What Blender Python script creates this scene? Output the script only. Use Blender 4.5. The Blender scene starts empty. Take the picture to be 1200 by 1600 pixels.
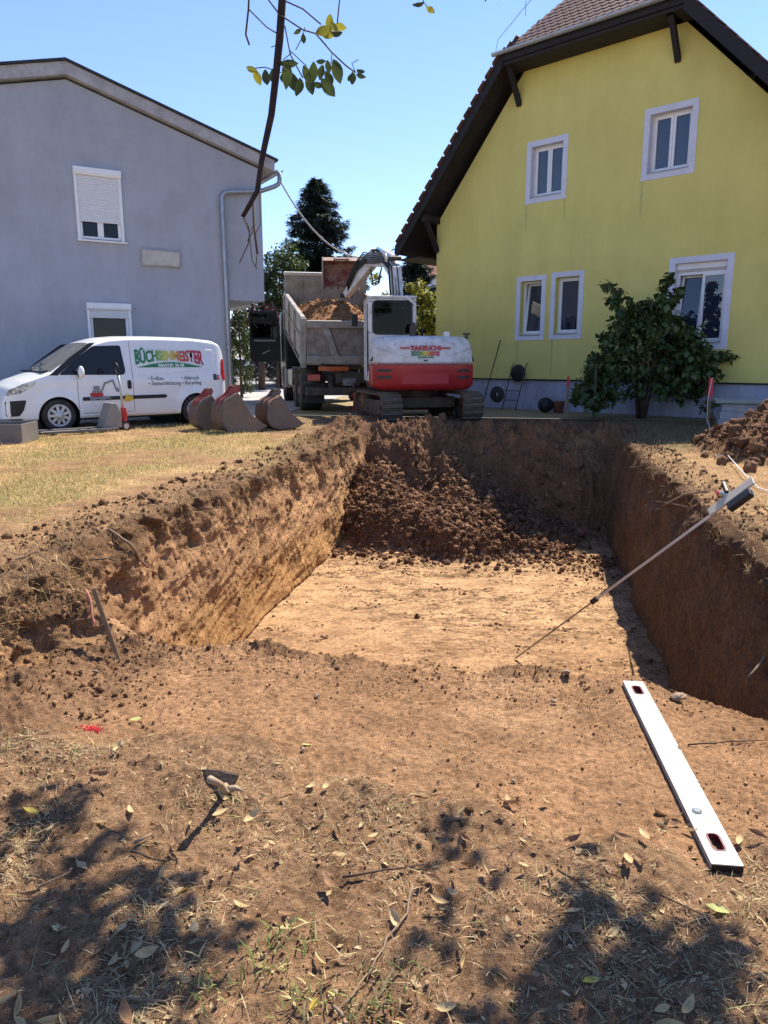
import bpy, bmesh, math, random
import numpy as np
from mathutils import Vector, Matrix, noise as mnoise
R = math.radians
random.seed(7)
rng = np.random.default_rng(11)
scene = bpy.context.scene
col = scene.collection

# ------------------------------------------------------------------ camera, sky, sun, exposure
CAM_H, PITCH = 1.25, 11.55
cd = bpy.data.cameras.new('camera')
cam = bpy.data.objects.new('camera', cd)
col.objects.link(cam)
cam.location = (0, 0, CAM_H)
cam.rotation_euler = (R(90 - PITCH), 0, 0)
cd.sensor_fit = 'VERTICAL'
cd.sensor_height = 24.0
cd.lens = 17.25
cd.clip_start = 0.05
cd.clip_end = 2000
scene.camera = cam
SUN_AZ, SUN_EL = 35.0, 54.0          # azimuth clockwise from +Y
sd = Vector((math.sin(R(SUN_AZ)) * math.cos(R(SUN_EL)), math.cos(R(SUN_AZ)) * math.cos(R(SUN_EL)), math.sin(R(SUN_EL))))
world = bpy.data.worlds.new('World')
scene.world = world
world.use_nodes = True
wn = world.node_tree
sky = wn.nodes.new('ShaderNodeTexSky')
sky.sky_type = 'NISHITA'
sky.sun_disc = False
sky.sun_elevation = R(SUN_EL)
sky.sun_rotation = R(SUN_AZ)
sky.altitude = 300
sky.air_density = 1.0
sky.dust_density = 0.0
sky.ozone_density = 3.5
bg = wn.nodes['Background']
bg.inputs['Strength'].default_value = 0.122
tint = wn.nodes.new('ShaderNodeMix')
tint.data_type = 'RGBA'
tint.blend_type = 'MULTIPLY'
tint.inputs[0].default_value = 1.0
tint.inputs[7].default_value = (0.93, 0.91, 1.06, 1)
wn.links.new(sky.outputs[0], tint.inputs[6])
wn.links.new(tint.outputs[2], bg.inputs['Color'])
ld = bpy.data.lights.new('sun', 'SUN')
ld.energy = 5.0
ld.angle = R(0.5)
ld.color = (1.0, 0.925, 0.80)
sun = bpy.data.objects.new('sun', ld)
col.objects.link(sun)
sun.rotation_euler = (-sd).to_track_quat('-Z', 'Y').to_euler()
sun.location = (8, 12, 20)
scene.view_settings.view_transform = 'Standard'
scene.view_settings.look = 'None'
scene.view_settings.exposure = 0.95
scene.view_settings.gamma = 1.0
try:
    scene.cycles.max_bounces = 6
    scene.cycles.transparent_max_bounces = 12
    scene.cycles.use_adaptive_sampling = True
except Exception:
    pass

# ------------------------------------------------------------------ helpers: materials
def _mat(name):
    m = bpy.data.materials.new(name)
    m.use_nodes = True
    return m, m.node_tree, m.node_tree.nodes['Principled BSDF']

def mat(name, c, rough=0.7, metal=0.0, var=0.0, scale=6.0, bump=0.0, bscale=60.0, c2=None, detail=6, spec=0.4, coat=0.0, stretch=None, lo=0.35, hi=0.65, bdist=0.02):
    """Procedural material: base colour c, blotches towards c2 (or darker), fine bump."""
    m, nt, b = _mat(name)
    b.inputs['Roughness'].default_value = rough
    b.inputs['Metallic'].default_value = metal
    b.inputs['Specular IOR Level'].default_value = spec
    if coat:
        b.inputs['Coat Weight'].default_value = coat
        b.inputs['Coat Roughness'].default_value = 0.08
    L = nt.links
    tc = nt.nodes.new('ShaderNodeTexCoord')
    src = tc.outputs['Object']
    if stretch:
        mp = nt.nodes.new('ShaderNodeMapping')
        mp.inputs['Scale'].default_value = stretch
        L.new(src, mp.inputs['Vector'])
        src = mp.outputs['Vector']
    if var > 0 or c2 is not None:
        n = nt.nodes.new('ShaderNodeTexNoise')
        n.inputs['Scale'].default_value = scale
        n.inputs['Detail'].default_value = detail
        n.inputs['Roughness'].default_value = 0.65
        L.new(src, n.inputs['Vector'])
        r = nt.nodes.new('ShaderNodeValToRGB')
        r.color_ramp.elements[0].position = lo
        r.color_ramp.elements[1].position = hi
        if c2 is None:
            c2 = tuple(x * (1 - var) for x in c[:3])
        r.color_ramp.elements[0].color = (*c2[:3], 1)
        r.color_ramp.elements[1].color = (*c[:3], 1)
        L.new(n.outputs['Fac'], r.inputs['Fac'])
        L.new(r.outputs['Color'], b.inputs['Base Color'])
    else:
        b.inputs['Base Color'].default_value = (*c[:3], 1)
    if bump > 0:
        n2 = nt.nodes.new('ShaderNodeTexNoise')
        n2.inputs['Scale'].default_value = bscale
        n2.inputs['Detail'].default_value = 5
        L.new(src, n2.inputs['Vector'])
        bp = nt.nodes.new('ShaderNodeBump')
        bp.inputs['Strength'].default_value = bump
        bp.inputs['Distance'].default_value = bdist
        L.new(n2.outputs['Fac'], bp.inputs['Height'])
        L.new(bp.outputs['Normal'], b.inputs['Normal'])
    return m

def soil_mat(name, attr='Col', fine=1.0, bump=0.85, vscale=30.0, rough=0.95):
    """Soil: colour from the 'Col' attribute (kind of soil) x grain noise, with crumb relief."""
    m, nt, b = _mat(name)
    L = nt.links
    b.inputs['Roughness'].default_value = rough
    b.inputs['Specular IOR Level'].default_value = 0.12
    at = nt.nodes.new('ShaderNodeAttribute')
    at.attribute_name = attr
    geo = nt.nodes.new('ShaderNodeNewGeometry')
    def noise(sc, det, ro=0.65):
        n = nt.nodes.new('ShaderNodeTexNoise')
        n.inputs['Scale'].default_value = sc
        n.inputs['Detail'].default_value = det
        n.inputs['Roughness'].default_value = ro
        L.new(geo.outputs['Position'], n.inputs['Vector'])
        return n.outputs['Fac']
    def ramp(f, p0, c0, p1, c1):
        r = nt.nodes.new('ShaderNodeValToRGB')
        r.color_ramp.elements[0].position = p0
        r.color_ramp.elements[0].color = (*c0, 1)
        r.color_ramp.elements[1].position = p1
        r.color_ramp.elements[1].color = (*c1, 1)
        L.new(f, r.inputs['Fac'])
        return r.outputs['Color']
    def mul(a, bb, fac=1.0):
        mx = nt.nodes.new('ShaderNodeMix')
        mx.data_type = 'RGBA'
        mx.blend_type = 'MULTIPLY'
        mx.inputs[0].default_value = fac
        L.new(a, mx.inputs[6]); L.new(bb, mx.inputs[7])
        return mx.outputs[2]
    f1 = noise(3.1, 8)
    f2 = noise(vscale, 6, 0.75)
    f3 = noise(vscale * 5.5, 3, 0.7)
    c = mul(at.outputs['Color'], ramp(f1, 0.34, (0.72, 0.70, 0.68), 0.66, (1.16, 1.14, 1.12)))
    c = mul(c, ramp(f2, 0.33, (0.50, 0.48, 0.46), 0.68, (1.38, 1.38, 1.38)), fine)
    c = mul(c, ramp(f3, 0.30, (0.72, 0.70, 0.68), 0.72, (1.22, 1.22, 1.24)), fine)
    f4 = noise(vscale * 17, 2, 0.6)
    c = mul(c, ramp(f4, 0.32, (0.60, 0.58, 0.56), 0.70, (1.30, 1.30, 1.32)), fine)
    L.new(c, b.inputs['Base Color'])
    bp = nt.nodes.new('ShaderNodeBump')
    bp.inputs['Strength'].default_value = bump
    bp.inputs['Distance'].default_value = 0.03
    L.new(f2, bp.inputs['Height'])
    bp2 = nt.nodes.new('ShaderNodeBump')
    bp2.inputs['Strength'].default_value = bump
    bp2.inputs['Distance'].default_value = 0.008
    L.new(f3, bp2.inputs['Height'])
    L.new(bp.outputs['Normal'], bp2.inputs['Normal'])
    L.new(bp2.outputs['Normal'], b.inputs['Normal'])
    return m

def leaf_mat(name, c, c2, trans=0.35, scale=3.0, rough=0.55):
    m, nt, b = _mat(name)
    L = nt.links
    geo = nt.nodes.new('ShaderNodeNewGeometry')
    n = nt.nodes.new('ShaderNodeTexNoise')
    n.inputs['Scale'].default_value = scale
    n.inputs['Detail'].default_value = 4
    L.new(geo.outputs['Position'], n.inputs['Vector'])
    r = nt.nodes.new('ShaderNodeValToRGB')
    r.color_ramp.elements[0].position = 0.35
    r.color_ramp.elements[1].position = 0.65
    r.color_ramp.elements[0].color = (*c2, 1)
    r.color_ramp.elements[1].color = (*c, 1)
    mx = nt.nodes.new('ShaderNodeMix')
    mx.data_type = 'FLOAT'
    L.new(n.outputs['Fac'], mx.inputs[2])
    L.new(geo.outputs['Random Per Island'], mx.inputs[3])
    mx.inputs[0].default_value = 0.45
    L.new(mx.outputs[0], r.inputs['Fac'])
    L.new(r.outputs['Color'], b.inputs['Base Color'])
    b.inputs['Roughness'].default_value = rough
    b.inputs['Specular IOR Level'].default_value = 0.35
    if trans > 0:
        t = nt.nodes.new('ShaderNodeBsdfTranslucent')
        L.new(r.outputs['Color'], t.inputs['Color'])
        ms = nt.nodes.new('ShaderNodeMixShader')
        ms.inputs[0].default_value = trans
        out = nt.nodes['Material Output']
        L.new(b.outputs[0], ms.inputs[1]); L.new(t.outputs[0], ms.inputs[2])
        L.new(ms.outputs[0], out.inputs['Surface'])
    return m

def glass_mat(name, c=(0.02, 0.025, 0.03), rough=0.03, trans=0.0):
    m, nt, b = _mat(name)
    b.inputs['Base Color'].default_value = (*c, 1)
    b.inputs['Roughness'].default_value = rough
    b.inputs['IOR'].default_value = 1.5
    b.inputs['Specular IOR Level'].default_value = 0.28
    b.inputs['Transmission Weight'].default_value = trans
    return m

# ------------------------------------------------------------------ helpers: objects
def tag(o, label=None, cat=None, group=None, kind=None):
    if label: o['label'] = label
    if cat: o['category'] = cat
    if group: o['group'] = group
    if kind: o['kind'] = kind
    return o

def empty(name, loc=(0, 0, 0), rz=0.0, label=None, cat=None, group=None):
    o = bpy.data.objects.new(name, None)
    o.empty_display_size = 0.2
    col.objects.link(o)
    o.location = loc
    o.rotation_euler = (0, 0, rz)
    return tag(o, label, cat, group)

def link(name, me, material=None, parent=None):
    o = bpy.data.objects.new(name, me)
    col.objects.link(o)
    if material is not None and not me.materials:
        me.materials.append(material)
    if parent is not None:
        o.parent = parent
    return o

def np_mesh(name, v, f, smooth=False):
    me = bpy.data.meshes.new(name)
    v = np.asarray(v, dtype=np.float32)
    f = np.asarray(f, dtype=np.int32)
    k = f.shape[1]
    me.vertices.add(len(v))
    me.vertices.foreach_set('co', v.ravel())
    me.loops.add(f.size)
    me.loops.foreach_set('vertex_index', f.ravel())
    me.polygons.add(len(f))
    me.polygons.foreach_set('loop_start', np.arange(0, f.size, k, dtype=np.int32))
    try:
        me.polygons.foreach_set('loop_total', np.full(len(f), k, dtype=np.int32))
    except Exception:
        pass
    me.update(calc_edges=True)
    if smooth:
        me.polygons.foreach_set('use_smooth', np.ones(len(f), dtype=bool))
    me.validate()
    return me

def set_col(me, rgb):
    ca = me.color_attributes.new('Col', 'FLOAT_COLOR', 'POINT')
    a = np.ones((len(me.vertices), 4), dtype=np.float32)
    a[:, :3] = rgb
    ca.data.foreach_set('color', a.ravel())

class MB:
    """Collects shapes into one mesh."""
    def __init__(s):
        s.v, s.f, s.sm = [], [], []
    def add(s, vs, fs, smooth=False, M=None):
        o = len(s.v)
        for p in vs:
            s.v.append(tuple(M @ Vector(p)) if M is not None else tuple(p))
        for q in fs:
            s.f.append([i + o for i in q]); s.sm.append(smooth)
        return s
    def box(s, a, b, M=None):
        x0, x1 = sorted((a[0], b[0])); y0, y1 = sorted((a[1], b[1])); z0, z1 = sorted((a[2], b[2]))
        vs = [(x0, y0, z0), (x1, y0, z0), (x1, y1, z0), (x0, y1, z0), (x0, y0, z1), (x1, y0, z1), (x1, y1, z1), (x0, y1, z1)]
        fs = [(0, 3, 2, 1), (4, 5, 6, 7), (0, 1, 5, 4), (1, 2, 6, 5), (2, 3, 7, 6), (3, 0, 4, 7)]
        return s.add(vs, fs, False, M)
    def cbox(s, c, d, M=None):
        return s.box([c[i] - d[i] / 2 for i in range(3)], [c[i] + d[i] / 2 for i in range(3)], M)
    def beam(s, p0, p1, w, h, up=(0, 0, 1)):
        p0, p1 = Vector(p0), Vector(p1)
        d = (p1 - p0); L = d.length; d.normalize()
        u = Vector(up)
        sx = d.cross(u)
        if sx.length < 1e-4:
            sx = d.cross(Vector((0, 1, 0)))
        sx.normalize(); u = sx.cross(d)
        M = Matrix(((sx.x, d.x, u.x, p0.x), (sx.y, d.y, u.y, p0.y), (sx.z, d.z, u.z, p0.z), (0, 0, 0, 1)))
        return s.box((-w / 2, 0, -h / 2), (w / 2, L, h / 2), M)
    def cyl(s, p0, p1, r0, r1=None, n=16, caps=True, smooth=True):
        r1 = r0 if r1 is None else r1
        p0, p1 = Vector(p0), Vector(p1)
        d = (p1 - p0).normalized()
        a = d.cross(Vector((0, 0, 1)))
        if a.length < 1e-3: a = d.cross(Vector((0, 1, 0)))
        a.normalize(); b = d.cross(a)
        vs, fs = [], []
        for k in range(n):
            an = 2 * math.pi * k / n
            e = a * math.cos(an) + b * math.sin(an)
            vs.append(p0 + e * r0); vs.append(p1 + e * r1)
        for k in range(n):
            j = (k + 1) % n
            fs.append((2 * k, 2 * j, 2 * j + 1, 2 * k + 1))
        s.add(vs, fs, smooth)
        if caps:
            s.add([vs[2 * k] for k in range(n)], [tuple(range(n - 1, -1, -1))])
            s.add([vs[2 * k + 1] for k in range(n)], [tuple(range(n))])
        return s
    def tube(s, path, r, n=8, taper=None, caps=True):
        pts = [Vector(p) for p in path]
        m = len(pts)
        rings = []
        prev = None
        for i, p in enumerate(pts):
            d = (pts[min(i + 1, m - 1)] - pts[max(i - 1, 0)]).normalized()
            if prev is None:
                a = d.cross(Vector((0, 0, 1)))
                if a.length < 1e-2: a = d.cross(Vector((1, 0, 0)))
            else:
                a = prev - d * prev.dot(d)
            a.normalize(); prev = a
            b = d.cross(a)
            rr = taper[i] if taper is not None else r
            rings.append([p + (a * math.cos(2 * math.pi * k / n) + b * math.sin(2 * math.pi * k / n)) * rr for k in range(n)])
        vs = [q for ring in rings for q in ring]
        fs = []
        for i in range(m - 1):
            for k in range(n):
                j = (k + 1) % n
                fs.append((i * n + k, i * n + j, (i + 1) * n + j, (i + 1) * n + k))
        if caps:
            fs.append(tuple(range(n - 1, -1, -1))); fs.append(tuple((m - 1) * n + k for k in range(n)))
        return s.add(vs, fs, True)
    def prism(s, poly, h0, h1, axis='y', M=None):
        """poly: 2D points; extruded along axis from h0 to h1 (x: (y,z), y: (x,z), z: (x,y))."""
        def P(p, h):
            return {'x': (h, p[0], p[1]), 'y': (p[0], h, p[1]), 'z': (p[0], p[1], h)}[axis]
        n = len(poly)
        vs = [P(p, h0) for p in poly] + [P(p, h1) for p in poly]
        fs = [tuple(range(n)), tuple(range(2 * n - 1, n - 1, -1))]
        for k in range(n):
            j = (k + 1) % n
            fs.append((k, n + k, n + j, j))
        return s.add(vs, fs, False, M)
    def lathe(s, prof, c=(0, 0, 0), axis='z', n=24, smooth=True):
        """prof: (r, h) points."""
        vs, fs = [], []
        for r, h in prof:
            for k in range(n):
                an = 2 * math.pi * k / n
                x, y = r * math.cos(an), r * math.sin(an)
                q = {'z': (x, y, h), 'y': (x, h, y), 'x': (h, x, y)}[axis]
                vs.append((q[0] + c[0], q[1] + c[1], q[2] + c[2]))
        for i in range(len(prof) - 1):
            for k in range(n):
                j = (k + 1) % n
                fs.append((i * n + k, i * n + j, (i + 1) * n + j, (i + 1) * n + k))
        return s.add(vs, fs, smooth)
    def ico(s, c, r, sub=1, sc=(1, 1, 1), jit=0.0, seed=0):
        bm = bmesh.new()
        bmesh.ops.create_icosphere(bm, subdivisions=sub, radius=1)
        rr = random.Random(seed)
        vs = []
        for v in bm.verts:
            k = 1 + jit * (rr.random() - 0.5) * 2
            vs.append((c[0] + v.co.x * r * sc[0] * k, c[1] + v.co.y * r * sc[1] * k, c[2] + v.co.z * r * sc[2] * k))
        fs = [[v.index for v in f.verts] for f in bm.faces]
        bm.free()
        return s.add(vs, fs, True)
    def mesh(s, name):
        me = bpy.data.meshes.new(name)
        me.from_pydata([tuple(p) for p in s.v], [], s.f)
        me.update()
        bm = bmesh.new(); bm.from_mesh(me)
        bmesh.ops.recalc_face_normals(bm, faces=bm.faces)
        bm.to_mesh(me); bm.free()
        if any(s.sm):
            me.polygons.foreach_set('use_smooth', s.sm)
        return me
    def build(s, name, material=None, parent=None, bevel=0.0, seg=2, sub=0):
        me = s.mesh(name)
        o = link(name, me, material, parent)
        if bevel > 0:
            md = o.modifiers.new('bevel', 'BEVEL')
            md.width = bevel; md.segments = seg; md.limit_method = 'ANGLE'; md.angle_limit = R(35)
            md.harden_normals = False
        if sub:
            md = o.modifiers.new('sub', 'SUBSURF'); md.levels = sub; md.render_levels = sub
        return o

def text_mesh(name, s, size=1.0, bold=0.0, align='CENTER', extrude=0.0, res=3, space=1.0, shear=0.0):
    c = bpy.data.curves.new(name, 'FONT')
    c.body = s
    c.size = size
    c.align_x = align
    c.align_y = 'CENTER'
    c.offset = bold
    c.extrude = extrude
    c.resolution_u = res
    c.space_character = space
    c.shear = shear
    c.fill_mode = 'FRONT' if extrude == 0 else 'BOTH'
    o = bpy.data.objects.new(name, c)
    me = bpy.data.meshes.new_from_object(o)
    bpy.data.objects.remove(o)
    bpy.data.curves.remove(c)
    me.name = name
    return me

def copy_tree(o, parent=None):
    c = o.copy()
    col.objects.link(c)
    c.parent = parent
    for ch in list(o.children):
        copy_tree(ch, c)
    return c

# ------------------------------------------------------------------ helpers: numpy noise
def _hash(ix, iy, iz, seed):
    h = (ix.astype(np.int64) * 374761393 + iy.astype(np.int64) * 668265263 + iz.astype(np.int64) * 2147483647 + seed * 974634541) & 0xFFFFFFFF
    h = ((h ^ (h >> 13)) * 1274126177) & 0xFFFFFFFF
    h = ((h ^ (h >> 15)) * 2246822519) & 0xFFFFFFFF
    return ((h ^ (h >> 16)) & 0xFFFFFF) / float(0xFFFFFF)

def vnoise(p, seed=0):
    f = np.floor(p)
    i = f.astype(np.int64)
    w = p - f
    w = w * w * w * (w * (w * 6 - 15) + 10)
    r = 0
    for dx in (0, 1):
        wx = w[:, 0] if dx else 1 - w[:, 0]
        for dy in (0, 1):
            wy = w[:, 1] if dy else 1 - w[:, 1]
            for dz in (0, 1):
                wz = w[:, 2] if dz else 1 - w[:, 2]
                r = r + wx * wy * wz * _hash(i[:, 0] + dx, i[:, 1] + dy, i[:, 2] + dz, seed)
    return r * 2 - 1

def fbm(p, sc=1.0, oct=4, gain=0.5, seed=0):
    q = np.asarray(p, dtype=np.float64) * np.asarray(sc)
    a, t, r = 1.0, 0.0, 0
    for k in range(oct):
        r = r + a * vnoise(q + 13.7 * k, seed + k)
        t += a
        a *= gain
        q = q * 2.03
    return r / t

def sstep(a, b, x):
    t = np.clip((x - a) / (b - a), 0, 1)
    return t * t * (3 - 2 * t)
# ------------------------------------------------------------------ the ground with the dug pit
TA = R(11.0)                                             # the pit runs 11 degrees right of the view
RX, RY = math.cos(TA), -math.sin(TA)
AX, AY = math.sin(TA), math.cos(TA)
def st2w(s, t):
    return s * RX + t * AX, s * RY + t * AY
def w2st(x, y):
    return x * RX + y * RY, x * AX + y * AY

FG = 0.42                                                # depth of the shallow cut in front
DEEP = 1.55
def depth_t(t, s):
    edge = 4.02 - 0.30 * sstep(0.3, 1.2, s) + 0.07 * np.sin(s * 3.1) + 0.05 * np.sin(s * 7.3 + 1)
    d = FG + 0.05 * sstep(2.6, 3.8, t) + (DEEP - FG - 0.05) * sstep(edge - 0.04, edge + 0.30, t)
    back = sstep(11.65, 13.15, t + 0.16 * np.sin(s * 2.3) + 0.06 * np.sin(s * 9.0))
    return d * (1 - back) + 0.0 * back

def _px(px, py, z):
    p = R(PITCH); a = (px - 600) / 1150.; b = -(py - 800) / 1150.
    d = (a, math.cos(p) + b * math.sin(p), -math.sin(p) + b * math.cos(p)); k = (z - CAM_H) / d[2]
    return d[0] * k, d[1] * k
LEVEL_Z = -0.43
LEVEL = (*_px(1137, 1351, LEVEL_Z + .026), *_px(989, 1064, LEVEL_Z + .026))       # where the level lies
def build_ground():
    ts = np.concatenate([np.arange(-3, 1.0, 0.1), np.arange(1.0, 4.6, 0.0125), np.arange(4.6, 8.0, 0.024),
                         np.arange(8.0, 12.0, 0.032), np.arange(12.0, 13.3, 0.022), np.arange(13.3, 17.01, 0.06)])
    n = len(ts)
    NL, NW, NF, NWR, NR = 84, 96, 310, 80, 110
    uL = 1 - np.linspace(0, 1, NL, endpoint=False)[::1]
    m = NL + NW + NF + NWR + NR
    S = np.zeros((n, m)); Z = np.zeros((n, m)); NX = np.zeros((n, m)); NZ = np.ones((n, m)); K = np.zeros((n, m)); V = np.zeros((n, m))
    T = np.repeat(ts[:, None], m, 1)
    one = np.ones(n)
    P0 = np.stack([one * 0, ts, one * 3.3], 1)
    # lips wander
    sL = -3.02 + 0.13 * fbm(P0, (1, 0.8, 1), 4, seed=3) + 0.05 * fbm(P0, (1, 5.0, 1), 3, seed=4)
    sL = sL + 0.22 * sstep(4.6, 3.0, ts)
    sLf = -2.84 + 0.05 * fbm(P0, (1, 1.5, 1), 3, seed=5) + (0.14 + 0.34 * np.exp(-((ts - 3.9) / 0.34) ** 2) + 0.12 * fbm(P0, (1, 2.0, 1), 3, seed=6)) * sstep(4.5, 3.8, ts)
    sR = 1.60 + 0.10 * fbm(P0, (1, 0.9, 1), 4, seed=8) + 0.04 * fbm(P0, (1, 5.0, 1), 3, seed=9)
    sRf = 1.36 + 0.05 * fbm(P0, (1, 1.5, 1), 3, seed=10)
    a = 0
    # left lawn
    g = np.linspace(1, 0, NL, endpoint=False)
    S[:, a:a + NL] = sL[:, None] - (9.5 - 3.0) * (g ** 1.9)[None]
    K[:, a:a + NL] = 0
    a += NL
    v = np.linspace(0, 1, NW, endpoint=False)
    prof = v ** 1.15
    S[:, a:a + NW] = sL[:, None] + (sLf - sL)[:, None] * (0.35 * np.sqrt(v) + 0.65 * prof)[None]
    V[:, a:a + NW] = v[None]
    K[:, a:a + NW] = 1
    NX[:, a:a + NW] = 1; NZ[:, a:a + NW] = 0.25
    a += NW
    fv = np.linspace(0, 1, NF)
    S[:, a:a + NF] = sLf[:, None] + (sRf - sLf)[:, None] * fv[None]
    K[:, a:a + NF] = 2
    a += NF
    v = np.linspace(1, 0, NWR, endpoint=False)
    v = v - v[-1] * 0 - (1 - v[0])
    v = np.linspace(1, 0, NWR + 1)[1:]
    S[:, a:a + NWR] = sR[:, None] + (sRf - sR)[:, None] * (0.3 * np.sqrt(v) + 0.7 * v)[None]
    V[:, a:a + NWR] = v[None]
    K[:, a:a + NWR] = 3
    NX[:, a:a + NWR] = -1; NZ[:, a:a + NWR] = 0.25
    a += NWR
    g = np.linspace(0, 1, NR + 1)[1:]
    S[:, a:] = sR[:, None] + (8.0 - 1.6) * (g ** 1.7)[None]
    K[:, a:] = 0
    D = depth_t(T, S)
    DL = depth_t(ts, sLf)[:, None]; DR = depth_t(ts, sRf)[:, None]
    Z = np.where(K == 2, -D, Z)
    Z = np.where(K == 1, -DL * V, Z)
    Z = np.where(K == 3, -DR * V, Z)
    wl = np.where(K == 1, np.clip(DL / 0.6, 0, 1), np.where(K == 3, np.clip(DR / 0.6, 0, 1), 0))
    NX = NX * wl; NZ = np.where(wl > 0, NZ + (1 - wl), NZ)
    # heap of dug soil sliding in at the far end
    A = (1.02 + 0.16 * np.sin(S * 3.3 + T * 1.9)) * sstep(-0.1, -1.5, S) + 0.44 * sstep(0.5, -0.6, S) * sstep(-1.5, -0.1, S) + 0.22 * sstep(1.5, 0.4, S) * sstep(-0.6, 0.5, S)
    toe = 10.45 + 0.25 * np.sin(S * 1.7) + 0.18 * np.sin(S * 4.1 + 2) + 0.35 * sstep(0.2, 1.2, S)
    ramp = np.clip((T - toe) / np.where(S < -0.6, 1.9, 1.3), 0, 1.0)
    fall = sstep(13.2, 12.4, T)
    inpit = np.where(K == 2, 1.0, np.where(K == 1, sstep(0.05, 0.6, V), 0.0))
    heap = A * (0.35 * sstep(0, 0.25, ramp) + 0.65 * ramp ** 1.1) * fall * inpit
    hs = np.where(K == 2, heap, 0)
    zlim = np.where(K == 2, -0.12, 0)
    Z = np.where(K == 2, np.minimum(np.maximum(Z, -DEEP + hs), np.maximum(Z, zlim)), Z)
    # spoil mound at the right
    hx, ht = 5.0, 11.0
    mound = np.where(K == 0, 1.45 * np.clip(1 - np.sqrt(((S - hx) / 2.75) ** 2 + ((T - ht) / 2.3) ** 2), 0, 1) ** 0.95, 0)
    # crest of earth left at the far end
    crest = np.where((T > 12.7), 0.16 * np.exp(-((T - 13.25) / 0.28) ** 2) * sstep(-4.2, -2.6, S) * sstep(2.6, 1.2, S), 0)
    crest2 = 0.10 * np.exp(-((S + 3.35) / 0.35) ** 2) * sstep(9.5, 11.5, T) * (K == 0)
    # raised litter layer in the foreground
    lit = (K == 2) * sstep(2.62, 2.46, T + 0.10 * np.sin(S * 2.2 + 0.6) + 0.06 * np.sin(S * 6.1) + 0.22 * (S > 9) - 0.22 * sstep(-0.7, -1.3, S) + 0.05 * np.sin(S * 13))
    Z = Z + mound + crest + crest2 + 0.045 * lit
    X, Y = st2w(S, T)
    P = np.stack([X.ravel(), Y.ravel(), Z.ravel()], 1)
    Kf, Vf, Sf, Tf = K.ravel(), V.ravel(), S.ravel(), T.ravel()
    hp = (np.where(K == 2, heap, 0) + mound + crest * 1.5 + crest2).ravel()
    hp = np.clip(hp / 0.12, 0, 1)
    litf = lit.ravel()
    # slump at the foot of the left bank near the camera
    slump = (0.08 * np.exp(-((Sf + 2.42) / 0.24) ** 2 - ((Tf - 3.85) / 0.34) ** 2) + 0.12 * np.exp(-((Sf + 2.45) / 0.25) ** 2 - ((Tf - 3.0) / 0.5) ** 2)) * (Kf == 2)
    P[:, 2] += slump
    big = fbm(P, 1.6, 4, seed=20)
    mid = fbm(P, 6.0, 4, 0.55, seed=30)
    fin = fbm(P, 24.0, 4, 0.6, seed=40)
    fin2 = fbm(P, 75.0, 2, 0.6, seed=45)
    wallm = (wl.ravel() > 0) * wl.ravel()
    strat = fbm(P, (1.2, 1.2, 7.0), 4, 0.55, seed=50)               # layers
    goug = fbm(np.stack([Tf + P[:, 2] * 0.55, P[:, 2] * 0.16, Sf * 0.3], 1), (4.2, 1, 1), 4, 0.55, seed=60)   # scrape marks of the bucket
    left = (Kf == 1); right = (Kf == 3)
    chunk = np.abs(fbm(P, 3.4, 3, 0.5, seed=70))
    upper = sstep(-0.95, -0.15, P[:, 2])
    lump = fbm(P, 3.6, 5, 0.55, seed=63)
    lump = np.sign(lump) * np.abs(lump) ** 0.75                      # flat faces with steep steps between
    crack = 1 - np.abs(fbm(P, (4.0, 4.0, 2.6), 4, 0.6, seed=66)) * 3.0
    scr = fbm(np.stack([Tf + 0.6 * P[:, 2], Tf * 0 + 3.0, P[:, 2] - 0.25 * Tf], 1), (1.3, 1, 13.0), 4, 0.6, seed=64)   # smears left by the bucket
    up2 = sstep(-.62, -.08, P[:, 2]); ur = 0.10 + 0.90 * up2 * (0.55 + 0.45 * sstep(9.5, 5.0, Tf))
    dw = 0.085 * big + 0.075 * lump * ur - 0.045 * np.clip(crack, 0, 1) ** 3 * ur + 0.05 * goug * ur + 0.022 * scr * (1.2 - upper) + 0.018 * strat + 0.018 * fin * (0.35 + 0.65 * up2) + 0.008 * fin2 - 0.11 * sstep(0.30, 0.55, chunk + .12 * big) * upper * sstep(-.4, .3, fbm(P, .8, 2, seed=71))
    teeth = np.maximum(0, np.cos(2 * np.pi * (Tf + 0.42 * P[:, 2] + .05 * big) / 0.145)) ** 5
    dw = dw - 0.020 * teeth * sstep(0.0, .25, fbm(P, (.9, .9, 1.6), 3, seed=73)) * sstep(-.15, -.5, P[:, 2])
    dw = dw + 0.05
    dw = np.where(right, dw * 0.9, dw)
    edge = np.minimum(sstep(0.0, 0.05, Vf) + 0.35, 1)
    lip = np.exp(-(np.minimum(np.abs(Sf - np.repeat(sL, m)), np.abs(Sf - np.repeat(sR, m))) / 0.35) ** 2) * (Kf == 0) * sstep(2.0, 3.2, Tf)
    dz = np.zeros(len(P))
    lawn = (Kf == 0)
    far = sstep(16.6, 15.0, Tf) * sstep(-9.3, -8.0, Sf) * sstep(7.9, 7.0, Sf) * sstep(-2.9, -2.0, Tf)
    dz = np.where(lawn, 0.03 * big + 0.012 * mid + 0.007 * fin + lip * (0.05 * mid + 0.035 * fin + 0.04 * big - 0.035), dz)
    fgm = (Kf == 2) & (Tf < 4.2)
    drop = sstep(3.75, 4.05, Tf) * sstep(4.7, 4.2, Tf)
    dz = np.where(Kf == 2, 0.008 * big + 0.006 * mid + 0.0035 * fin + 0.0015 * fin2, dz)
    dz = np.where(fgm, 0.022 * big + 0.016 * mid + 0.013 * fin + 0.010 * fin2 + litf * (0.016 * mid + 0.010 * fin) + drop * (0.05 * mid + 0.02 * fin), dz)
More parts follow.
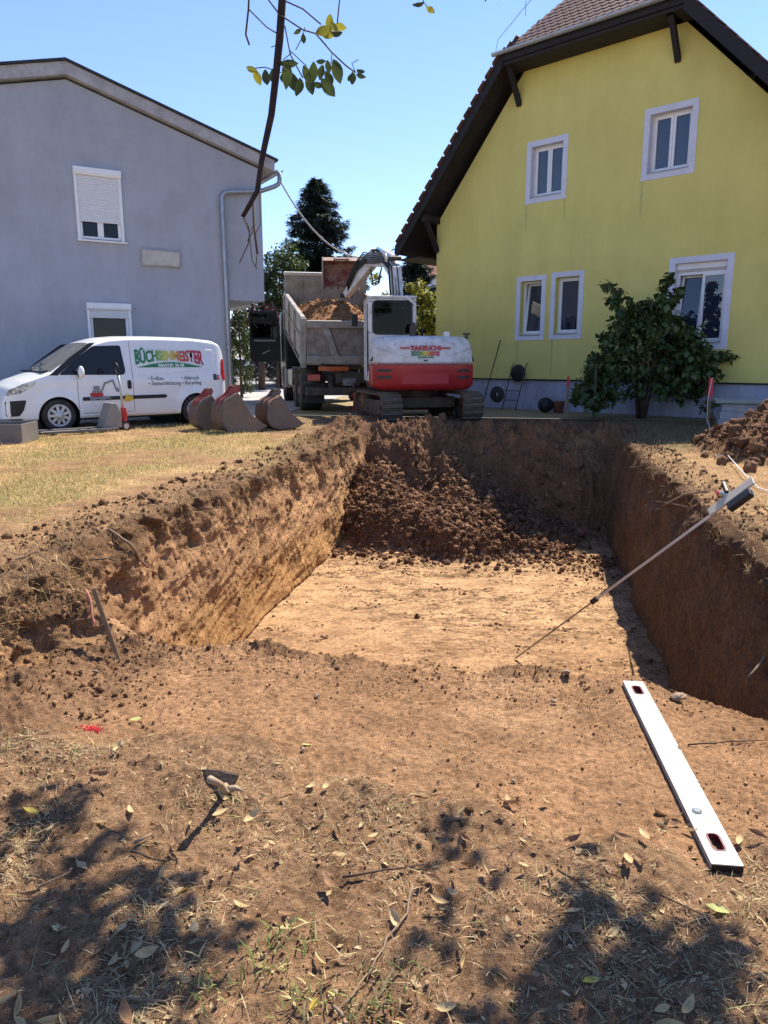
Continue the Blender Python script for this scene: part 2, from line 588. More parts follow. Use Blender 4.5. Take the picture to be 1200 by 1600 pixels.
    tread = np.where((Kf == 2) & (Tf > 4.3) & (Tf < 11), 0.012 * np.clip(fbm(P, (2.2, 11.0, 1), 3, seed=81), 0.0, 1), 0)
    backw = sstep(11.6, 12.2, Tf) * (Kf == 2)
    dz = dz + tread + hp * (0.12 * mid + 0.06 * fin + 0.02 * fin2 + 0.10 * big) + backw * (0.13 * big + 0.07 * mid + 0.025 * fin)
    slm = np.clip(slump / 0.05, 0, 1)
    dz += slm * (0.05 * mid + 0.03 * fin)
    side = NX.ravel() * dw * wallm * edge
    P[:, 0] += side * RX; P[:, 1] += side * RY
    P[:, 2] += np.where(wallm > 0, NZ.ravel() * dw * 0.5 * edge, 0) + np.where(wallm > 0, dz * 0, dz * (np.where(lawn, far, 1)))
    P[:, 2] = np.where(lawn | (Tf > 13.6), P[:, 2] * np.maximum(far, 0), P[:, 2])
    # keep the edges of neighbouring strips together: tiny steps at lips are hidden under turf
    # ---- kinds of soil (some with shade painted into the colour)
    straw = np.array([0.54, 0.375, 0.185]); green = np.array([0.21, 0.20, 0.055]); topsoil = np.array([0.145, 0.082, 0.045])
    wallup = np.array([0.53, 0.315, 0.16]); walllo = np.array([0.53, 0.305, 0.130]); floor = np.array([0.66, 0.425, 0.228]); smear = np.array([0.26, 0.155, 0.083])
    fg = np.array([0.45, 0.265, 0.140]); fg2 = np.array([0.58, 0.365, 0.20]); litc = np.array([0.36, 0.222, 0.123]); heapc = np.array([0.23, 0.128, 0.070]); sand = np.array([0.46, 0.29, 0.15])
    C = np.zeros((len(P), 3))
    def mixc(mask, c):
        mask = np.clip(mask, 0, 1)[:, None]
        C[:] = C * (1 - mask) + c * mask
    mixc(np.ones(len(P)), straw)
    gp = fbm(P, 0.9, 4, seed=90)
    mixc(lawn * (Sf < -3.2) * sstep(0.02, 0.35, gp + 0.22 * sstep(-3.8, -5.4, Sf) + 0.1) * 0.42, green)
    mixc(lawn * (Sf < 0) * sstep(.0, .3, fbm(P, 1.5, 4, seed=95) + .45 * sstep(-4.6, -3.2, Sf) - .05) * .8, np.array([.36, .215, .115]))
    mixc(lawn * (Sf > 0) * 0.85, sand)
    mixc(lawn * (Sf > 0) * sstep(10.6, 11.4, Tf) * 0.8, np.array([0.19, 0.16, 0.085]))  # grass tone with the house's shade zone painted in
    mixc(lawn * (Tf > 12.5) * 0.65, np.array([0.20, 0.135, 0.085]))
    zz = P[:, 2]
    w = (Kf == 1) | (Kf == 3)
    mixc(w * 1.0, wallup)
    mixc(w * sstep(-0.75, -1.25, zz + 0.14 * big), walllo)
    mixc((Kf == 3) * 0.8, np.array([0.105, 0.060, 0.032]))  # right wall in shadow: its shade is painted into the soil colour
    mixc(w * sstep(-0.34, -0.05, zz + 0.2 * mid) * 0.8, topsoil)
    mixc(w * sstep(0.12, 0.42, chunk + 0.2 * mid) * 0.45 * upper, topsoil)
    mixc(lip * sstep(-0.05, 0.3, mid + 0.35 * lip) * 0.8, np.array([0.225, 0.14, 0.08]))
    deepf = (Kf == 2) & (Tf >= 4.0)
    mixc(deepf * 1.0, floor)
    sm = sstep(0.0, 0.22, fbm(P, (3.0, 9.0, 1.0), 5, 0.68, seed=101) + 0.22 * sstep(8.8, 10.6, Tf) - .02)
    sm2 = sstep(0.02, 0.16, fbm(P, (9.0, 30.0, 1.0), 4, 0.7, seed=105)) * sstep(-.25, .25, fbm(P, (1.0, 2.2, 1.0), 3, seed=106))
    mixc(deepf * sm * 0.62, smear)
    mixc(deepf * sm2 * 0.9, smear * .7)
    mixc(deepf * sstep(1.0, 1.36, Sf) * 0.5, smear)  # floor darkens towards the right wall
    mixc(deepf * sstep(8.2, 6.4, Tf + .5 * big) * .55, fg)
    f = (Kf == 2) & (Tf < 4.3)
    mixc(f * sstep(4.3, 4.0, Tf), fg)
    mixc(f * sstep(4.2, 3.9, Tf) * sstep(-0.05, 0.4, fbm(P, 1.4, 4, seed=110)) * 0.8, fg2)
    mixc(drop * (Kf == 2) * sstep(-0.1, 0.3, mid) * 0.55, topsoil)
    mixc(f * litf, litc)
    mixc(f * (slm > 0.1) * 0.6, np.array([0.27, 0.165, 0.095]))
    mixc(hp, heapc)
    mixc(backw * (1 - hp) * 0.9, np.array([0.135, 0.077, 0.042]))  # back wall darkened too, shade painted into its soil
    # the soil is pressed flat under the spirit level
    for (ax0, ay0, ax1, ay1) in (LEVEL,):
        ux_, uy_ = ax1 - ax0, ay1 - ay0; l2 = ux_ * ux_ + uy_ * uy_
        q_ = np.clip(((P[:, 0] - ax0) * ux_ + (P[:, 1] - ay0) * uy_) / l2, -.03, 1.03)
        dd = np.hypot(P[:, 0] - ax0 - q_ * ux_, P[:, 1] - ay0 - q_ * uy_)
        k_ = sstep(.22, .075, dd) * (Kf == 2) * (Tf < 4.5)
        tgt = LEVEL_Z - .003 + .004 * fin
        P[:, 2] = P[:, 2] * (1 - k_) + tgt * k_
    idx = np.arange(n * m).reshape(n, m)
    F = np.stack([idx[:-1, :-1], idx[:-1, 1:], idx[1:, 1:], idx[1:, :-1]], -1).reshape(-1, 4)
    me = np_mesh('ground', P, F, smooth=True)
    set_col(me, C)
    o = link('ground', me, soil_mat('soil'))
    tag(o, 'dry lawn and bare soil cut away into a rectangular pit', None, kind='structure')
    return P.reshape(n, m, 3), ts, S, K

GP, GT, GS, GK = build_ground()
_flat = GP.reshape(-1, 3)
_gs, _gt = w2st(_flat[:, 0], _flat[:, 1])
_cell = {}
_ci = np.floor(_gs / 0.05).astype(int); _cj = np.floor(_gt / 0.05).astype(int)
for _k in range(0, len(_flat)):
    _key = (_ci[_k], _cj[_k])
    _z = _flat[_k, 2]
    _o = _cell.get(_key)
    if _o is None or _z > _o:
        _cell[_key] = _z
def gz(x, y):
    """Height of the ground at a place."""
    s, t = w2st(x, y)
    i, j = int(math.floor(s / 0.05)), int(math.floor(t / 0.05))
    best = None
    for rad in (0, 1, 2):
        c = [_cell[(i + a, j + b)] for a in range(-rad, rad + 1) for b in range(-rad, rad + 1) if (i + a, j + b) in _cell]
        if c:
            return sum(c) / len(c) if rad == 0 else sorted(c)[len(c) // 2]
    return 0.0

# land around, out to the horizon
def outer_land():
    pts = [(-9.5, -3), (8.0, -3), (8.0, 17), (-9.5, 17)]
    rings = [1.0, 3.0, 12.0, 60.0, 400.0, 1500.0]
    mb = MB()
    def ring(k):
        cs, ct = -0.75, 7.0
        out = []
        per = []
        N = 12
        for e in range(4):
            p, q = pts[e], pts[(e + 1) % 4]
            for i in range(N):
                per.append((p[0] + (q[0] - p[0]) * i / N, p[1] + (q[1] - p[1]) * i / N))
        for (s, t) in per:
            d = math.hypot(s - cs, t - ct)
            f = 1 + (rings[k] - 1) / d if k else 1
            out.append((*st2w(cs + (s - cs) * f, ct + (t - ct) * f), 0 if k < 4 else -0.5))
        return out
    rs = [ring(k) for k in range(len(rings))]
    for k in range(len(rs) - 1):
        N = len(rs[0])
        mb.add(rs[k] + rs[k + 1], [(i, (i + 1) % N, N + (i + 1) % N, N + i) for i in range(N)], True)
    o = mb.build('surrounding_ground', mat('land', (0.23, 0.19, 0.09), 0.95, var=0.5, scale=0.6, c2=(0.30, 0.22, 0.12), bump=0.5, bscale=20))
    tag(o, 'dry grass land around the plot', None, kind='structure')
outer_land()
# ------------------------------------------------------------------ houses
M = {}
M['yellow'] = mat('yellow_render', (0.71, 0.615, 0.19), 0.9, var=0.12, scale=0.7, bump=0.25, bscale=90, bdist=0.006, detail=8)
M['plinth'] = mat('plinth_render', (0.42, 0.44, 0.54), 0.9, var=0.18, scale=1.6, bump=0.25, bscale=80, bdist=0.006)
M['bluegrey'] = mat('grey_render', (0.39, 0.405, 0.455), 0.92, var=0.16, scale=0.9, bump=0.35, bscale=70, bdist=0.008, detail=9)
M['white_trim'] = mat('white_trim', (0.66, 0.66, 0.74), 0.8, var=0.12, scale=3, bump=0.15, bscale=80, bdist=0.004)
M['pvc'] = mat('white_pvc', (0.78, 0.78, 0.78), 0.35, var=0.06, scale=4)
M['glass'] = glass_mat('window_glass', (0.012, 0.015, 0.02))
M['sky_glass'] = glass_mat('reflecting_window_glass', (0.02, 0.028, 0.045))  # bluish base colour paints in some of the reflected sky
M['sky_glass'].node_tree.nodes['Principled BSDF'].inputs['Specular IOR Level'].default_value = 1.0
M['darkwood'] = mat('dark_stained_wood', (0.018, 0.014, 0.016), 0.7, var=0.4, scale=5, stretch=(1, 1, 8), bump=0.3, bscale=40)
M['soffit'] = mat('dark_soffit_boards', (0.026, 0.020, 0.022), 0.8, var=0.4, scale=4, bump=0.3, bscale=30)
M['tile'] = mat('clay_tile', (0.22, 0.095, 0.07), 0.75, c2=(0.10, 0.055, 0.05), scale=2.3, bump=0.3, bscale=60, detail=5)
M['zinc'] = mat('zinc', (0.38, 0.40, 0.44), 0.45, metal=0.6, var=0.25, scale=5)
M['rail'] = mat('shutter_slats', (0.72, 0.71, 0.72), 0.5, var=0.06, scale=5)
M['room'] = mat('dim_room', (0.03, 0.03, 0.03), 0.9)
M['concrete'] = mat('concrete_fascia', (0.44, 0.42, 0.42), 0.85, var=0.3, scale=4, bump=0.3, bscale=50)
M['bitumen'] = mat('dark_roof_sheet', (0.03, 0.03, 0.035), 0.7, var=0.3, scale=3)

def streaks(m, amount=.16, sx=5.0, sz=.35):
    """Rain streaks: tall narrow stains over the painted render."""
    nt = m.node_tree; b = nt.nodes['Principled BSDF']; L = nt.links
    src = b.inputs['Base Color'].links[0].from_socket
    tc = nt.nodes.new('ShaderNodeTexCoord'); mp = nt.nodes.new('ShaderNodeMapping'); mp.inputs['Scale'].default_value = (sx, sx, sz)
    n = nt.nodes.new('ShaderNodeTexNoise'); n.inputs['Scale'].default_value = 1.0; n.inputs['Detail'].default_value = 7; n.inputs['Roughness'].default_value = .7
    r = nt.nodes.new('ShaderNodeValToRGB'); r.color_ramp.elements[0].position = .38; r.color_ramp.elements[1].position = .60
    k = 1 - amount
    r.color_ramp.elements[0].color = (k, k, k * .98, 1); r.color_ramp.elements[1].color = (1, 1, 1, 1)
    mx = nt.nodes.new('ShaderNodeMix'); mx.data_type = 'RGBA'; mx.blend_type = 'MULTIPLY'; mx.inputs[0].default_value = 1
    L.new(tc.outputs['Object'], mp.inputs['Vector']); L.new(mp.outputs[0], n.inputs['Vector']); L.new(n.outputs['Fac'], r.inputs['Fac'])
    L.new(src, mx.inputs[6]); L.new(r.outputs['Color'], mx.inputs[7]); L.new(mx.outputs[2], b.inputs['Base Color'])
streaks(M['yellow'], .05, 2.2, .3); streaks(M['bluegrey'], .07, 2.0, .5); streaks(M['plinth'], .22, 4.0, 1.2)

def holed_wall(name, outline, holes, material, parent, thick=0.35):
    """Wall in the local x-z plane (front at y=0) with rectangular openings; outline is a polygon."""
    us = sorted({p[0] for p in outline} | {h[0] for h in holes} | {h[1] for h in holes})
    zs = sorted({p[1] for p in outline} | {h[2] for h in holes} | {h[3] for h in holes})
    u0, u1 = min(p[0] for p in outline), max(p[0] for p in outline)
    z0, z1 = min(p[1] for p in outline), max(p[1] for p in outline)
    bm = bmesh.new()
    vd = {}
    def V(u, z):
        k = (round(u, 5), round(z, 5))
        if k not in vd: vd[k] = bm.verts.new((u, 0, z))
        return vd[k]
    for a, b in zip(us[:-1], us[1:]):
        for c, d in zip(zs[:-1], zs[1:]):
            mu, mz = (a + b) / 2, (c + d) / 2
            if any(h[0] < mu < h[1] and h[2] < mz < h[3] for h in holes): continue
            bm.faces.new((V(a, c), V(b, c), V(b, d), V(a, d)))
    # clip by the sloping edges of the outline (assumed convex at the top)
    n = len(outline)
    for i in range(n):
        p, q = outline[i], outline[(i + 1) % n]
        if abs(p[0] - q[0]) < 1e-6 or abs(p[1] - q[1]) < 1e-6: continue
        nx, nz = (q[1] - p[1]), -(q[0] - p[0])
        bmesh.ops.bisect_plane(bm, geom=bm.verts[:] + bm.edges[:] + bm.faces[:], plane_co=(p[0], 0, p[1]), plane_no=(nx, 0, nz), clear_outer=True)
    r = bmesh.ops.extrude_face_region(bm, geom=bm.faces[:])
    for v in [g for g in r['geom'] if isinstance(g, bmesh.types.BMVert)]:
        v.co.y += thick
    bmesh.ops.recalc_face_normals(bm, faces=bm.faces)
    me = bpy.data.meshes.new(name); bm.to_mesh(me); bm.free()
    return link(name, me, material, parent)

def window(parent, u0, u1, z0, z1, band=0.13, reveal=0.2, leaves=2, tilt=None, box=False, name='window', label=None, bottom_band=True, proud=0.012):
    """Outer edge of the painted band u0..u1, z0..z1; opening inside it. Parts hang under a 'window' mesh (the band)."""
    a0, a1 = u0 + band, u1 - band
    c0, c1 = z0 + band, z1 - band
    mb = MB()
    y0 = -proud
    mb.box((u0, y0, c1), (u1, 0.0005, z1)); mb.box((u0, y0, z0), (u1, 0.0005, c0))
    mb.box((u0, y0, c0), (a0, 0.0005, c1)); mb.box((a1, y0, c0), (u1, 0.0005, c1))
    e = 0.003
    # reveals inside the opening
    mb.box((a0 - e, y0 + 0.002, c0), (a0 + 0.004, reveal + .1, c1)); mb.box((a1 - 0.004, y0 + 0.002, c0), (a1 + e, reveal + .1, c1))
    mb.box((a0 + .004, y0 + 0.002, c1 - 0.004), (a1 - .004, reveal + .1, c1 + e))
    o = mb.build(name, M['white_trim'], parent)
    if label: o['label'] = label
    sill = MB(); sill.box((a0 + .004, -0.035, c0 - 0.002), (a1 - .004, reveal, c0 + 0.022))
    sill.build('sill', M['zinc'], o, bevel=0.004)
    top = c1
    if box:
        bx = MB(); bx.prism([(reveal - 0.11, c1 - 0.005), (reveal + .05, c1 - 0.005), (reveal + .05, c1 - 0.19), (reveal - 0.02, c1 - 0.19), (reveal - 0.11, c1 - 0.13)], a0 + .01, a1 - .01, 'x')
        bx.build('shutter_box', M['pvc'], o, bevel=0.006)
        top = c1 - 0.19
    fw = 0.06
    fr = MB()
    fr.box((a0 + .004, reveal - .03, c0 + .022), (a0 + fw, reveal + .04, top)); fr.box((a1 - fw, reveal - .03, c0 + .022), (a1 - .004, reveal + .04, top))
    fr.box((a0 + fw, reveal - .03, top - fw), (a1 - fw, reveal + .04, top - .001)); fr.box((a0 + fw, reveal - .03, c0 + .022), (a1 - fw, reveal + .04, c0 + fw + .01))
    fr.build('frame', M['pvc'], o, bevel=0.004)
    s0, s1 = a0 + fw - .015, a1 - fw + .015
    b0, b1 = c0 + fw - .005, top - fw + .015
    wl = (s1 - s0) / leaves
    for i in range(leaves):
        x0, x1 = s0 + wl * i + .003, s0 + wl * (i + 1) - .003
        st = 0.058
        sb = MB(); Mx = None
        if tilt is not None and i == tilt:
            Mx = Matrix.Translation((0, reveal - .0, b0)) @ Matrix.Rotation(R(-7), 4, 'X') @ Matrix.Translation((0, -reveal, -b0))
        for (p, q) in (((x0, b0), (x0 + st, b1)), ((x1 - st, b0), (x1, b1)), ((x0 + st, b0), (x1 - st, b0 + st)), ((x0 + st, b1 - st), (x1 - st, b1))):
            sb.box((p[0], reveal - .045, p[1]), (q[0], reveal + .02, q[1]), Mx)
        so = sb.build('sash', M['pvc'], o, bevel=0.004)
        g = MB(); g.box((x0 + st - .002, reveal - .012, b0 + st - .002), (x1 - st + .002, reveal, b1 - st + .002), Mx)
        g.build('pane', M['sky_glass'], o)
    bk = MB(); bk.box((a0, reveal + .34, c0), (a1, reveal + .35, c1)); bk.build('dark_interior', M['room'], o)  # flat dark sheet stands in for the unlit room
    return o

# ---- yellow house with half-hipped gable
YA = 47.0
yh = empty('yellow_house', (1.5, 22.0, 0), math.atan2(-math.cos(R(YA)), math.sin(R(YA))),
           'yellow gabled house with half-hipped tiled roof and white window surrounds', 'house')
UR, URW = 11.5, 10.6
def zl(u): return 5.55 + 1.2 * u
def zr(u): return 8.62 - 1.02 * (u - 6.95)
ZE = 8.62
RIDGE_U = (8.62 + 1.02 * 6.95 - 5.55) / (1.2 + 1.02)
RIDGE_Z = zl(RIDGE_U)
und = 0.50
PZ = 0.80
uL_e, uR_e = (ZE - 5.55) / 1.2, 6.95
outline = [(0, PZ), (URW, PZ), (URW, zr(URW) - und), ((8.62 + und - .1 - 8.95) / 1.02 * 0 + 6.95 + (8.62 - und - 8.55) / 1.02, 8.55), ((8.55 + und - 5.55) / 1.2, 8.55), (0, zl(0) - und)]
YW = [(2.89, 4.05, 5.18, 6.65), (5.95, 7.15, 5.27, 6.77), (2.72, 3.60, 1.80, 3.42), (3.75, 4.66, 1.81, 3.45), (6.76, 8.16, 1.52, 3.53)]
band = 0.13
holes = [(a + band, b - band, c + band, d - band) for a, b, c, d in YW]
holed_wall('wall', outline, holes, M['yellow'], yh)
mb = MB(); mb.box((0.0, 0.36, PZ), (0.3, 11.6, zl(0) - und)); mb.box((URW - .3, 0.36, PZ), (URW, 11.6, zr(URW) - und)); mb.prism([(0.31, PZ), (URW - .31, PZ), (URW - .31, zr(URW - .31) - .3), (RIDGE_U, RIDGE_Z - .3), (.31, zl(.31) - .3)], 11.3, 11.6, 'y')
mb.build('side_wall', M['yellow'], yh)
mb = MB(); mb.box((0.03, 0.03, -0.2), (URW - .03, 11.5, PZ - .002)); mb.build('plinth', M['plinth'], yh)
mb = MB(); mb.box((-0.01, -0.02, PZ - .035), (URW + .01, 0.02, PZ - 0.002)); mb.box((-0.02, 0.02, PZ - .035), (0.02, 11.5, PZ - 0.002)); mb.build('plinth_edge', M['darkwood'], yh)
window(yh, *YW[0], label='small upper window nearer the roof slope')
window(yh, *YW[1], label='upper window with a white curtain corner')
window(yh, *YW[2], band=.12, leaves=1, tilt=0, label='narrow lower window tilted open')
window(yh, *YW[3], band=.12, leaves=1, label='narrow lower window kept shut')
wb = window(yh, *YW[4], leaves=2, tilt=0, box=True, label='large window with roller box, left sash tilted')
# curtain corner in the upper right window
# roof
OH = 0.70
roof = MB()
th = 0.16
def slab(mb, p, t):
    """p: list of 3D points of the upper face; lower face t below."""
    n = len(p)
    vs = [tuple(q) for q in p] + [(q[0], q[1], q[2] - t) for q in p]
    fs = [tuple(range(n)), tuple(range(2 * n - 1, n - 1, -1))] + [(k, n + k, n + (k + 1) % n, (k + 1) % n) for k in range(n)]
    mb.add(vs, fs)
KH = 1.05
yr = -OH + (RIDGE_Z - ZE) / KH
slab(roof, [(-0.95, -OH, zl(-0.95)), (uL_e, -OH, ZE), (RIDGE_U, yr, RIDGE_Z), (RIDGE_U, 12.2, RIDGE_Z), (-0.95, 12.2, zl(-0.95))], th)
slab(roof, [(UR, -OH, zr(UR)), (UR, 12.2, zr(UR)), (RIDGE_U, 12.2, RIDGE_Z), (RIDGE_U, yr, RIDGE_Z), (uR_e, -OH, ZE)], th)
slab(roof, [(uL_e, -OH - .001, ZE), (uR_e, -OH - .001, ZE), (RIDGE_U, yr, RIDGE_Z)], th)
ro = roof.build('roof', M['soffit'], yh)
# tiles
tm = MB()
TWD, TEX, TL = 0.185, 0.165, 0.30
prof = [(-TWD / 2 + .004, TL)] + [(-TWD / 2 + .004, 0.05), (-TWD / 4, 0.012), (0, 0.0), (TWD / 4, 0.012), (TWD / 2 - .004, 0.05)] + [(TWD / 2 - .004, TL)]
tm.prism(prof, 0, 0.018, 'z')
tile_me = tm.mesh('roof_tile'); tile_me.materials.append(M['tile'])
def place_tiles(org, ux, up, inside, rows, cols, cap, hid=None):
    """Tiles in courses on a roof plane; org lower-left, ux along the eave, up the slope."""
    nz = ux.cross(up).normalized()
    out = []
    rr = random.Random(5)
    for r in range(rows):
        for c in range(cols):
            a = (c + (0.5 if r % 2 else 0)) * TWD; b = r * TEX
            p = org + ux * a + up * b
            if not inside(p + up * 0.12): continue
            tlt = R(4.0 + rr.uniform(-0.8, 0.8))
            M3 = Matrix((ux, up, nz)).transposed().to_4x4()
            T = Matrix.Translation(p + nz * (0.006 + 0.012)) @ M3 @ Matrix.Rotation(tlt * -1.0, 4, 'X') @ Matrix.Rotation(R(rr.uniform(-1.2, 1.2)), 4, 'Z')
            out.append(T)
    near = out[:cap]
    for T in near:
        o = link('roof_tile', tile_me, None, ro); o.matrix_local = T
    if out[cap:]:
        mm = MB()
        vs = [v.co.copy() for v in tile_me.vertices]; fs = [list(p.vertices) for p in tile_me.polygons]
        for T in out[cap:]: mm.add(vs, fs, False, T)
        q = mm.build('roof_tiles_beyond', M['tile'], ro); q['kind'] = 'stuff'
# half hip
hn = Vector((0, 1, KH)).normalized()
place_tiles(Vector((uL_e, -OH - .06, ZE - .06 * KH)), Vector((1, 0, 0)), hn, lambda p: zl(p.x) > p.z - .02 and zr(p.x) > p.z - .02, 14, 28, 205)
# verge courses of the two slopes (the ends show along the gable)
upL = Vector((1, 0, 1.2)).normalized()
LL = math.hypot(uL_e + .95, ZE - zl(-.95))
place_tiles(Vector((-0.95, -OH + TWD * .5 - .05 + 8 * TWD, zl(-.95))) , Vector((0, -1, 0)), upL, lambda p: p.z < ZE + (p.y + OH) * KH - .02, int(LL / TEX) + 5, 9, 0)
upR = Vector((-1, 0, 1.02)).normalized()
place_tiles(Vector((UR, -OH - .05 + TWD * .5, zr(UR))), Vector((0, 1, 0)), upR, lambda p: p.z < ZE + (p.y + OH) * KH - .02, 44, 14, 0)
# bargeboards, eave fascia, gutter
mb = MB()
bb = 0.34
def board(mb, p, q, h, t=0.045, y=-OH):
    mb.add([(p[0], y - t, p[1]), (q[0], y - t, q[1]), (q[0], y - t, q[1] - h), (p[0], y - t, p[1] - h), (p[0], y - .001, p[1]), (q[0], y - .001, q[1]), (q[0], y - .001, q[1] - h), (p[0], y - .001, p[1] - h)],
           [(0, 1, 2, 3), (7, 6, 5, 4), (0, 4, 5, 1), (1, 5, 6, 2), (2, 6, 7, 3), (3, 7, 4, 0)])
board(mb, (-0.95, zl(-.95) - .01), (uL_e, ZE - .01), bb); mb.build('bargeboard', M['darkwood'], ro)
mb = MB(); board(mb, (uR_e, ZE - .01), (UR, zr(UR) - .01), bb); mb.build('bargeboard', M['darkwood'], ro)
mb = MB(); board(mb, (uL_e + .003, ZE - .03), (uR_e - .003, ZE - .03), 0.2); mb.build('eave_board', M['darkwood'], ro)
mb = MB(); mb.box((uL_e - .1, -OH + .002, ZE - 0.30), (uR_e + .1, 0.0, ZE - 0.235)); mb.build('eave_soffit', M['soffit'], ro)
mb = MB(); mb.box((-0.9, -OH + .01, zl(-.95) - .32), (-0.003, 11.9, zl(-.95) - .29)); mb.build('eave_soffit', M['soffit'], ro)
gut = MB()
arc = [(-OH - .13 + 0.07 * math.cos(a), ZE - .035 + 0.07 * math.sin(a)) for a in [math.pi + i * math.pi / 8 for i in range(9)]]
arc2 = [(-OH - .13 + 0.064 * math.cos(a), ZE - .03 + 0.064 * math.sin(a)) for a in [2 * math.pi - i * math.pi / 8 for i in range(9)]]
gut.prism(arc + arc2, uL_e - .22, uR_e + .05, 'x'); gut.build('gutter', M['zinc'], ro)
for (u, z) in ((2.62, 8.18), (6.62, 8.20), (0.03, 4.92)):
    b = MB()
    b.box((u - .09, -OH + .05, z + .12), (u + .09, 0.0, z + .30))
    b.beam((u, 0.0, z - .62), (u, -OH + .18, z + .16), 0.11, 0.12, up=(1, 0, 0))
    b.build('roof_bracket', M['darkwood'], ro, bevel=0.008)
lw = MB(); lw.tube([(uL_e - .15, -OH - .1, ZE + .02), (uL_e - .12, -OH - .06, ZE + .28), (uL_e + .45, -.4, ZE + 1.0), (uL_e + 1.2, 0.1, ZE + 1.9)], 0.008, 5)
lw.cyl((uL_e + .4, -.4, ZE + .75), (uL_e + .4, -.4, ZE + 1.08), 0.008, n=5); lw.build('lightning_wire', M['zinc'], ro)
# rain streaks below the two narrow sills

M['stain'] = mat('sill_stain', (.48, .43, .15), .95, c2=(.58, .52, .175), scale=9)
for (u, z0, z1) in ((2.80, .83, 1.80), (3.84, .83, 1.81), (2.93, 4.55, 5.17), (4.02, 4.7, 5.17), (5.99, 4.5, 5.26)):
    st = MB(); n_ = 9
    vs = []
    for k in range(n_ + 1):
        q_ = k / n_; w_ = .035 * (1 - .6 * q_) * (1 + .3 * math.sin(k * 2.1))
        vs += [(u - w_, -.0015, z1 - (z1 - z0) * q_), (u + w_, -.0015, z1 - (z1 - z0) * q_)]
    st.add(vs, [(2 * k, 2 * k + 1, 2 * k + 3, 2 * k + 2) for k in range(n_)]); st.build('sill_stain', M['stain'], yh)

# ---- grey-blue house on the left
gh = empty('grey_house', (-4.2, 17.8, 0), R(30.0), 'pale blue-grey rendered house with shallow roof behind the white van', 'house')
GU0 = -9.5
def gzl(u): return 7.19 + 0.25 * (u + 2.65)
def gzr(u): return 7.19 - 0.295 * (u + 2.65)
gw_holes = [(-2.60, -1.72, 3.83, 5.08), (-2.52, -1.72, 0.95, 2.36)]
outline = [(GU0, -0.2), (0.62, -0.2), (0.62, gzr(.62) - .30), (-2.65, 7.19 - .30), (GU0, gzl(GU0) - .30)]
holed_wall('wall', outline, gw_holes, M['bluegrey'], gh, 0.4)
# overhanging upper corner
mb = MB(); mb.prism([(0.62, 2.68), (1.50, 2.68), (1.50, gzr(1.5) - .30), (0.62, gzr(.62) - .30)], 0.0, 5.0, 'y'); mb.build('overhanging_wall', M['bluegrey'], gh)
mb = MB(); mb.box((0.22, 0.41, -.2), (0.62, 9, 2.679)); mb.box((GU0, 0.41, -.2), (GU0 + .4, 9, 4.8)); mb.box((GU0 + .41, 8.6, -.2), (0.21, 9, 5)); mb.build('side_wall', M['bluegrey'], gh)
mb = MB()
slab(mb, [(-2.65, -.14, 7.19), (-2.65, 9.4, 7.19), (GU0 - .5, 9.4, gzl(GU0 - .5)), (GU0 - .5, -.14, gzl(GU0 - .5))], 0.24)
slab(mb, [(-2.65, -.14, 7.19), (1.80, -.14, gzr(1.8)), (1.80, 9.4, gzr(1.8)), (-2.65, 9.4, 7.19)], 0.24)
gr = mb.build('roof', M['concrete'], gh)
mb = MB()
slab(mb, [(-2.65, -.18, 7.245), (-2.65, 9.45, 7.245), (GU0 - .5, 9.45, gzl(GU0 - .5) + .055), (GU0 - .5, -.18, gzl(GU0 - .5) + .055)], 0.05)
slab(mb, [(-2.65, -.18, 7.245), (1.88, -.18, gzr(1.88) + .055), (1.88, 9.45, gzr(1.88) + .055), (-2.65, 9.45, 7.245)], 0.05)
mb.build('roof_covering', M['bitumen'], gr)
# gutter along the right eave, outlet and downpipe
g = MB()
ex, ez = 1.87, gzr(1.85) - 0.22
arc = [(ex + 0.075 * math.cos(a), ez + 0.075 * math.sin(a)) for a in [math.pi + i * math.pi / 8 for i in range(9)]]
arc2 = [(ex + 0.068 * math.cos(a), ez + .004 + 0.068 * math.sin(a)) for a in [2 * math.pi - i * math.pi / 8 for i in range(9)]]
g.prism(arc + arc2, -0.30, 9.3, 'y'); g.build('gutter', M['zinc'], gh)
g = MB()
g.tube([(ex, -.25, ez - .05), (ex, -.25, ez - .22), (ex - .03, -.25, ez - .30), (ex - .12, -.23, ez - .36), (1.45, -.11, 5.17), (0.64, -.09, 5.07), (0.545, -.09, 5.03), (0.50, -.09, 4.93), (0.52, -.09, 2.6), (0.53, -.09, 0.05)], 0.052, 12)
for z in (1.6, 3.3, 4.7): g.lathe([(0.06, -.02), (0.06, .02)], (0.515, -.09, z), 'z', 12)
g.build('downpipe', M['zinc'], gh)
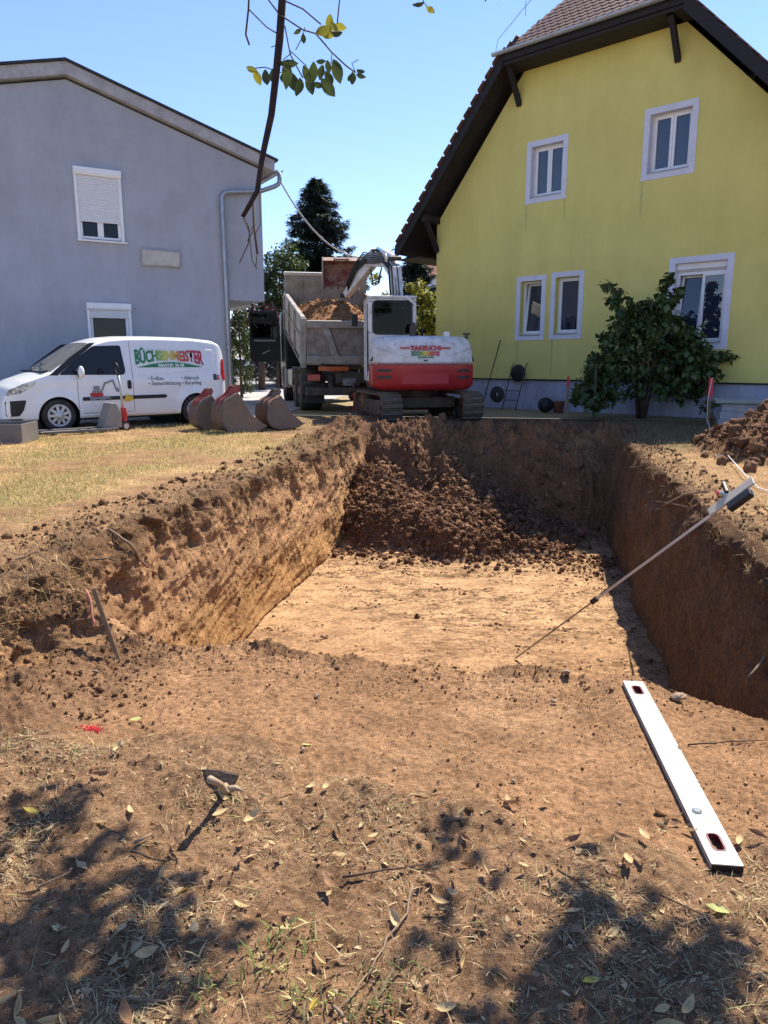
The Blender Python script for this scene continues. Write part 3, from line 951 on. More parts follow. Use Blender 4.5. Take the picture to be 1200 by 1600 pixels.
# roller-shuttered windows
def shutter_window(u0, u1, z0, z1, drop, label, bars=True):
    """z1 top of the box; drop = how far the slats come down."""
    bx = MB(); bx.prism([(-0.115, z1), (0.02, z1), (0.02, z1 - .15), (-0.085, z1 - .15), (-0.115, z1 - .11)], u0, u1, 'x')
    o = bx.build('window', M['pvc'], gh, bevel=0.008); o['label'] = label
    t = z1 - .15
    rl = MB(); rl.box((u0 + .005, -.06, z0), (u0 + .06, 0.02, t)); rl.build('guide_rail', M['pvc'], o, bevel=.004)
    rl = MB(); rl.box((u1 - .06, -.06, z0), (u1 - .005, 0.02, t)); rl.build('guide_rail', M['pvc'], o, bevel=.004)
    sl = MB()
    n = int(drop / 0.042)
    for i in range(n):
        zt = t - i * 0.042
        sl.prism([(-.035, zt), (-.046, zt - .012), (-.046, zt - .030), (-.035, zt - .040), (-.02, zt - .040), (-.02, zt)], u0 + .058, u1 - .058, 'x')
    q = sl.build('shutter_slats', M['rail'], o)
    zb = t - n * 0.042
    fr = MB(); a0, a1 = u0 + .06, u1 - .06
    y = 0.0
    fr.box((a0, y, z0), (a0 + .06, y + .07, t)); fr.box((a1 - .06, y, z0), (a1, y + .07, t)); fr.box((a0 + .06, y, z0), (a1 - .06, y + .07, z0 + .075)); fr.box((a0 + .06, y, t - .06), (a1 - .06, y + .07, t))
    if bars: fr.box(((a0 + a1) / 2 - .06, y - .006, z0 + .075), ((a0 + a1) / 2 + .06, y + .064, t - .06))
    fr.build('frame', M['pvc'], o, bevel=.006)
    g = MB(); g.box((a0 + .05, y + .03, z0 + .07), (a1 - .05, y + .04, t - .05)); g.build('pane', M['glass'], o)
    s = MB(); s.box((u0 - .01, -.09, z0 - .035), (u1 + .04, .03, z0 - .003)); s.build('sill', M['pvc'], o, bevel=.004)
shutter_window(-2.66, -1.70, 3.80, 5.235, 0.96, 'upper window with its white roller shutter mostly lowered')
shutter_window(-2.60, -1.67, 0.95, 2.50, 0.20, 'lower window with its roller shutter raised', bars=False)
# blank sign box on the wall
pl = MB(); pl.box((-1.37, -.07, 3.34), (-.52, 0.0, 3.69)); po = pl.build('sign_box', mat('sign_frame', (0.42, 0.39, 0.36), 0.7, var=0.3, scale=6), gh, bevel=.006)
pl = MB(); pl.box((-1.34, -.078, 3.37), (-.55, -.0705, 3.66)); pl.build('sign_panel', mat('sign_panel', (0.52, 0.48, 0.43), 0.8, c2=(0.40, 0.37, 0.33), scale=5), po)
# glazed canopy behind the corner
cn = MB()
slab(cn, [(1.55, 3.6, 3.75), (1.55, 6.6, 3.75), (2.5, 6.6, 2.85), (2.5, 3.6, 2.85)], 0.05)
co = cn.build('canopy', mat('weathered_canopy', (0.42, 0.40, 0.40), 0.6, var=0.4, scale=5), gh)
cf = MB()
for k in range(4):
    yk = 3.6 + k * 1.0
    cf.beam((1.53, yk, 3.80), (2.53, yk, 2.86), .05, .06)
cf.beam((2.5, 3.6, 2.86), (2.5, 6.6, 2.86), .06, .07); cf.build('canopy_bars', M['darkwood'], co)
# ------------------------------------------------------------------ white delivery van
M['white_paint'] = mat('white_car_paint', (0.80, 0.80, 0.79), 0.28, var=0.07, scale=2.2, spec=0.5, coat=0.5)
M['black_plastic'] = mat('black_plastic', (0.016, 0.016, 0.017), 0.5, var=0.3, scale=10)
M['rubber'] = mat('tyre_rubber', (0.02, 0.02, 0.021), 0.85, var=0.4, scale=9, c2=(0.06, 0.05, 0.042), bump=0.3, bscale=60)
M['alloy'] = mat('wheel_cover', (0.50, 0.50, 0.50), 0.35, metal=0.5, var=0.2, scale=9)
M['car_glass'] = glass_mat('car_glass', (0.012, 0.015, 0.018), 0.02)
M['screen_glass'] = mat('windscreen_glass', (0.20, 0.19, 0.16), 0.04, spec=0.7, var=0.5, scale=2.5)  # beige-grey base paints in reflections and light from inside
M['red_lens'] = mat('red_lens', (0.35, 0.012, 0.015), 0.15, spec=0.6)
M['lamp_lens'] = mat('headlamp_lens', (0.50, 0.53, 0.58), 0.12, metal=0.4, c2=(0.12, 0.13, 0.15), scale=14, lo=.45, hi=.55)
M['green_print'] = mat('green_print', (0.02, 0.20, 0.06), 0.4)
M['white_print'] = mat('white_print', (0.80, 0.80, 0.80), 0.4)
M['pale_print'] = mat('pale_green_print', (0.60, 0.72, 0.64), 0.4)
M['black_print'] = mat('black_print', (0.02, 0.02, 0.02), 0.4)
M['red_print'] = mat('red_print', (0.45, 0.02, 0.03), 0.4)
M['yellow_print'] = mat('yellow_print', (0.62, 0.42, 0.03), 0.4)
M['grey_print'] = mat('grey_print', (0.22, 0.22, 0.24), 0.5)

def gradient_print(name, x0, x1):
    """Print that runs green - yellow - red along the lettering (object x)."""
    m, nt, b = _mat(name)
    tc = nt.nodes.new('ShaderNodeTexCoord'); sp = nt.nodes.new('ShaderNodeSeparateXYZ'); mr = nt.nodes.new('ShaderNodeMapRange')
    nt.links.new(tc.outputs['Object'], sp.inputs[0]); nt.links.new(sp.outputs['X'], mr.inputs['Value'])
    mr.inputs['From Min'].default_value = x0; mr.inputs['From Max'].default_value = x1
    r = nt.nodes.new('ShaderNodeValToRGB')
    r.color_ramp.elements[0].color = (0.015, 0.17, 0.06, 1); r.color_ramp.elements[0].position = 0.0
    r.color_ramp.elements[1].color = (0.48, 0.015, 0.06, 1); r.color_ramp.elements[1].position = 1.0
    for p, c in ((0.27, (0.02, 0.19, 0.06, 1)), (0.36, (0.22, 0.40, 0.03, 1)), (0.46, (0.66, 0.52, 0.03, 1)), (0.58, (0.68, 0.36, 0.02, 1)), (0.68, (0.55, 0.05, 0.04, 1))):
        e = r.color_ramp.elements.new(p); e.color = c
    nt.links.new(mr.outputs[0], r.inputs['Fac']); nt.links.new(r.outputs['Color'], b.inputs['Base Color'])
    b.inputs['Roughness'].default_value = 0.4
    return m

van = empty('delivery_van', (-5.36, 14.79, 0.0), R(-139.4), 'white delivery van with colourful company lettering parked beside the grey house', 'van')
VT = np.array([(2.30, .50), (2.285, .62), (2.25, .74), (2.16, .86), (1.95, .98), (1.60, 1.10), (1.45, 1.155), (1.30, 1.26), (0.80, 1.60), (0.60, 1.71), (0.35, 1.78), (0.0, 1.815), (-0.6, 1.83), (-1.4, 1.82), (-1.85, 1.785), (-2.02, 1.72), (-2.09, 1.60), (-2.12, 1.45), (-2.14, 1.2)])[::-1]
VW = np.array([(2.30, .52), (2.28, .66), (2.22, .77), (2.10, .845), (1.9, .885), (1.6, .905), (1.0, .915), (-1.6, .915), (-1.95, .90), (-2.06, .865), (-2.12, .80), (-2.14, .74)])[::-1]
def v_top(x): return float(np.interp(x, VT[:, 0], VT[:, 1]))
def v_w(x): return float(np.interp(x, VW[:, 0], VW[:, 1]))
def v_side(x, z):
    """Half width of the body side at length x and height z."""
    t = np.interp(z, [0.2, 0.35, 0.55, 0.95, 1.06, 1.75, 1.85], [0.955, 0.985, 1.0, 0.997, 0.975, 0.865, 0.85])
    bulge = 0.0
    for ax in (1.38, -1.38):
        d = math.hypot(x - ax, z - 0.31)
        bulge = max(bulge, 0.022 * max(0, 1 - abs(d - .38) / .13))
    return v_w(x) * float(t) + bulge
def van_body():
    xs = sorted(set(np.round(np.concatenate([np.linspace(-2.14, -1.9, 8), np.linspace(-1.9, 1.9, 86), np.linspace(1.9, 2.30, 16)]), 4)))
    secs = []
    NS, NC, NT = 30, 6, 6
    for x in xs:
        zt = v_top(x); zb = 0.24 if abs(x) < 2.0 else 0.27
        wtop = v_side(x, zt - .1)
        rc = 0.10 if x < 1.3 else 0.07
        rc = min(rc, (zt - zb) * .3)
        pts = [(0.0, zb), (v_w(x) * .5, zb), (v_w(x) * .9, zb)]
        zs = np.linspace(zb + .02, zt - rc, NS)
        pts += [(v_side(x, z), z) for z in zs]
        w0 = v_side(x, zt - rc)
        crown = 0.035
        for k in range(1, NC + 1):
            a = math.pi / 2 * k / NC
            pts.append((w0 - rc * 1.5 * (1 - math.cos(a)), zt - rc + (rc - crown) * math.sin(a)))
        wt = w0 - rc * 1.5
        for k in range(1, NT + 1):
            f = 1 - k / NT
            pts.append((wt * f, zt - crown * f * f))
        secs.append(pts)
    m = len(secs[0])
    vs, idx = [], []
    for x, pts in zip(xs, secs):
        row = [(x, p[0], p[1]) for p in pts] + [(x, -p[0], p[1]) for p in pts[-2:0:-1]]
        vs += row
    n = 2 * m - 2
    fs = []
    for i in range(len(xs) - 1):
        for k in range(n):
            j = (k + 1) % n
            fs.append((i * n + k, i * n + j, (i + 1) * n + j, (i + 1) * n + k))
    fs.append(tuple(range(n))); fs.append(tuple(range((len(xs) - 1) * n, len(xs) * n)))
    bm = bmesh.new()
    bv = [bm.verts.new(v) for v in vs]
    for f in fs: bm.faces.new([bv[i] for i in f])
    # wheel arches
    kill = []
    for f in bm.faces:
        c = f.calc_center_median()
        for ax in (1.38, -1.38):
            if math.hypot(c.x - ax, c.z - .30) < .365 and abs(c.y) > .45:
                kill.append(f); break
    bmesh.ops.delete(bm, geom=list(set(kill)), context='FACES')
    for v in bm.verts:
        if v.is_boundary and abs(v.co.y) > .45:
            for ax in (1.38, -1.38):
                d = math.hypot(v.co.x - ax, v.co.z - .30)
                if .2 < d < .5 and v.co.z > .25:
                    s = .365 / d
                    v.co.x = ax + (v.co.x - ax) * s; v.co.z = .30 + (v.co.z - .30) * s
    bmesh.ops.recalc_face_normals(bm, faces=bm.faces)
    me = bpy.data.meshes.new('body'); bm.to_mesh(me); bm.free()
    me.polygons.foreach_set('use_smooth', [True] * len(me.polygons))
    return link('body', me, M['white_paint'], van)
van_body()
def fill_poly(poly, step=0.06):
    """Triangulated 2-D polygon refined enough to lie on a curved side."""
    bm = bmesh.new()
    vs = [bm.verts.new((p[0], p[1], 0)) for p in poly]
    bm.faces.new(vs)
    x0, x1 = min(p[0] for p in poly), max(p[0] for p in poly); z0, z1 = min(p[1] for p in poly), max(p[1] for p in poly)
    for k in range(1, int((x1 - x0) / step)):
        bmesh.ops.bisect_plane(bm, geom=bm.verts[:] + bm.edges[:] + bm.faces[:], plane_co=(x0 + k * step, 0, 0), plane_no=(1, 0, 0))
    for k in range(1, int((z1 - z0) / step)):
        bmesh.ops.bisect_plane(bm, geom=bm.verts[:] + bm.edges[:] + bm.faces[:], plane_co=(0, z0 + k * step, 0), plane_no=(0, 1, 0))
    bm.verts.index_update()
    v = [(q.co.x, q.co.y) for q in bm.verts]; f = [[q.index for q in p.verts] for p in bm.faces]
    bm.free()
    return v, f
def round_poly(poly, r=0.03, n=4):
    out = []
    m = len(poly)
    for i in range(m):
        p, a, b = Vector(poly[i]), Vector(poly[i - 1]), Vector(poly[(i + 1) % m])
        da, db = (a - p), (b - p)
        ra = min(r, da.length * .45); rb = min(r, db.length * .45)
        s, e = p + da.normalized() * ra, p + db.normalized() * rb
        for k in range(n + 1):
            t = k / n
            q = s * (1 - t) ** 2 + p * 2 * t * (1 - t) + e * t * t
            out.append((q.x, q.y))
    return out
def side_panel(name, poly, material, off=0.004, parent=van, side=1, r=0.03, thick=0.0):
    v, f = fill_poly(round_poly(poly, r) if r else poly)
    mb = MB()
    vs = [(x, side * (v_side(x, z) + off), z) for x, z in v]
    mb.add(vs, f, True)
    return mb.build(name, material, parent)
for s in (1, -1):
    side_panel('side_window', [(1.33, 1.065), (0.98, 1.37), (0.66, 1.60), (0.13, 1.62), (0.08, 1.12), (0.12, 1.055)], M['car_glass'], 0.006, side=s, r=.04)
    side_panel('pillar_trim', [(1.50, 1.06), (1.36, 1.052), (0.90, 1.43), (0.64, 1.63), (0.60, 1.665), (0.72, 1.655), (1.25, 1.27)], M['black_plastic'], 0.0045, side=s, r=.01)
    side_panel('door_strip', [(0.95, .575), (0.95, .645), (-.70, .655), (-.74, .62), (-.70, .585)], M['black_plastic'], 0.012, side=s, r=.02)
    side_panel('door_handle', [(.07, .78), (.07, .95), (-.01, .95), (-.01, .78)], M['black_plastic'], 0.012, side=s, r=.035)
    side_panel('headlight', [(2.235, .70), (2.20, .80), (1.98, .905), (1.72, .955), (1.80, .87), (2.02, .74)], M['lamp_lens'], 0.006, side=s, r=.02)
    side_panel('grille_corner', [(2.25, .32), (2.255, .60), (1.93, .62), (1.98, .44), (2.06, .33)], M['black_plastic'], 0.006, side=s, r=.03)
    side_panel('tail_light', [(-2.015, .92), (-1.985, 1.05), (-2.03, 1.36), (-2.11, 1.36), (-2.12, .92)], M['red_lens'], 0.008, side=s, r=.02)
    # grooves of the doors
    g = MB()
    def line(pts, r=0.004):
        g.tube([(x, s * (v_side(x, z) + .0005), z) for x, z in pts], r, 5)
    line([(-.05, z) for z in np.linspace(.36, 1.70, 14)])
    line([(x, .34) for x in np.linspace(.94, -.05, 8)])
    line([(1.02, z) for z in np.linspace(.36, 1.0, 8)])
    g.build('door_gap', M['black_print'], van)
    g = MB()
    ring = round_poly([(-.17, 1.03), (-.17, 1.55), (-1.86, 1.55), (-1.80, 1.22), (-1.68, 1.14)], .09, 6)
    g.tube([(x, s * (v_side(x, z) - .002), z) for x, z in ring + ring[:1]], 0.009, 6, caps=False)
    g.build('side_moulding', M['white_paint'], van)
    mi = MB(); mi.ico((0.98, s * 1.045, 1.115), 1, 3, (0.055, .085, .115)); mo = mi.build('mirror', M['white_paint'], van)
    mi = MB(); mi.box((1.01, s * .90, 1.03), (.95, s * 1.05, 1.06)); mi.build('mirror_arm', M['black_plastic'], mo, bevel=.01)
# windscreen on the sloping front
mb = MB()
xs = np.linspace(1.44, 0.67, 14); NN = 14
vs, fs = [], []
for x in xs:
    zt = v_top(x)
    w0 = v_side(x, zt - .08) - .10
    for k in range(NN + 1):
        f = 2 * k / NN - 1
        vs.append((x + .004, w0 * f, zt - .035 * f * f + .006))
for i in range(len(xs) - 1):
    for k in range(NN):
        a = i * (NN + 1) + k
        fs.append((a, a + 1, a + NN + 2, a + NN + 1))
mb.add(vs, fs, True); mb.build('windscreen', M['screen_glass'], van)
wp = MB(); wp.tube([(1.50, .35, 1.16), (1.36, .1, 1.25), (1.30, -.35, 1.29)], .012, 5); wp.tube([(1.52, -.1, 1.155), (1.40, -.4, 1.215), (1.34, -.62, 1.24)], .012, 5); wp.box((1.56, -.7, 1.115), (1.46, .7, 1.145)); wp.build('wipers', M['black_plastic'], van)
mb = MB(); mb.box((2.31, -.45, .33), (2.24, .45, .60)); mb.build('grille', M['black_plastic'], van, bevel=.02)
mb = MB(); mb.box((-2.10, -.7, .26), (-2.20, .7, .50)); mb.build('rear_bumper', M['black_plastic'], van, bevel=.03)
# wheels
def wheel_mesh(r, w, rim):
    t = MB()
    t.lathe([(rim, -w / 2 + .01), (rim + .03, -w / 2), (r - .03, -w / 2 + .005), (r - .008, -w / 2 + .03), (r, -w / 2 + .055), (r, w / 2 - .055), (r - .008, w / 2 - .03), (r - .03, w / 2 - .005), (rim + .03, w / 2), (rim, w / 2 - .01), (rim, -w / 2 + .01)], axis='y', n=36)
    return t
def cover_mesh(rim, w, n=9, y=None):
    c = MB()
    y = w / 2 - .02 if y is None else y
    c.lathe([(rim + .004, y - .03), (rim + .004, y + .006), (rim - .02, y + .010), (rim - .045, y + .004), (rim - .05, y - .01)], axis='y', n=36)
    c.lathe([(.075, y - .01), (.07, y + .022), (.045, y + .03), (0.001, y + .03)], axis='y', n=20)
    for k in range(n):
        a = 2 * math.pi * k / n
        p0 = (0.05 * math.cos(a), y + .006, .05 * math.sin(a)); p1 = ((rim - .03) * math.cos(a), y - .002, (rim - .03) * math.sin(a))
        c.beam(p0, p1, .052, .022, up=(0, 1, 0))
    return c
for ax in (1.38, -1.38):
    for s in (1, -1):
        tw = wheel_mesh(.315, .2, .215)
        wo = tw.build('wheel', M['rubber'], van); wo.location = (ax, s * .80, .315)
        if s < 0: wo.rotation_euler = (0, 0, math.pi)
        cover_mesh(.215, .2).build('wheel_cover', M['alloy'], wo)
        d = MB(); d.lathe([(.20, .06), (.001, .06)], axis='y', n=24); d.build('brake_disc', M['black_plastic'], wo)
mb = MB()
for ax in (1.38, -1.38):
    for s in (1, -1):
        mb.lathe([(.372, s * .50), (.372, s * .905)], (ax, 0, .30), axis='y', n=40)
        mb.lathe([(.372, s * .50), (.001, s * .50)], (ax, 0, .30), axis='y', n=40)
mb.box((-2.0, -.7, .2), (2.0, .7, .30)); mb.build('underbody', M['black_plastic'], van)
van.scale = (.965, .965, .955)
# ---- lettering on the near side
def side_text(name, s, xc, zc, size, material, bold=0.0, sx=1.0, warp=None, off=0.006, parent=van):
    me = text_mesh(name, s, size, bold)
    co = np.zeros(len(me.vertices) * 3, dtype=np.float32); me.vertices.foreach_get('co', co); co = co.reshape(-1, 3)
    out = []
    for X, Y, _ in co:
        X *= sx
        if warp: X, Y = warp(X, Y)
        x, z = xc - X, zc + Y
        out.append((x, v_side(x, z) + off, z))
    me.vertices.foreach_set('co', np.array(out, dtype=np.float32).ravel())
    me.update()
    return link(name, me, material, parent)
TXC = -0.86
def warp_big(X, Y):
    # tall, arched and slightly uneven letters
    f = X / 0.73
    return X, Y * (1.0 + .28 * abs(f)) + .035 - .075 * f * f * (1 if Y < .03 else .1) + .008 * math.sin(X * 17)
side_text('lettering', 'BÜCHSENMEISTER', TXC, 1.385, 0.235, gradient_print('van_letters', TXC + .74, TXC - .74), bold=.010, sx=.76, warp=warp_big, off=.0085)
side_text('lettering_halo', 'BÜCHSENMEISTER', TXC, 1.385, 0.235, M['pale_print'], bold=.022, sx=.76, warp=warp_big, off=.006)
band = [(TXC + .70, 1.195)] + [(TXC + .70 - 1.42 * k / 16, 1.195 + .105 * math.sin(math.pi * k / 16)) for k in range(1, 16)] + [(TXC - .72, 1.195)]
side_panel('print_band', band, M['green_print'], .0055, r=0)
side_text('phone_number', '0664/181 36 08', TXC - .02, 1.235, .088, M['white_print'], bold=.003, sx=1.0, off=.009)
for (t, xc, zc) in (('• Erdbau', -.52, .975), ('• Steinschlichtung', -.70, .875), ('• Abbruch', -1.26, .975), ('• Recycling', -1.29, .875)):
    side_text('service_text', t, xc, zc, .112, M['black_print'], bold=.0, sx=.86, off=.007)
side_text('mark', 'E', -1.83, .98, .15, M['black_print'], bold=.012, off=.008)
side_text('mark', '5', -1.91, .975, .13, M['red_print'], bold=.008, off=.008)
# picture of a small digger on a low loader, on the front door
def pic(name, polys, material, off=.0075):
    mb = MB()
    for p in polys:
        v, f = fill_poly(p, .2)
        mb.add([(x, v_side(x, z) + off, z) for x, z in v], f)
    return mb.build(name, material, van)
bx_ = lambda x0, x1, z0, z1: [(x0, z0), (x1, z0), (x1, z1), (x0, z1)]
pic('door_picture', [bx_(.82, .42, .60, .64), bx_(.80, .70, .575, .60), bx_(.62, .52, .575, .60), bx_(.76, .58, .72, .76)], M['grey_print'], .0140)
pic('door_picture', [bx_(.80, .56, .655, .72), bx_(.74, .60, .645, .66)], M['red_print'], .0145)
pic('door_picture', [bx_(.735, .62, .765, .85), [(.58, .72), (.61, .74), (.53, .90), (.50, .89)], [(.53, .87), (.53, .91), (.36, .97), (.35, .94)], [(.38, .965), (.34, .965), (.29, .80), (.32, .80)], [(.33, .81), (.25, .80), (.24, .72), (.30, .74)]], M['grey_print'], .0150)
pic('door_picture', [bx_(.16, .02, .54, .60), bx_(.13, .05, .60, .67), bx_(.06, -.02, .56, .64)], M['yellow_print'], .0145)
# ------------------------------------------------------------------ digger, tipper truck, buckets and tools of the site
M['mwhite'] = mat('machine_white', (0.66, 0.65, 0.63), 0.42, var=0.12, scale=5.0, spec=0.45, c2=(0.46, 0.42, 0.37), lo=.30, hi=.58, detail=9)
M['mred'] = mat('machine_red', (0.42, 0.022, 0.026), 0.40, var=0.25, scale=3, spec=0.5)
M['mred_worn'] = mat('worn_red', (0.36, 0.03, 0.035), 0.5, c2=(0.28, 0.10, 0.07), scale=5, lo=.38, hi=.55)
M['steel'] = mat('worn_steel', (0.135, 0.112, 0.098), 0.5, metal=0.35, c2=(0.19, 0.13, 0.09), scale=4, bump=.25, bscale=40)
M['steel_dark'] = mat('dark_steel', (0.045, 0.042, 0.042), 0.6, metal=0.3, c2=(0.12, 0.085, 0.06), scale=5, bump=.3, bscale=40)
M['rust'] = mat('rust', (0.24, 0.12, 0.065), 0.85, var=.4, scale=8)
M['track'] = mat('muddy_track', (0.075, 0.062, 0.052), 0.85, c2=(0.16, 0.115, 0.075), scale=6, bump=.4, bscale=40)
M['chrome'] = mat('chrome_rod', (0.75, 0.75, 0.75), 0.12, metal=1.0)
M['boxgrey'] = mat('tipper_body_grey', (0.36, 0.335, 0.30), 0.6, c2=(0.23, 0.195, 0.16), scale=3.5, bump=.2, bscale=40)
M['cabblack'] = mat('truck_black', (0.006, 0.0065, 0.010), 0.4, spec=.3)
M['orange_lens'] = mat('orange_lens', (0.45, 0.09, 0.02), 0.2)
M['hose'] = mat('hydraulic_hose', (0.02, 0.02, 0.022), 0.5)
M['bucket_dusty'] = mat('dusty_red_bucket', (0.20, 0.035, 0.035), 0.6, c2=(0.30, 0.20, 0.15), scale=4, lo=.40, hi=.62)

def tint_glass(name, t=0.35):
    m, nt, b = _mat(name)
    tr = nt.nodes.new('ShaderNodeBsdfTransparent'); tr.inputs['Color'].default_value = (t * .85, t, t * .98, 1)
    gl = nt.nodes.new('ShaderNodeBsdfGlossy'); gl.inputs['Roughness'].default_value = 0.02
    fr = nt.nodes.new('ShaderNodeFresnel'); fr.inputs['IOR'].default_value = 1.28
    mx = nt.nodes.new('ShaderNodeMixShader')
    nt.links.new(fr.outputs[0], mx.inputs[0]); nt.links.new(tr.outputs[0], mx.inputs[1]); nt.links.new(gl.outputs[0], mx.inputs[2])
    nt.links.new(mx.outputs[0], nt.nodes['Material Output'].inputs['Surface'])
    return m
M['tint'] = tint_glass('tinted_glass', 0.22)

# ---- digger
EX, EY, EYAW = 0.72, 16.75, 5.0
ex = empty('excavator', (EX, EY, 0.0), R(EYAW), 'white and red crawler excavator seen from behind, its arm over the tipper truck', 'excavator')
def track_path(L, h, n):
    r = h / 2
    st = L - h
    per = 2 * st + 2 * math.pi * r
    out = []
    for k in range(n):
        d = per * k / n
        if d < st: out.append((-st / 2 + d, h, 0.0))
        elif d < st + math.pi * r:
            a = (d - st) / r; out.append((st / 2 + r * math.sin(a), r + r * math.cos(a), -a))
        elif d < 2 * st + math.pi * r: out.append((st / 2 - (d - st - math.pi * r), 0.0, math.pi))
        else:
            a = (d - 2 * st - math.pi * r) / r; out.append((-st / 2 - r * math.sin(a), r - r * math.cos(a), math.pi - a))
    return out
shoe = MB(); shoe.box((-.225, -.062, -.02), (.225, .062, .012)); shoe.prism([(-.035, .012), (-.02, .045), (.0, .045), (.012, .012)], -.222, .222, 'x')
shoe_me = shoe.mesh('track_shoe'); shoe_me.materials.append(M['track'])
TLn, THt = 2.5, 0.60
for s in (-1, 1):
    fr = MB()
    fr.prism([(-TLn / 2 + .3, .14), (TLn / 2 - .3, .14), (TLn / 2 - .2, .26), (TLn / 2 - .35, .44), (-TLn / 2 + .35, .44), (-TLn / 2 + .2, .26)], -.13, .13, 'x')
    to = fr.build('track', M['steel_dark'], ex, bevel=.02); to.location = Matrix.Rotation(R(10), 3, 'Z') @ Vector((s * .90, 0, 0)); to.rotation_euler = (0, 0, R(10))
    n = 42
    for (y, z, a) in track_path(TLn, THt - .05, n):
        o = link('track_shoe', shoe_me, None, to); o.location = (0, y, z + .025); o.rotation_euler = (a, 0, 0)
    for yy, rr in ((-TLn / 2 + .3, .235), (TLn / 2 - .3, .235)):
        w = MB(); w.lathe([(.06, -.17), (rr * .55, -.17), (rr * .6, -.15), (rr, -.14), (rr, .14), (rr * .6, .15), (rr * .55, .17), (.06, .17)], (0, yy, .30), 'x', 20); w.build('sprocket', M['rust'], to)
    for k in range(5):
        w = MB(); w.lathe([(.03, -.16), (.085, -.16), (.085, .16), (.03, .16)], (0, -.72 + k * .36, .125), 'x', 14); w.build('roller', M['steel_dark'], to)
mb = MB(); mb.box((-.72, -.62, .26), (.72, .62, .50)); mb.cyl((0, 0, .5), (0, 0, .68), .5, n=28); uo = mb.build('undercarriage', M['steel_dark'], ex, bevel=.03); uo.rotation_euler = (0, 0, R(10))
# dozer blade ahead of the tracks
bl = MB(); bl.prism([(1.52, .08), (1.62, .10), (1.56, .30), (1.60, .52), (1.50, .50), (1.47, .28)], -1.1, 1.1, 'x')
for s in (-.45, .45): bl.beam((s, .5, .32), (s, 1.5, .26), .1, .14)
blo = bl.build('dozer_blade', M['mred_worn'], ex); blo.rotation_euler = (0, 0, R(10))
def plan(inset=0.0, yf=1.25):
    """Plan of the upper body: rounded tail, straight sides."""
    Rr, W = 1.50 - inset, 1.09 - inset
    pts = []
    a0 = math.asin(min(1, (W - .12) / Rr))
    for k in range(13):
        a = -a0 + 2 * a0 * k / 12
        pts.append((Rr * math.sin(a), -Rr * math.cos(a)))
    x, y = pts[-1]
    pts += [(W - .03, y + .07), (W, y + .20), (W, yf - .1), (W - .12, yf - inset)]
    pts += [(-W + .12, yf - inset), (-W, yf - .1), (-W, y + .20), (-W + .03, y + .07)]
    return pts
def loft(levels, name, material, parent, cap=True, yf=1.25, smooth=True):
    mb = MB(); vs = []; fs = []
    n = None
    for z, ins in levels:
        p = plan(ins, yf); n = len(p)
        vs += [(q[0], q[1], z) for q in p]
    for i in range(len(levels) - 1):
        for k in range(n):
            j = (k + 1) % n
            fs.append((i * n + k, i * n + j, (i + 1) * n + j, (i + 1) * n + k))
    fs.append(tuple(range(n - 1, -1, -1))); fs.append(tuple((len(levels) - 1) * n + k for k in range(n)))
    mb.add(vs, fs, False)
    o = mb.build(name, material, parent)
    if smooth:
        o.data.polygons.foreach_set('use_smooth', [True] * len(o.data.polygons))
        md = o.modifiers.new('edges', 'EDGE_SPLIT'); md.split_angle = R(38)
    return o
cw = loft([(.66, .16), (.70, .06), (.78, .0), (1.19, .0), (1.195, .02)], 'counterweight', M['mred'], ex, yf=.2)
pl = MB(); pl.box((-1.05, -.15, .68), (1.05, 1.22, .80)); pl.build('turntable_frame', M['steel_dark'], ex, bevel=.02)
hd = loft([(1.20, .045), (1.24, .015), (1.45, .03), (1.62, .07), (1.71, .13), (1.755, .22), (1.77, .34)], 'engine_hood', M['mwhite'], ex, yf=.1)
rs = MB(); rs.box((.15, .1, .80), (1.06, 1.2, 1.42)); rs.build('side_tank', M['mwhite'], ex, bevel=.06, seg=3)
# vents in the red tail, lamps, chimney
def tail_patch(name, x0, x1, z0, z1, material, off=.006, parent=None, ins=0.0):
    mb = MB(); n = max(2, int(abs(x1 - x0) / .08)); vs = []
    for k in range(n + 1):
        x = x0 + (x1 - x0) * k / n
        for z in (z0, z1):
            r = 1.50 - ins + off
            vs.append((x, -math.sqrt(max(.01, r * r - x * x)), z))
    mb.add(vs, [(2 * k, 2 * k + 2, 2 * k + 3, 2 * k + 1) for k in range(n)], True)
    return mb.build(name, material, parent or ex)
for s in (-1, 1):
    for z in (.93, 1.07):
        tail_patch('vent', s * .70, s * .96, z - .028, z + .028, M['black_print'], .012, cw)
tail_patch('counterweight_panel', -.48, .48, .80, 1.02, mat('machine_red_panel', (0.38, 0.02, 0.024), 0.45), .012, cw)
for s in (-1, 1): tail_patch('tail_reflector', s * .33, s * .52, 1.50, 1.54, M['red_lens'], .012, hd, ins=.03)
for s in (-1, 1):
    t = MB(); t.prism([(0, 0), (.16, 0), (.03, .15)], -.02, .02, 'y', Matrix.Translation((s * .985, -1.075, 1.26)) @ Matrix.Rotation(s * R(45), 4, 'Z') @ Matrix.Scale(s, 4, (1, 0, 0))); t.build('side_vent', M['black_print'], hd)
sk = MB(); sk.cyl((-.18, -.80, 1.70), (-.18, -.80, 1.98), .078, n=18); sk.cyl((-.18, -.80, 1.98), (-.18, -.86, 2.02), .062, .05, n=18); sk.build('exhaust', M['steel_dark'], ex)
lp = MB(); lp.box((.42, -1.15, 1.74), (.55, -.98, 1.86)); lp.build('rear_camera', M['mwhite'], ex, bevel=.025)
lp = MB(); lp.box((1.00, -.5, 1.72), (1.06, -.42, 1.83)); lp.cyl((.95, -.46, 1.84), (1.1, -.46, 1.84), .02, n=8); lp.build('grab_handle', M['steel_dark'], ex)
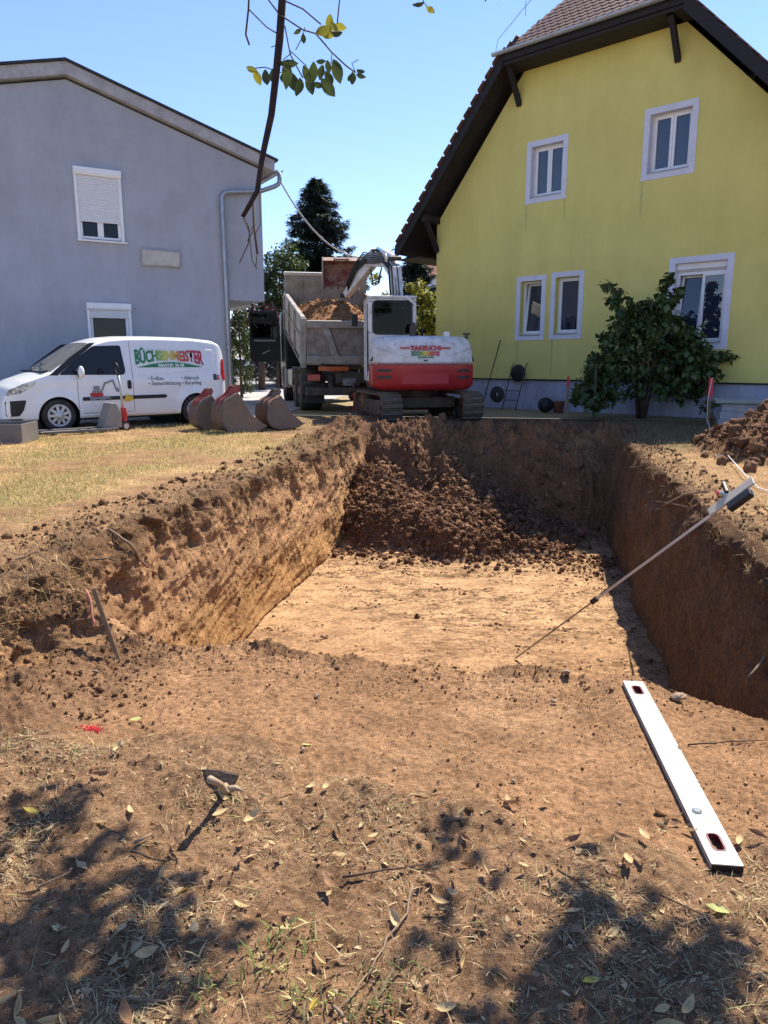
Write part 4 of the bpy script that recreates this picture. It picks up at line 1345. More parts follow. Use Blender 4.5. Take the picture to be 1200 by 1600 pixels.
def tail_text(name, s, z, size, material, bold, sx=1.0, ins=.03, off=.012):
    me = text_mesh(name, s, size, bold)
    co = np.zeros(len(me.vertices) * 3, dtype=np.float32); me.vertices.foreach_get('co', co); co = co.reshape(-1, 3)
    x = co[:, 0] * sx; r = 1.50 - ins + off
    out = np.stack([x, -np.sqrt(r * r - x * x), z + co[:, 1]], 1)
    me.vertices.foreach_set('co', out.astype(np.float32).ravel()); me.update()
    return link(name, me, material, hd)
tail_text('maker_lettering', 'TAKEUCHI', 1.515, .125, M['red_print'], .006, 1.05, off=.014)
gm = gradient_print('digger_letters', -.30, .30)
tail_text('owner_lettering', 'BÜCHSENMEISTER', 1.405, .115, gm, .006, .62, ins=.028, off=.014)
tail_text('owner_phone', '0664/181 36 08', 1.335, .05, M['green_print'], .002, 1.0, ins=.026, off=.014)
# creases and seams of the hood
for s in (-1, 1):
    g_ = MB(); pts = []
    for q_ in np.linspace(0, 1, 9):
        x_ = s * (.35 + .62 * q_); z_ = 1.33 + .20 * q_; r_ = 1.50 - .03
        pts.append((x_, -math.sqrt(r_ * r_ - x_ * x_) - .004, z_))
    g_.tube(pts, .010, 6); g_.build('hood_crease', M['mwhite'], hd)
    tail_patch('hood_seam', s * .60 - .004, s * .60 + .004, 1.56, 1.63, M['black_print'], .0, hd, ins=.06)
tail_patch('hood_lock', -.035, .035, 1.255, 1.285, M['black_print'], .012, hd, ins=.02)
tail_patch('hood_edge', -.95, .95, 1.196, 1.206, M['black_print'], .006, hd, ins=.01)
# cab
cx0, cx1, cy0, cy1, cz0, cz1 = -1.10, -.06, -.42, 1.12, 0.82, 2.60
cb = MB()
pw = .09
# rear panel below and around the window
cb.box((cx0, cy0, cz0), (cx1, cy0 + .06, 1.86)); cb.box((cx0, cy0, 2.50), (cx1, cy0 + .06, cz1 - .03))
cb.box((cx0, cy0, 1.86), (cx0 + .13, cy0 + .06, 2.50)); cb.box((cx1 - .13, cy0, 1.86), (cx1, cy0 + .06, 2.50))
for x in (cx0, cx1 - pw):
    cb.box((x, cy1 - pw, cz0), (x + pw, cy1, cz1 - .03))
    cb.box((x, cy0 + .06, cz0), (x + .05, cy1 - pw, cz0 + .5)) if x == cx1 - pw else cb.box((x, cy0 + .06, cz0), (x + .05, cy1 - pw, cz0 + .12))
    cb.box((x, cy0 + .06, cz1 - .12), (x + pw, cy1 - pw, cz1 - .03))
cb.box((cx0, .38, cz0), (cx0 + .06, .46, cz1 - .1))
cb.box((cx0 + pw, cy1 - pw, cz1 - .12), (cx1 - pw, cy1, cz1 - .03))
cab = cb.build('cab', M['mwhite'], ex, bevel=.025, seg=3)
rf_ = MB(); rf_.box((cx0 - .01, cy0 - .03, cz1 - .03), (cx1 + .01, cy1 + .05, cz1 + .03)); rf_.build('cab_roof', M['mwhite'], cab, bevel=.03, seg=3)
rl_ = MB(); rl_.beam((cx1 - .25, cy0 - .03, cz1 + .02), (cx1 - .02, cy0 - .03, cz1 - .16), .03, .05); rl_.build('roof_gutter', M['mwhite'], cab)
gs = MB()
v, f = fill_poly(round_poly([(cx0 + .10, 1.83), (cx1 - .10, 1.83), (cx1 - .10, 2.52), (cx0 + .10, 2.52)], .12, 6), 3)
gs.add([(a, cy0 - .006, b) for a, b in v], f)
gs.build('rear_window', M['tint'], cab)
ring = round_poly([(cx0 + .10, 1.83), (cx1 - .10, 1.83), (cx1 - .10, 2.52), (cx0 + .10, 2.52)], .12, 6)
gs = MB(); gs.tube([(a, cy0 - .008, b) for a, b in ring + ring[:1]], .016, 6, caps=False); gs.build('window_seal', M['rubber'], cab)
for (a, b_) in ((cx0 + .02, cx0 + .03), (cx1 - .03, cx1 - .02)):
    gs = MB(); gs.box((a, cy0 + .07, cz0 + .52), (b_, cy1 - pw, cz1 - .13)); gs.build('side_window', M['tint'], cab)
gs = MB(); gs.box((cx0 + pw, cy1 - .05, cz0 + .3), (cx1 - pw, cy1 - .04, cz1 - .13)); gs.build('front_window', M['tint'], cab)
st_ = MB(); st_.box((-.80, .10, 1.10), (-.30, .62, 1.32)); st_.box((-.79, .06, 1.30), (-.31, .20, 1.98)); st_.box((-.69, .06, 1.99), (-.41, .17, 2.22)); st_.build('seat', M['black_plastic'], cab, bevel=.05, seg=3)
sd_ = MB(); sd_.cyl((cx0 - .012, cy0 + .01, 1.9), (cx0 - .012, cy0 + .01, 1.05), .016, n=8); sd_.box((cx0 - .03, cy0 - .01, 1.35), (cx0 - .001, cy0 + .03, 1.43)); sd_.build('door_rail', M['black_plastic'], cab)
mr_ = MB(); mr_.beam((cx0 + .02, cy1, 2.2), (cx0 - .22, cy1 + .02, 2.25), .02, .02); mr_.box((cx0 - .28, cy1, 2.06), (cx0 - .14, cy1 + .04, 2.34)); mr_.build('mirror', M['black_plastic'], cab, bevel=.015)
# boom, arm and bucket, given in world positions
exi = (Matrix.Translation((EX, EY, 0)) @ Matrix.Rotation(R(EYAW), 4, 'Z')).inverted()
def at_px(px, py, y):
    """Point seen at a place of the picture, at distance y ahead."""
    p = R(PITCH); a = (px - 600) / 1150.; b = -(py - 800) / 1150.
    d = Vector((a, math.cos(p) + b * math.sin(p), -math.sin(p) + b * math.cos(p)))
    return Vector((0, 0, CAM_H)) + d * (y / d.y)
B0 = Vector((0.42, 18.05, 1.05)); B1 = at_px(617, 424, 18.5); B1b = at_px(606, 407, 19.0); B2 = at_px(578, 409, 20.1); S1 = at_px(541, 462, 20.75); S0 = at_px(590, 392, 19.9)
def L3(p): return exi @ p
def profile_arm(name, pts, ws, hs, material, parent, side=None):
    """Box-section arm through points, width ws and height hs at each."""
    mb = MB(); vs = []; n = len(pts)
    pl_ = (pts[-1] - pts[0]); pl_.z = 0; pl_.normalize()
    sx = Vector((pl_.y, -pl_.x, 0))
    for i, p in enumerate(pts):
        d = (pts[min(i + 1, n - 1)] - pts[max(i - 1, 0)]).normalized()
        up = sx.cross(d)
        for a, b in ((-1, -1), (1, -1), (1, 1), (-1, 1)):
            vs.append(L3(p + sx * (a * ws[i] / 2) + up * (b * hs[i] / 2)))
    fs = [(0, 1, 2, 3), tuple(4 * (n - 1) + k for k in (3, 2, 1, 0))]
    for i in range(n - 1):
        for k in range(4):
            j = (k + 1) % 4
            fs.append((4 * i + k, 4 * i + j, 4 * i + 4 + j, 4 * i + 4 + k))
    mb.add(vs, fs)
    return mb.build(name, material, parent, bevel=.015), sx
bm_o, sxv = profile_arm('boom', [B0, B0.lerp(B1, .55), B1, B1b, B1b.lerp(B2, .5), B2], [.22, .22, .22, .21, .20, .19], [.26, .34, .36, .33, .28, .22], M['mwhite'], ex)
ar_o, sxa = profile_arm('arm', [S0, B2, B2.lerp(S1, .4), S1], [.20, .22, .20, .18], [.18, .40, .30, .16], M['mwhite'], ex)
def ram(p0, p1, r, f=.55, name='ram'):
    mb = MB(); m = p0.lerp(p1, f); mb.cyl(L3(p0), L3(m), r, n=14); o = mb.build(name, M['mwhite'], ex)
    c = MB(); c.cyl(L3(m), L3(p1), r * .55, n=12); c.build('ram_rod', M['chrome'], o)
    return o
up = Vector((0, 0, 1))
ram(B1 + up * .30, S0 + up * .06, .075, .6, 'arm_ram')
ram(Vector((0.30, 18.4, 1.0)), B0.lerp(B1, .75) + Vector((-.08, .25, -.05)), .085, .55, 'boom_ram')
ram(B2.lerp(S1, .05) + Vector((.12, -.1, .34)), S1 + Vector((.2, -.05, .30)), .06, .6, 'bucket_ram')
sw = MB(); sw.cyl(L3(Vector((.42, 17.95, .75))), L3(Vector((.42, 17.95, 1.3))), .17, n=18); sw.build('swing_post', M['mwhite'], ex)
# hoses along boom and arm
hz = MB()
rr = random.Random(3)
for k in range(6):
    o_ = sxv * (-.15 - .006 * k) + up * (-.10 + .045 * k)
    pts = [B0 + o_ + up * .2, B0.lerp(B1, .5) + o_ + up * .12, B1 + o_ + up * .14, B1b + o_ + up * .06, B1b.lerp(B2, .5) + o_ + up * .04, B2 + o_ + up * (.06 + .008 * k), B2.lerp(S1, .30) + o_ * .9 + Vector((-.05, 0, .10)), B2.lerp(S1, .75) + o_ * .8]
    hz.tube([L3(p) for p in pts], .017, 6)
for k in range(3):
    a = B1b.lerp(B2, .3) - up * .1; b = B2 - up * .12
    hz.tube([L3(a), L3(a.lerp(b, .3) - up * (.32 + .06 * k)), L3(a.lerp(b, .7) - up * (.36 + .06 * k)), L3(b)], .017, 6)
for k in range(3):
    o_ = Vector((-.07 + .07 * k, -.15, 0))
    hz.tube([L3(B0 + o_ + up * .2), L3(B0.lerp(B1, .5) + o_ + Vector((0, -.05, .05))), L3(B1 + o_ + Vector((-.02, 0, .10))), L3(B1b + o_ + Vector((-.05, .05, .12)))], .014, 6)
hz.build('hoses', M['hose'], ex)
for p, w in ((B2, .36), (S1, .34), (S0, .30), (B1 + up * .3, .3)):
    pin = MB(); pin.cyl(L3(p - sxv * w / 2), L3(p + sxv * w / 2), .055, n=14); pin.build('pin', M['steel_dark'], ex)

BP = [(.02, .40), (.25, .57), (.31, .49), (.42, .28), (.65, .085), (.54, .02), (.24, 0), (.07, .05), (0, .18)]   # side of a bucket
BS = [(.25, .57), (.10, .49), (.02, .38), (-.005, .27), (0, .18), (.025, .10), (.07, .05), (.15, .012), (.24, 0), (.54, .02), (.67, .088)]
def bucket_parts(parent, W, k, mside, mshell, mear, teeth=True, ears=True, Mx=None, part=None):
    T = Mx or Matrix.Identity(4)
    q = [(p[0] * k, p[1] * k) for p in BP]
    sh = MB(); n = len(BS)
    outr = [(p[0] * k, p[1] * k) for p in BS]
    inn = []
    for i, p in enumerate(outr):
        a = outr[max(i - 1, 0)]; c = outr[min(i + 1, n - 1)]
        d = Vector((c[0] - a[0], c[1] - a[1])).normalized()
        inn.append((p[0] - d.y * .018 * 1, p[1] + d.x * .018))
    vs = [(p[0], s * (W / 2 - .023), p[1]) for s in (-1, 1) for p in outr] + [(p[0], s * (W / 2 - .023), p[1]) for s in (-1, 1) for p in inn]
    fs = []
    for i in range(n - 1):
        fs.append((i, i + 1, n + i + 1, n + i)); fs.append((2 * n + i, 3 * n + i, 3 * n + i + 1, 2 * n + i + 1))
        fs.append((i, 2 * n + i, 2 * n + i + 1, i + 1)); fs.append((n + i, n + i + 1, 3 * n + i + 1, 3 * n + i))
    fs.append((0, n, 3 * n, 2 * n)); fs.append((n - 1, 3 * n - 1, 4 * n - 1, 2 * n - 1))
    sh.add(vs, fs, False, T)
    so = sh.build(part or 'shell', mshell, parent)
    if part: parent = so
    so.data.polygons.foreach_set('use_smooth', [True] * len(so.data.polygons)); md = so.modifiers.new('e', 'EDGE_SPLIT'); md.split_angle = R(40)
    for s in (-1, 1):
        b = MB(); b.prism(q, s * W / 2, s * (W / 2 - .022), 'y', T); b.build('side_plate', mside, parent, bevel=.004)
    if ears:
        for s in (-1, 1):
            e = MB(); y = s * W * .17
            e.prism([(-.015 * k, .30 * k), (.05 * k, .47 * k), (.16 * k, .55 * k), (.24 * k, .66 * k), (.30 * k, .68 * k), (.335 * k, .63 * k), (.30 * k, .55 * k), (.22 * k, .555 * k), (.08 * k, .46 * k), (.01 * k, .36 * k)], y - .014, y + .014, 'y', T); e.build('ear', mear, parent, bevel=.003)
        e = MB(); e.cyl(T @ Vector((.275 * k, -W * .2, .645 * k)), T @ Vector((.275 * k, W * .2, .645 * k)), .024, n=12); e.build('pin', M['steel'], parent)
    if teeth:
        nt_ = max(3, int(W / .16))
        for i in range(nt_):
            y = -W / 2 + .04 + (W - .08) * i / (nt_ - 1)
            e = MB(); e.prism([(.60 * k, .05 * k), (.76 * k, .115 * k), (.60 * k, .095 * k)], y - .03, y + .03, 'y', T); e.build('tooth', M['steel'], parent)

# bucket on the arm: tipped over the truck body, its red inside towards us
hdx = (at_px(541, 460, 20.9) - at_px(600, 565, 0.01))
bc = at_px(533, 424, 21.3)
c6, s6 = math.cos(R(60)), math.sin(R(60))
kb = 1.12
yaw = Matrix.Rotation(R(6), 3, 'Z')
ax_ = yaw @ Vector((0, -c6, -s6)); ay_ = yaw @ Vector((1, 0, 0)); az_ = yaw @ Vector((0, -s6, c6))
Mw = Matrix(((ax_.x, ay_.x, az_.x, 0), (ax_.y, ay_.y, az_.y, 0), (ax_.z, ay_.z, az_.z, 0), (0, 0, 0, 1)))
org = bc - (Mw @ Vector((.30 * kb, 0, .22 * kb)))
bucket_parts(ex, 1.04, kb, M['boxgrey'], M['bucket_dusty'], M['steel'], teeth=True, ears=True, Mx=exi @ Matrix.Translation(org) @ Mw, part='bucket')

# ---- buckets lying on the grass
def ground_bucket(x, y, rz, W, k, ms, msh, me_, label):
    o = empty('excavator_bucket', (x, y, gz(x, y) + .0), R(rz), label, 'bucket', 'spare excavator buckets on the grass')
    bucket_parts(o, W, k, ms, msh, me_, teeth=False)
    return o
ground_bucket(-2.98, 13.15, 32, .62, 1.25, M['steel'], M['steel'], M['mred_worn'], 'steel bucket with red ears lying nearest on the grass')
ground_bucket(-3.55, 13.72, 32, .55, 1.15, M['steel'], M['steel'], M['mred_worn'], 'narrow bucket behind the nearest one, by the van tail')
ground_bucket(-2.32, 13.95, 26, .80, 1.10, M['steel'], M['rust'], M['steel'], 'rust-brown bucket standing right of the other two')

# ---- tipper truck
TY = 12.5
tr = empty('tipper_truck', (-0.78, 18.75, 0.0), R(TY), 'grey tipper truck with its body loaded and its black cab door open', 'truck')
ch = MB(); ch.box((-.42, .1, .72), (-.28, 6.8, .98)); ch.box((.28, .1, .72), (.42, 6.8, .98)); ch.box((-.28, .1, .74), (.28, .25, .96)); ch.box((-.28, 3.3, .74), (.28, 3.45, .96)); ch.build('chassis', M['steel_dark'], tr)
bp_ = MB(); bp_.box((-1.18, .0, .42), (1.18, .14, .62)); bp_.box((-.6, .1, .6), (-.5, .3, .9)); bp_.box((.5, .1, .6), (.6, .3, .9)); bp_.build('bumper_bar', M['steel_dark'], tr, bevel=.015)
lt = MB(); lt.box((-1.12, -.03, .78), (-.82, .1, .94)); lt.build('tail_light', M['red_lens'], tr, bevel=.01)
lt = MB(); lt.box((.82, -.03, .78), (1.12, .1, .94)); lt.build('tail_light', M['red_lens'], tr, bevel=.01)
lt = MB(); lt.box((-.86, -.02, 1.02), (-.10, .06, 1.13)); lt.build('light_bar', M['orange_lens'], tr, bevel=.01)
pp = MB(); pp.box((-.26, -.02, .66), (.08, .0, .84)); pp.build('number_plate', mat('plate', (.30, .29, .27), .6, c2=(.12, .11, .10), scale=14), tr)
cp = MB(); cp.box((-.12, -.12, .50), (.12, .1, .62)); cp.cyl((0, -.1, .62), (0, -.1, .74), .05, n=12); cp.build('tow_coupling', M['steel_dark'], tr, bevel=.02)
for y in (1.05, 2.40, 5.75):
    for s in (-1, 1):
        dual = y < 3
        w_ = .54 if dual else .32
        tw = wheel_mesh(.50, w_, .29); wo = tw.build('wheel', M['rubber'], tr); wo.rotation_euler = (0, 0, R(90) if s < 0 else R(-90)); wo.location = (s * (1.23 - w_ / 2), y, .50)
        h = MB(); h.lathe([(.29, w_ / 2 - .02), (.27, w_ / 2 - .05), (.20, w_ / 2 - .16 if dual else w_ / 2 - .03), (.12, w_ / 2 - .15 if dual else w_ / 2), (.11, w_ / 2 + .02), (.001, w_ / 2 + .02)], axis='y', n=24); h.build('hub', M['steel'], wo)
    ax2 = MB(); ax2.cyl((-1.0, y, .5), (1.0, y, .5), .09, n=12); ax2.build('axle', M['steel_dark'], tr)
    for s in (-1, 1):
        f_ = MB(); n = 10; vs = []
        for k in range(n + 1):
            a = math.pi * (.06 + .88 * k / n)
            for xx in (s * .68, s * 1.24):
                vs.append((xx, y + .60 * math.cos(a), .5 + .60 * math.sin(a)))
        f_.add(vs, [(2 * k, 2 * k + 1, 2 * k + 3, 2 * k + 2) for k in range(n)], True)
        fo = f_.build('mudguard', M['steel_dark'], tr); md = fo.modifiers.new('s', 'SOLIDIFY'); md.thickness = .02
for s in (-1, 1):
    fl = MB(); fl.box((s * .68, .32, .22), (s * 1.22, .335, .70)); fl.build('mud_flap', M['rubber'], tr)
tk = MB(); tk.box((-1.2, 3.3, .55), (-.55, 4.6, 1.05)); tk.build('fuel_tank', mat('tank_grey', (.30, .29, .28), .4, metal=.5, var=.3, scale=4), tr, bevel=.06, seg=3)
tk = MB(); tk.cyl((-.9, 4.75, .55), (-.9, 4.75, 1.1), .14, n=14); tk.build('air_tank', M['boxgrey'], tr)
# body, tipped 12 degrees about its rear hinge
T12 = Matrix.Translation((0, .15, 1.22)) @ Matrix.Rotation(R(12), 4, 'X')
W2, LB, HB = 1.25, 4.75, 1.05
def tb(name, boxes, material, bevel=.008, parent=None):
    mb = MB()
    for a, b in boxes: mb.box(a, b, T12)
    return mb.build(name, material, parent or tr, bevel=bevel)
bf = tb('tipper_body', [((-W2 + .05, 0, -.06), (W2 - .05, LB, 0.0))], M['boxgrey'])
for s in (-1, 1):
    x0, x1 = s * (W2 - .05), s * W2
    sp_ = tb('side_wall', [((x0, .02, 0.0), (x1, LB, HB))], M['boxgrey'], parent=bf)
    tb('top_rail', [((s * (W2 - .08), .0, HB), (s * (W2 + .03), LB, HB + .07))], M['boxgrey'], parent=bf, bevel=.015)
    for k in range(4):
        y = .05 + k * (LB - .2) / 3
        tb('side_post', [((s * W2, y, .02), (s * (W2 + .05), y + .1, HB))], M['boxgrey'], parent=bf)
    tb('side_rib', [((s * W2, .2, HB * .55), (s * (W2 + .035), LB - .1, HB * .55 + .06))], M['boxgrey'], parent=bf)
    tb('bottom_rail', [((s * W2, .0, -.05), (s * (W2 + .04), LB, .04))], M['steel_dark'], parent=bf)
    tb('corner_post', [((s * (W2 - .10), -.07, -.12), (s * (W2 + .04), .02, HB + .04))], M['boxgrey'], parent=bf, bevel=.012)
tg = tb('tailgate', [((-W2 + .11, -.06, .0), (W2 - .11, -.01, HB - .03))], mat('tailgate_panel', (.30, .265, .23), .65, c2=(.15, .12, .10), scale=5, bump=.25, bscale=40))  # darker variant of the body grey, painted so the panel looks recessed
tb('gate_rail', [((-W2 + .11, -.15, HB - .17), (W2 - .11, -.055, HB - .0))], M['boxgrey'], parent=tg, bevel=.012)
tb('gate_rail', [((-W2 + .11, -.15, .0), (W2 - .11, -.055, .20))], M['boxgrey'], parent=tg, bevel=.012)
for (x0, x1) in ((-.78, -.50), (.50, .78)):
    g_ = MB(); g_.prism([(x0, HB - .16), (x0 + .16, HB - .16), (x0 + .44, .16), (x0 + .28, .16)], -.125, -.055, 'y', T12); g_.build('gate_brace', M['boxgrey'], tg, bevel=.005)
for x in (-.75, .75):
    tb('hinge', [((x - .05, -.16, -.16), (x + .05, -.02, .02))], M['steel_dark'], parent=tg)
tb('headboard', [((-W2, LB, -.05), (W2, LB + .05, HB + .55))], M['boxgrey'], parent=bf)
tb('headboard_rail', [((-W2, LB - .06, HB + .55), (W2, LB + .10, HB + .64))], mat('pale_rail', (.55, .52, .47), .5, var=.2, scale=4), parent=bf)
for x in (-.75, 0, .75): tb('headboard_rib', [((x - .04, LB - .035, .0), (x + .04, LB - .001, HB + .54))], M['boxgrey'], parent=bf)
# cab and open door
cbm = MB(); cbm.box((-1.22, 5.05, 1.0), (1.22, 7.0, 2.85)); cbm.box((-1.1, 5.2, 2.85), (1.1, 6.7, 3.0)); cb_o = cbm.build('cab', M['cabblack'], tr, bevel=.08, seg=3)
stg = mat('step_grey', (.40, .39, .38), .5, var=.2, scale=5)
for a_, b_ in (((-1.24, 5.1, .45), (-1.0, 5.28, 1.05)), ((-1.24, 6.25, .45), (-.98, 6.45, 1.05))):
    stp = MB(); stp.box(a_, b_); stp.build('cab_step', stg, tr, bevel=.03)
dr = MB()
dz0, dz1 = 1.25, 2.87
dM = Matrix.Translation((-1.24, 6.55, 0)) @ Matrix.Rotation(R(82), 4, 'Z')
# door in its own frame: runs along +y from the hinge outwards, thickness in x
dr.prism([(0, dz0), (.92, dz0 - .02), (1.0, dz0 + .12), (1.0, 2.02), (0, 2.02)], -.05, .05, 'x', dM)
dr.prism([(0, 2.02), (.09, 2.02), (.16, dz1 - .08), (.09, dz1)], -.04, .04, 'x', dM) 
dr.box((-.04, .92, 2.02), (.04, 1.0, dz1 - .02), dM); dr.box((-.04, .09, dz1 - .09), (.04, 1.0, dz1), dM); dr.box((-.03, .24, 2.02), (.03, .28, dz1 - .08), dM)
do = dr.build('cab_door', M['cabblack'], tr, bevel=.012)
g_ = MB(); g_.box((-.008, .10, 2.02), (.008, .93, dz1 - .08), dM); g_.build('door_window', M['tint'], do)
g_ = MB(); g_.box((-.075, .15, 1.90), (-.052, .85, 1.95), dM); g_.beam(dM @ Vector((-.08, .35, 1.62)), dM @ Vector((-.08, .60, 1.50)), .03, .04); g_.build('door_handle', mat('door_trim', (.25, .25, .27), .4), do)
# load of soil
def soil_lump(name, nx, ny, fn, label, cat, material, parent=None, colr=None):
    pass
# ------------------------------------------------------------------ soil clods, crumbs, dry grass
soilc = soil_mat('clod_soil', bump=.5, vscale=38)
def ico_base(sub, seed, amp=.55):
    bm = bmesh.new(); bmesh.ops.create_icosphere(bm, subdivisions=sub, radius=1)
    v = np.array([q.co[:] for q in bm.verts]); f = np.array([[q.index for q in p.verts] for p in bm.faces]); bm.free()
    r = 1 + amp * fbm(v + seed * 7.7, 1.3, 3, .6, seed=seed) * 1.6
    v = v * r[:, None] * np.array([1, .85, .75])
    return v, f
def hull_base(n, seed):
    g = np.random.default_rng(seed + 500)
    q = g.normal(size=(n, 3)); q /= np.linalg.norm(q, axis=1)[:, None]
    q *= g.uniform(.62, 1.12, (n, 1)) * np.array([1, .82, .68])
    bm = bmesh.new()
    for p_ in q: bm.verts.new(p_)
    r_ = bmesh.ops.convex_hull(bm, input=bm.verts[:])
    bmesh.ops.delete(bm, geom=[e for e in r_['geom_interior'] if isinstance(e, bmesh.types.BMVert)], context='VERTS')
    bmesh.ops.triangulate(bm, faces=bm.faces[:])
    bm.verts.index_update()
    v = np.array([x.co[:] for x in bm.verts]); f = np.array([[x.index for x in p_.verts] for p_ in bm.faces]); bm.free()
    return v, f
CL1 = [hull_base(18, k) for k in range(14)]
CL2 = [ico_base(3, k + 20, .5) for k in range(8)]
CL0 = [hull_base(10, k + 60) for k in range(10)]
def rot_mats(n):
    q = rng.normal(size=(n, 4)); q /= np.linalg.norm(q, axis=1)[:, None]
    w, x, y, z = q.T
    return np.stack([1 - 2 * (y * y + z * z), 2 * (x * y - z * w), 2 * (x * z + y * w), 2 * (x * y + z * w), 1 - 2 * (x * x + z * z), 2 * (y * z - x * w), 2 * (x * z - y * w), 2 * (y * z + x * w), 1 - 2 * (x * x + y * y)], 1).reshape(n, 3, 3)
def scatter_mesh(name, pos, size, bases, colour, colvar=.18):
    """Many small stones or clods joined into one mesh."""
    V, F, C = [], [], []
    off = 0
    which = rng.integers(0, len(bases), len(pos)); Rm = rot_mats(len(pos))
    colour = np.asarray(colour)
    for b, (v, f) in enumerate(bases):
        ii = np.where(which == b)[0]
        if not len(ii): continue
        P = np.einsum('nij,vj->nvi', Rm[ii], v) * np.asarray(size)[ii][:, None, None] + pos[ii][:, None, :]
        k = len(v)
        V.append(P.reshape(-1, 3))
        F.append((f[None] + (np.arange(len(ii)) * k)[:, None, None] + off).reshape(-1, 3))
        cc = (colour[ii] if colour.ndim == 2 else np.repeat(colour[None], len(ii), 0)) * (1 + colvar * rng.normal(size=(len(ii), 1)))
        C.append(np.repeat(np.clip(cc, .01, .9), k, 0))
        off += len(ii) * k
    me = np_mesh(name, np.concatenate(V), np.concatenate(F), False)
    set_col(me, np.concatenate(C))
    return me
gflat = GP
NROW, MCOL = GS.shape
TT = np.repeat(GT[:, None], MCOL, 1)
def pick(mask, n, weight=None):
    """Random vertices of the ground sheet where mask holds."""
    idx = np.flatnonzero(mask.ravel())
    w = None
    if weight is not None:
        w = weight.ravel()[idx]; w = w / w.sum()
    ch = rng.choice(idx, n, p=w)
    return gflat.reshape(-1, 3)[ch], GS.ravel()[ch], TT.ravel()[ch], GK.ravel()[ch]
# area weight of each vertex
dS = np.abs(np.gradient(GS, axis=1)); dT = np.abs(np.gradient(TT, axis=0)); AW = dS * dT + 1e-9
heapm = (GK == 2) & (TT > 10.2) & (TT < 13.0) & (gflat[:, :, 2] > -1.49)
# heap clods
p, s, t, k = pick(heapm, 24000, AW * sstep(12.9, 11.6, TT) * sstep(1.6, -.6, GS) + 1e-12)
sz = np.clip(rng.lognormal(np.log(.0088), .85, len(p)), .003, .08)
p = p + np.stack([rng.normal(0, .02, len(p)), rng.normal(0, .02, len(p)), sz * .35], 1)
o = link('heap_clods', scatter_mesh('heap_clods', p, sz, CL1, (.235, .132, .073), .26), soilc); tag(o, 'crumbled dark soil covering the heap in the pit', 'soil', kind='stuff')
# toe of the heap spilling on the floor
toe = (GK == 2) & (TT > 9.4) & (TT < 10.9)
p, s, t, k = pick(toe, 1500, AW * sstep(9.3, 10.6, TT) ** 2 + 1e-12)
sz = np.clip(rng.lognormal(np.log(.018), .6, len(p)), .006, .06); p[:, 2] += sz * .4
o = link('spilled_clods', scatter_mesh('spilled_clods', p, sz, CL1, (.20, .112, .063), .2), soilc); tag(o, 'small soil crumbs spilled along the toe of the heap', 'soil', kind='stuff')
# spoil mound on the right
md_ = (GK == 0) & (gflat[:, :, 2] > .06) & (GS > 2.4) & (TT > 7) & (TT < 13.4)
p, s, t, k = pick(md_, 7500, AW)
sz = np.clip(rng.lognormal(np.log(.021), .7, len(p)), .006, .11); p[:, 2] += sz * .3
p[:, :2] += rng.normal(0, .03, (len(p), 2))
o = link('mound_clods', scatter_mesh('mound_clods', p, sz, CL1, (.19, .104, .06), .22), soilc); tag(o, 'lumpy dark soil of the mound beside the pit', 'soil', kind='stuff')
# crumbs on lips and banks, on the far edge
lipm = ((GK == 0) & (TT > 3) & (((GS < -2.6) & (GS > -3.7)) | ((GS > 1.4) & (GS < 2.1)))) | ((GK == 0) & (TT > 12.5) & (TT < 14.2) & (GS > -3.5) & (GS < 2))
p, s, t, k = pick(lipm, 7000, AW)
sz = np.clip(rng.lognormal(np.log(.008), .7, len(p)), .003, .05); p[:, 2] += sz * .3
o = link('edge_crumbs', scatter_mesh('edge_crumbs', p, sz, CL1, (.22, .128, .07), .22), soilc); tag(o, 'soil crumbs strewn along the edges of the pit', 'soil', kind='stuff')
wallm_ = (GK == 1) & (gflat[:, :, 2] > -1.2) & (TT < 12)
p, s, t, k = pick(wallm_, 2600)
sz = np.clip(rng.lognormal(np.log(.012), .6, len(p)), .004, .05)
o = link('bank_crumbs', scatter_mesh('bank_crumbs', p, sz, CL1, (.27, .155, .082), .22), soilc); tag(o, 'lumps sticking in the left bank of the pit', 'soil', kind='stuff')
# foreground grit
fgm_ = (GK == 2) & (TT > .9) & (TT < 4.1)
wgt = AW * (1.0 / np.clip(TT, .8, 5)) * (.25 + np.clip(fbm(gflat.reshape(-1, 3), 2.2, 4, seed=210).reshape(GS.shape) + .35, 0, 1) ** 2 * 2.2)
p, s, t, k = pick(fgm_, 24000, wgt)
sz = np.clip(rng.lognormal(np.log(.0026), .6, len(p)), .001, .013); p[:, 2] += sz * .3
p[:, :2] += rng.normal(0, .006, (len(p), 2))
cc = np.where(rng.random((len(p), 1)) < .22, np.array([[.54, .36, .22]]), np.array([[.36, .20, .098]]))
o = link('foreground_grit', scatter_mesh('foreground_grit', p, sz, CL0, cc, .25), soilc); tag(o, 'fine grit and crumbs on the foreground soil', 'grit', kind='stuff')
ft = (GK == 2) & (TT > 2.9) & (TT < 4.1) & (GS < -1.3)
p, s, t, k = pick(ft, 800, AW * np.exp(-((GS + 2.3) / .5) ** 2))
sz = np.clip(rng.lognormal(np.log(.006), .6, len(p)), .002, .03); p[:, 2] += sz * .4
o = link('slump_crumbs', scatter_mesh('slump_crumbs', p, sz, CL1, (.27, .155, .08), .2), soilc); tag(o, 'crumbled soil slumped at the foot of the left bank', 'soil', kind='stuff')
eg = (GK == 2) & (TT > 3.6) & (TT < 4.25)
p, s, t, k = pick(eg, 2600, AW)
sz = np.clip(rng.lognormal(np.log(.0035), .6, len(p)), .0015, .018); p[:, 2] += sz * .4
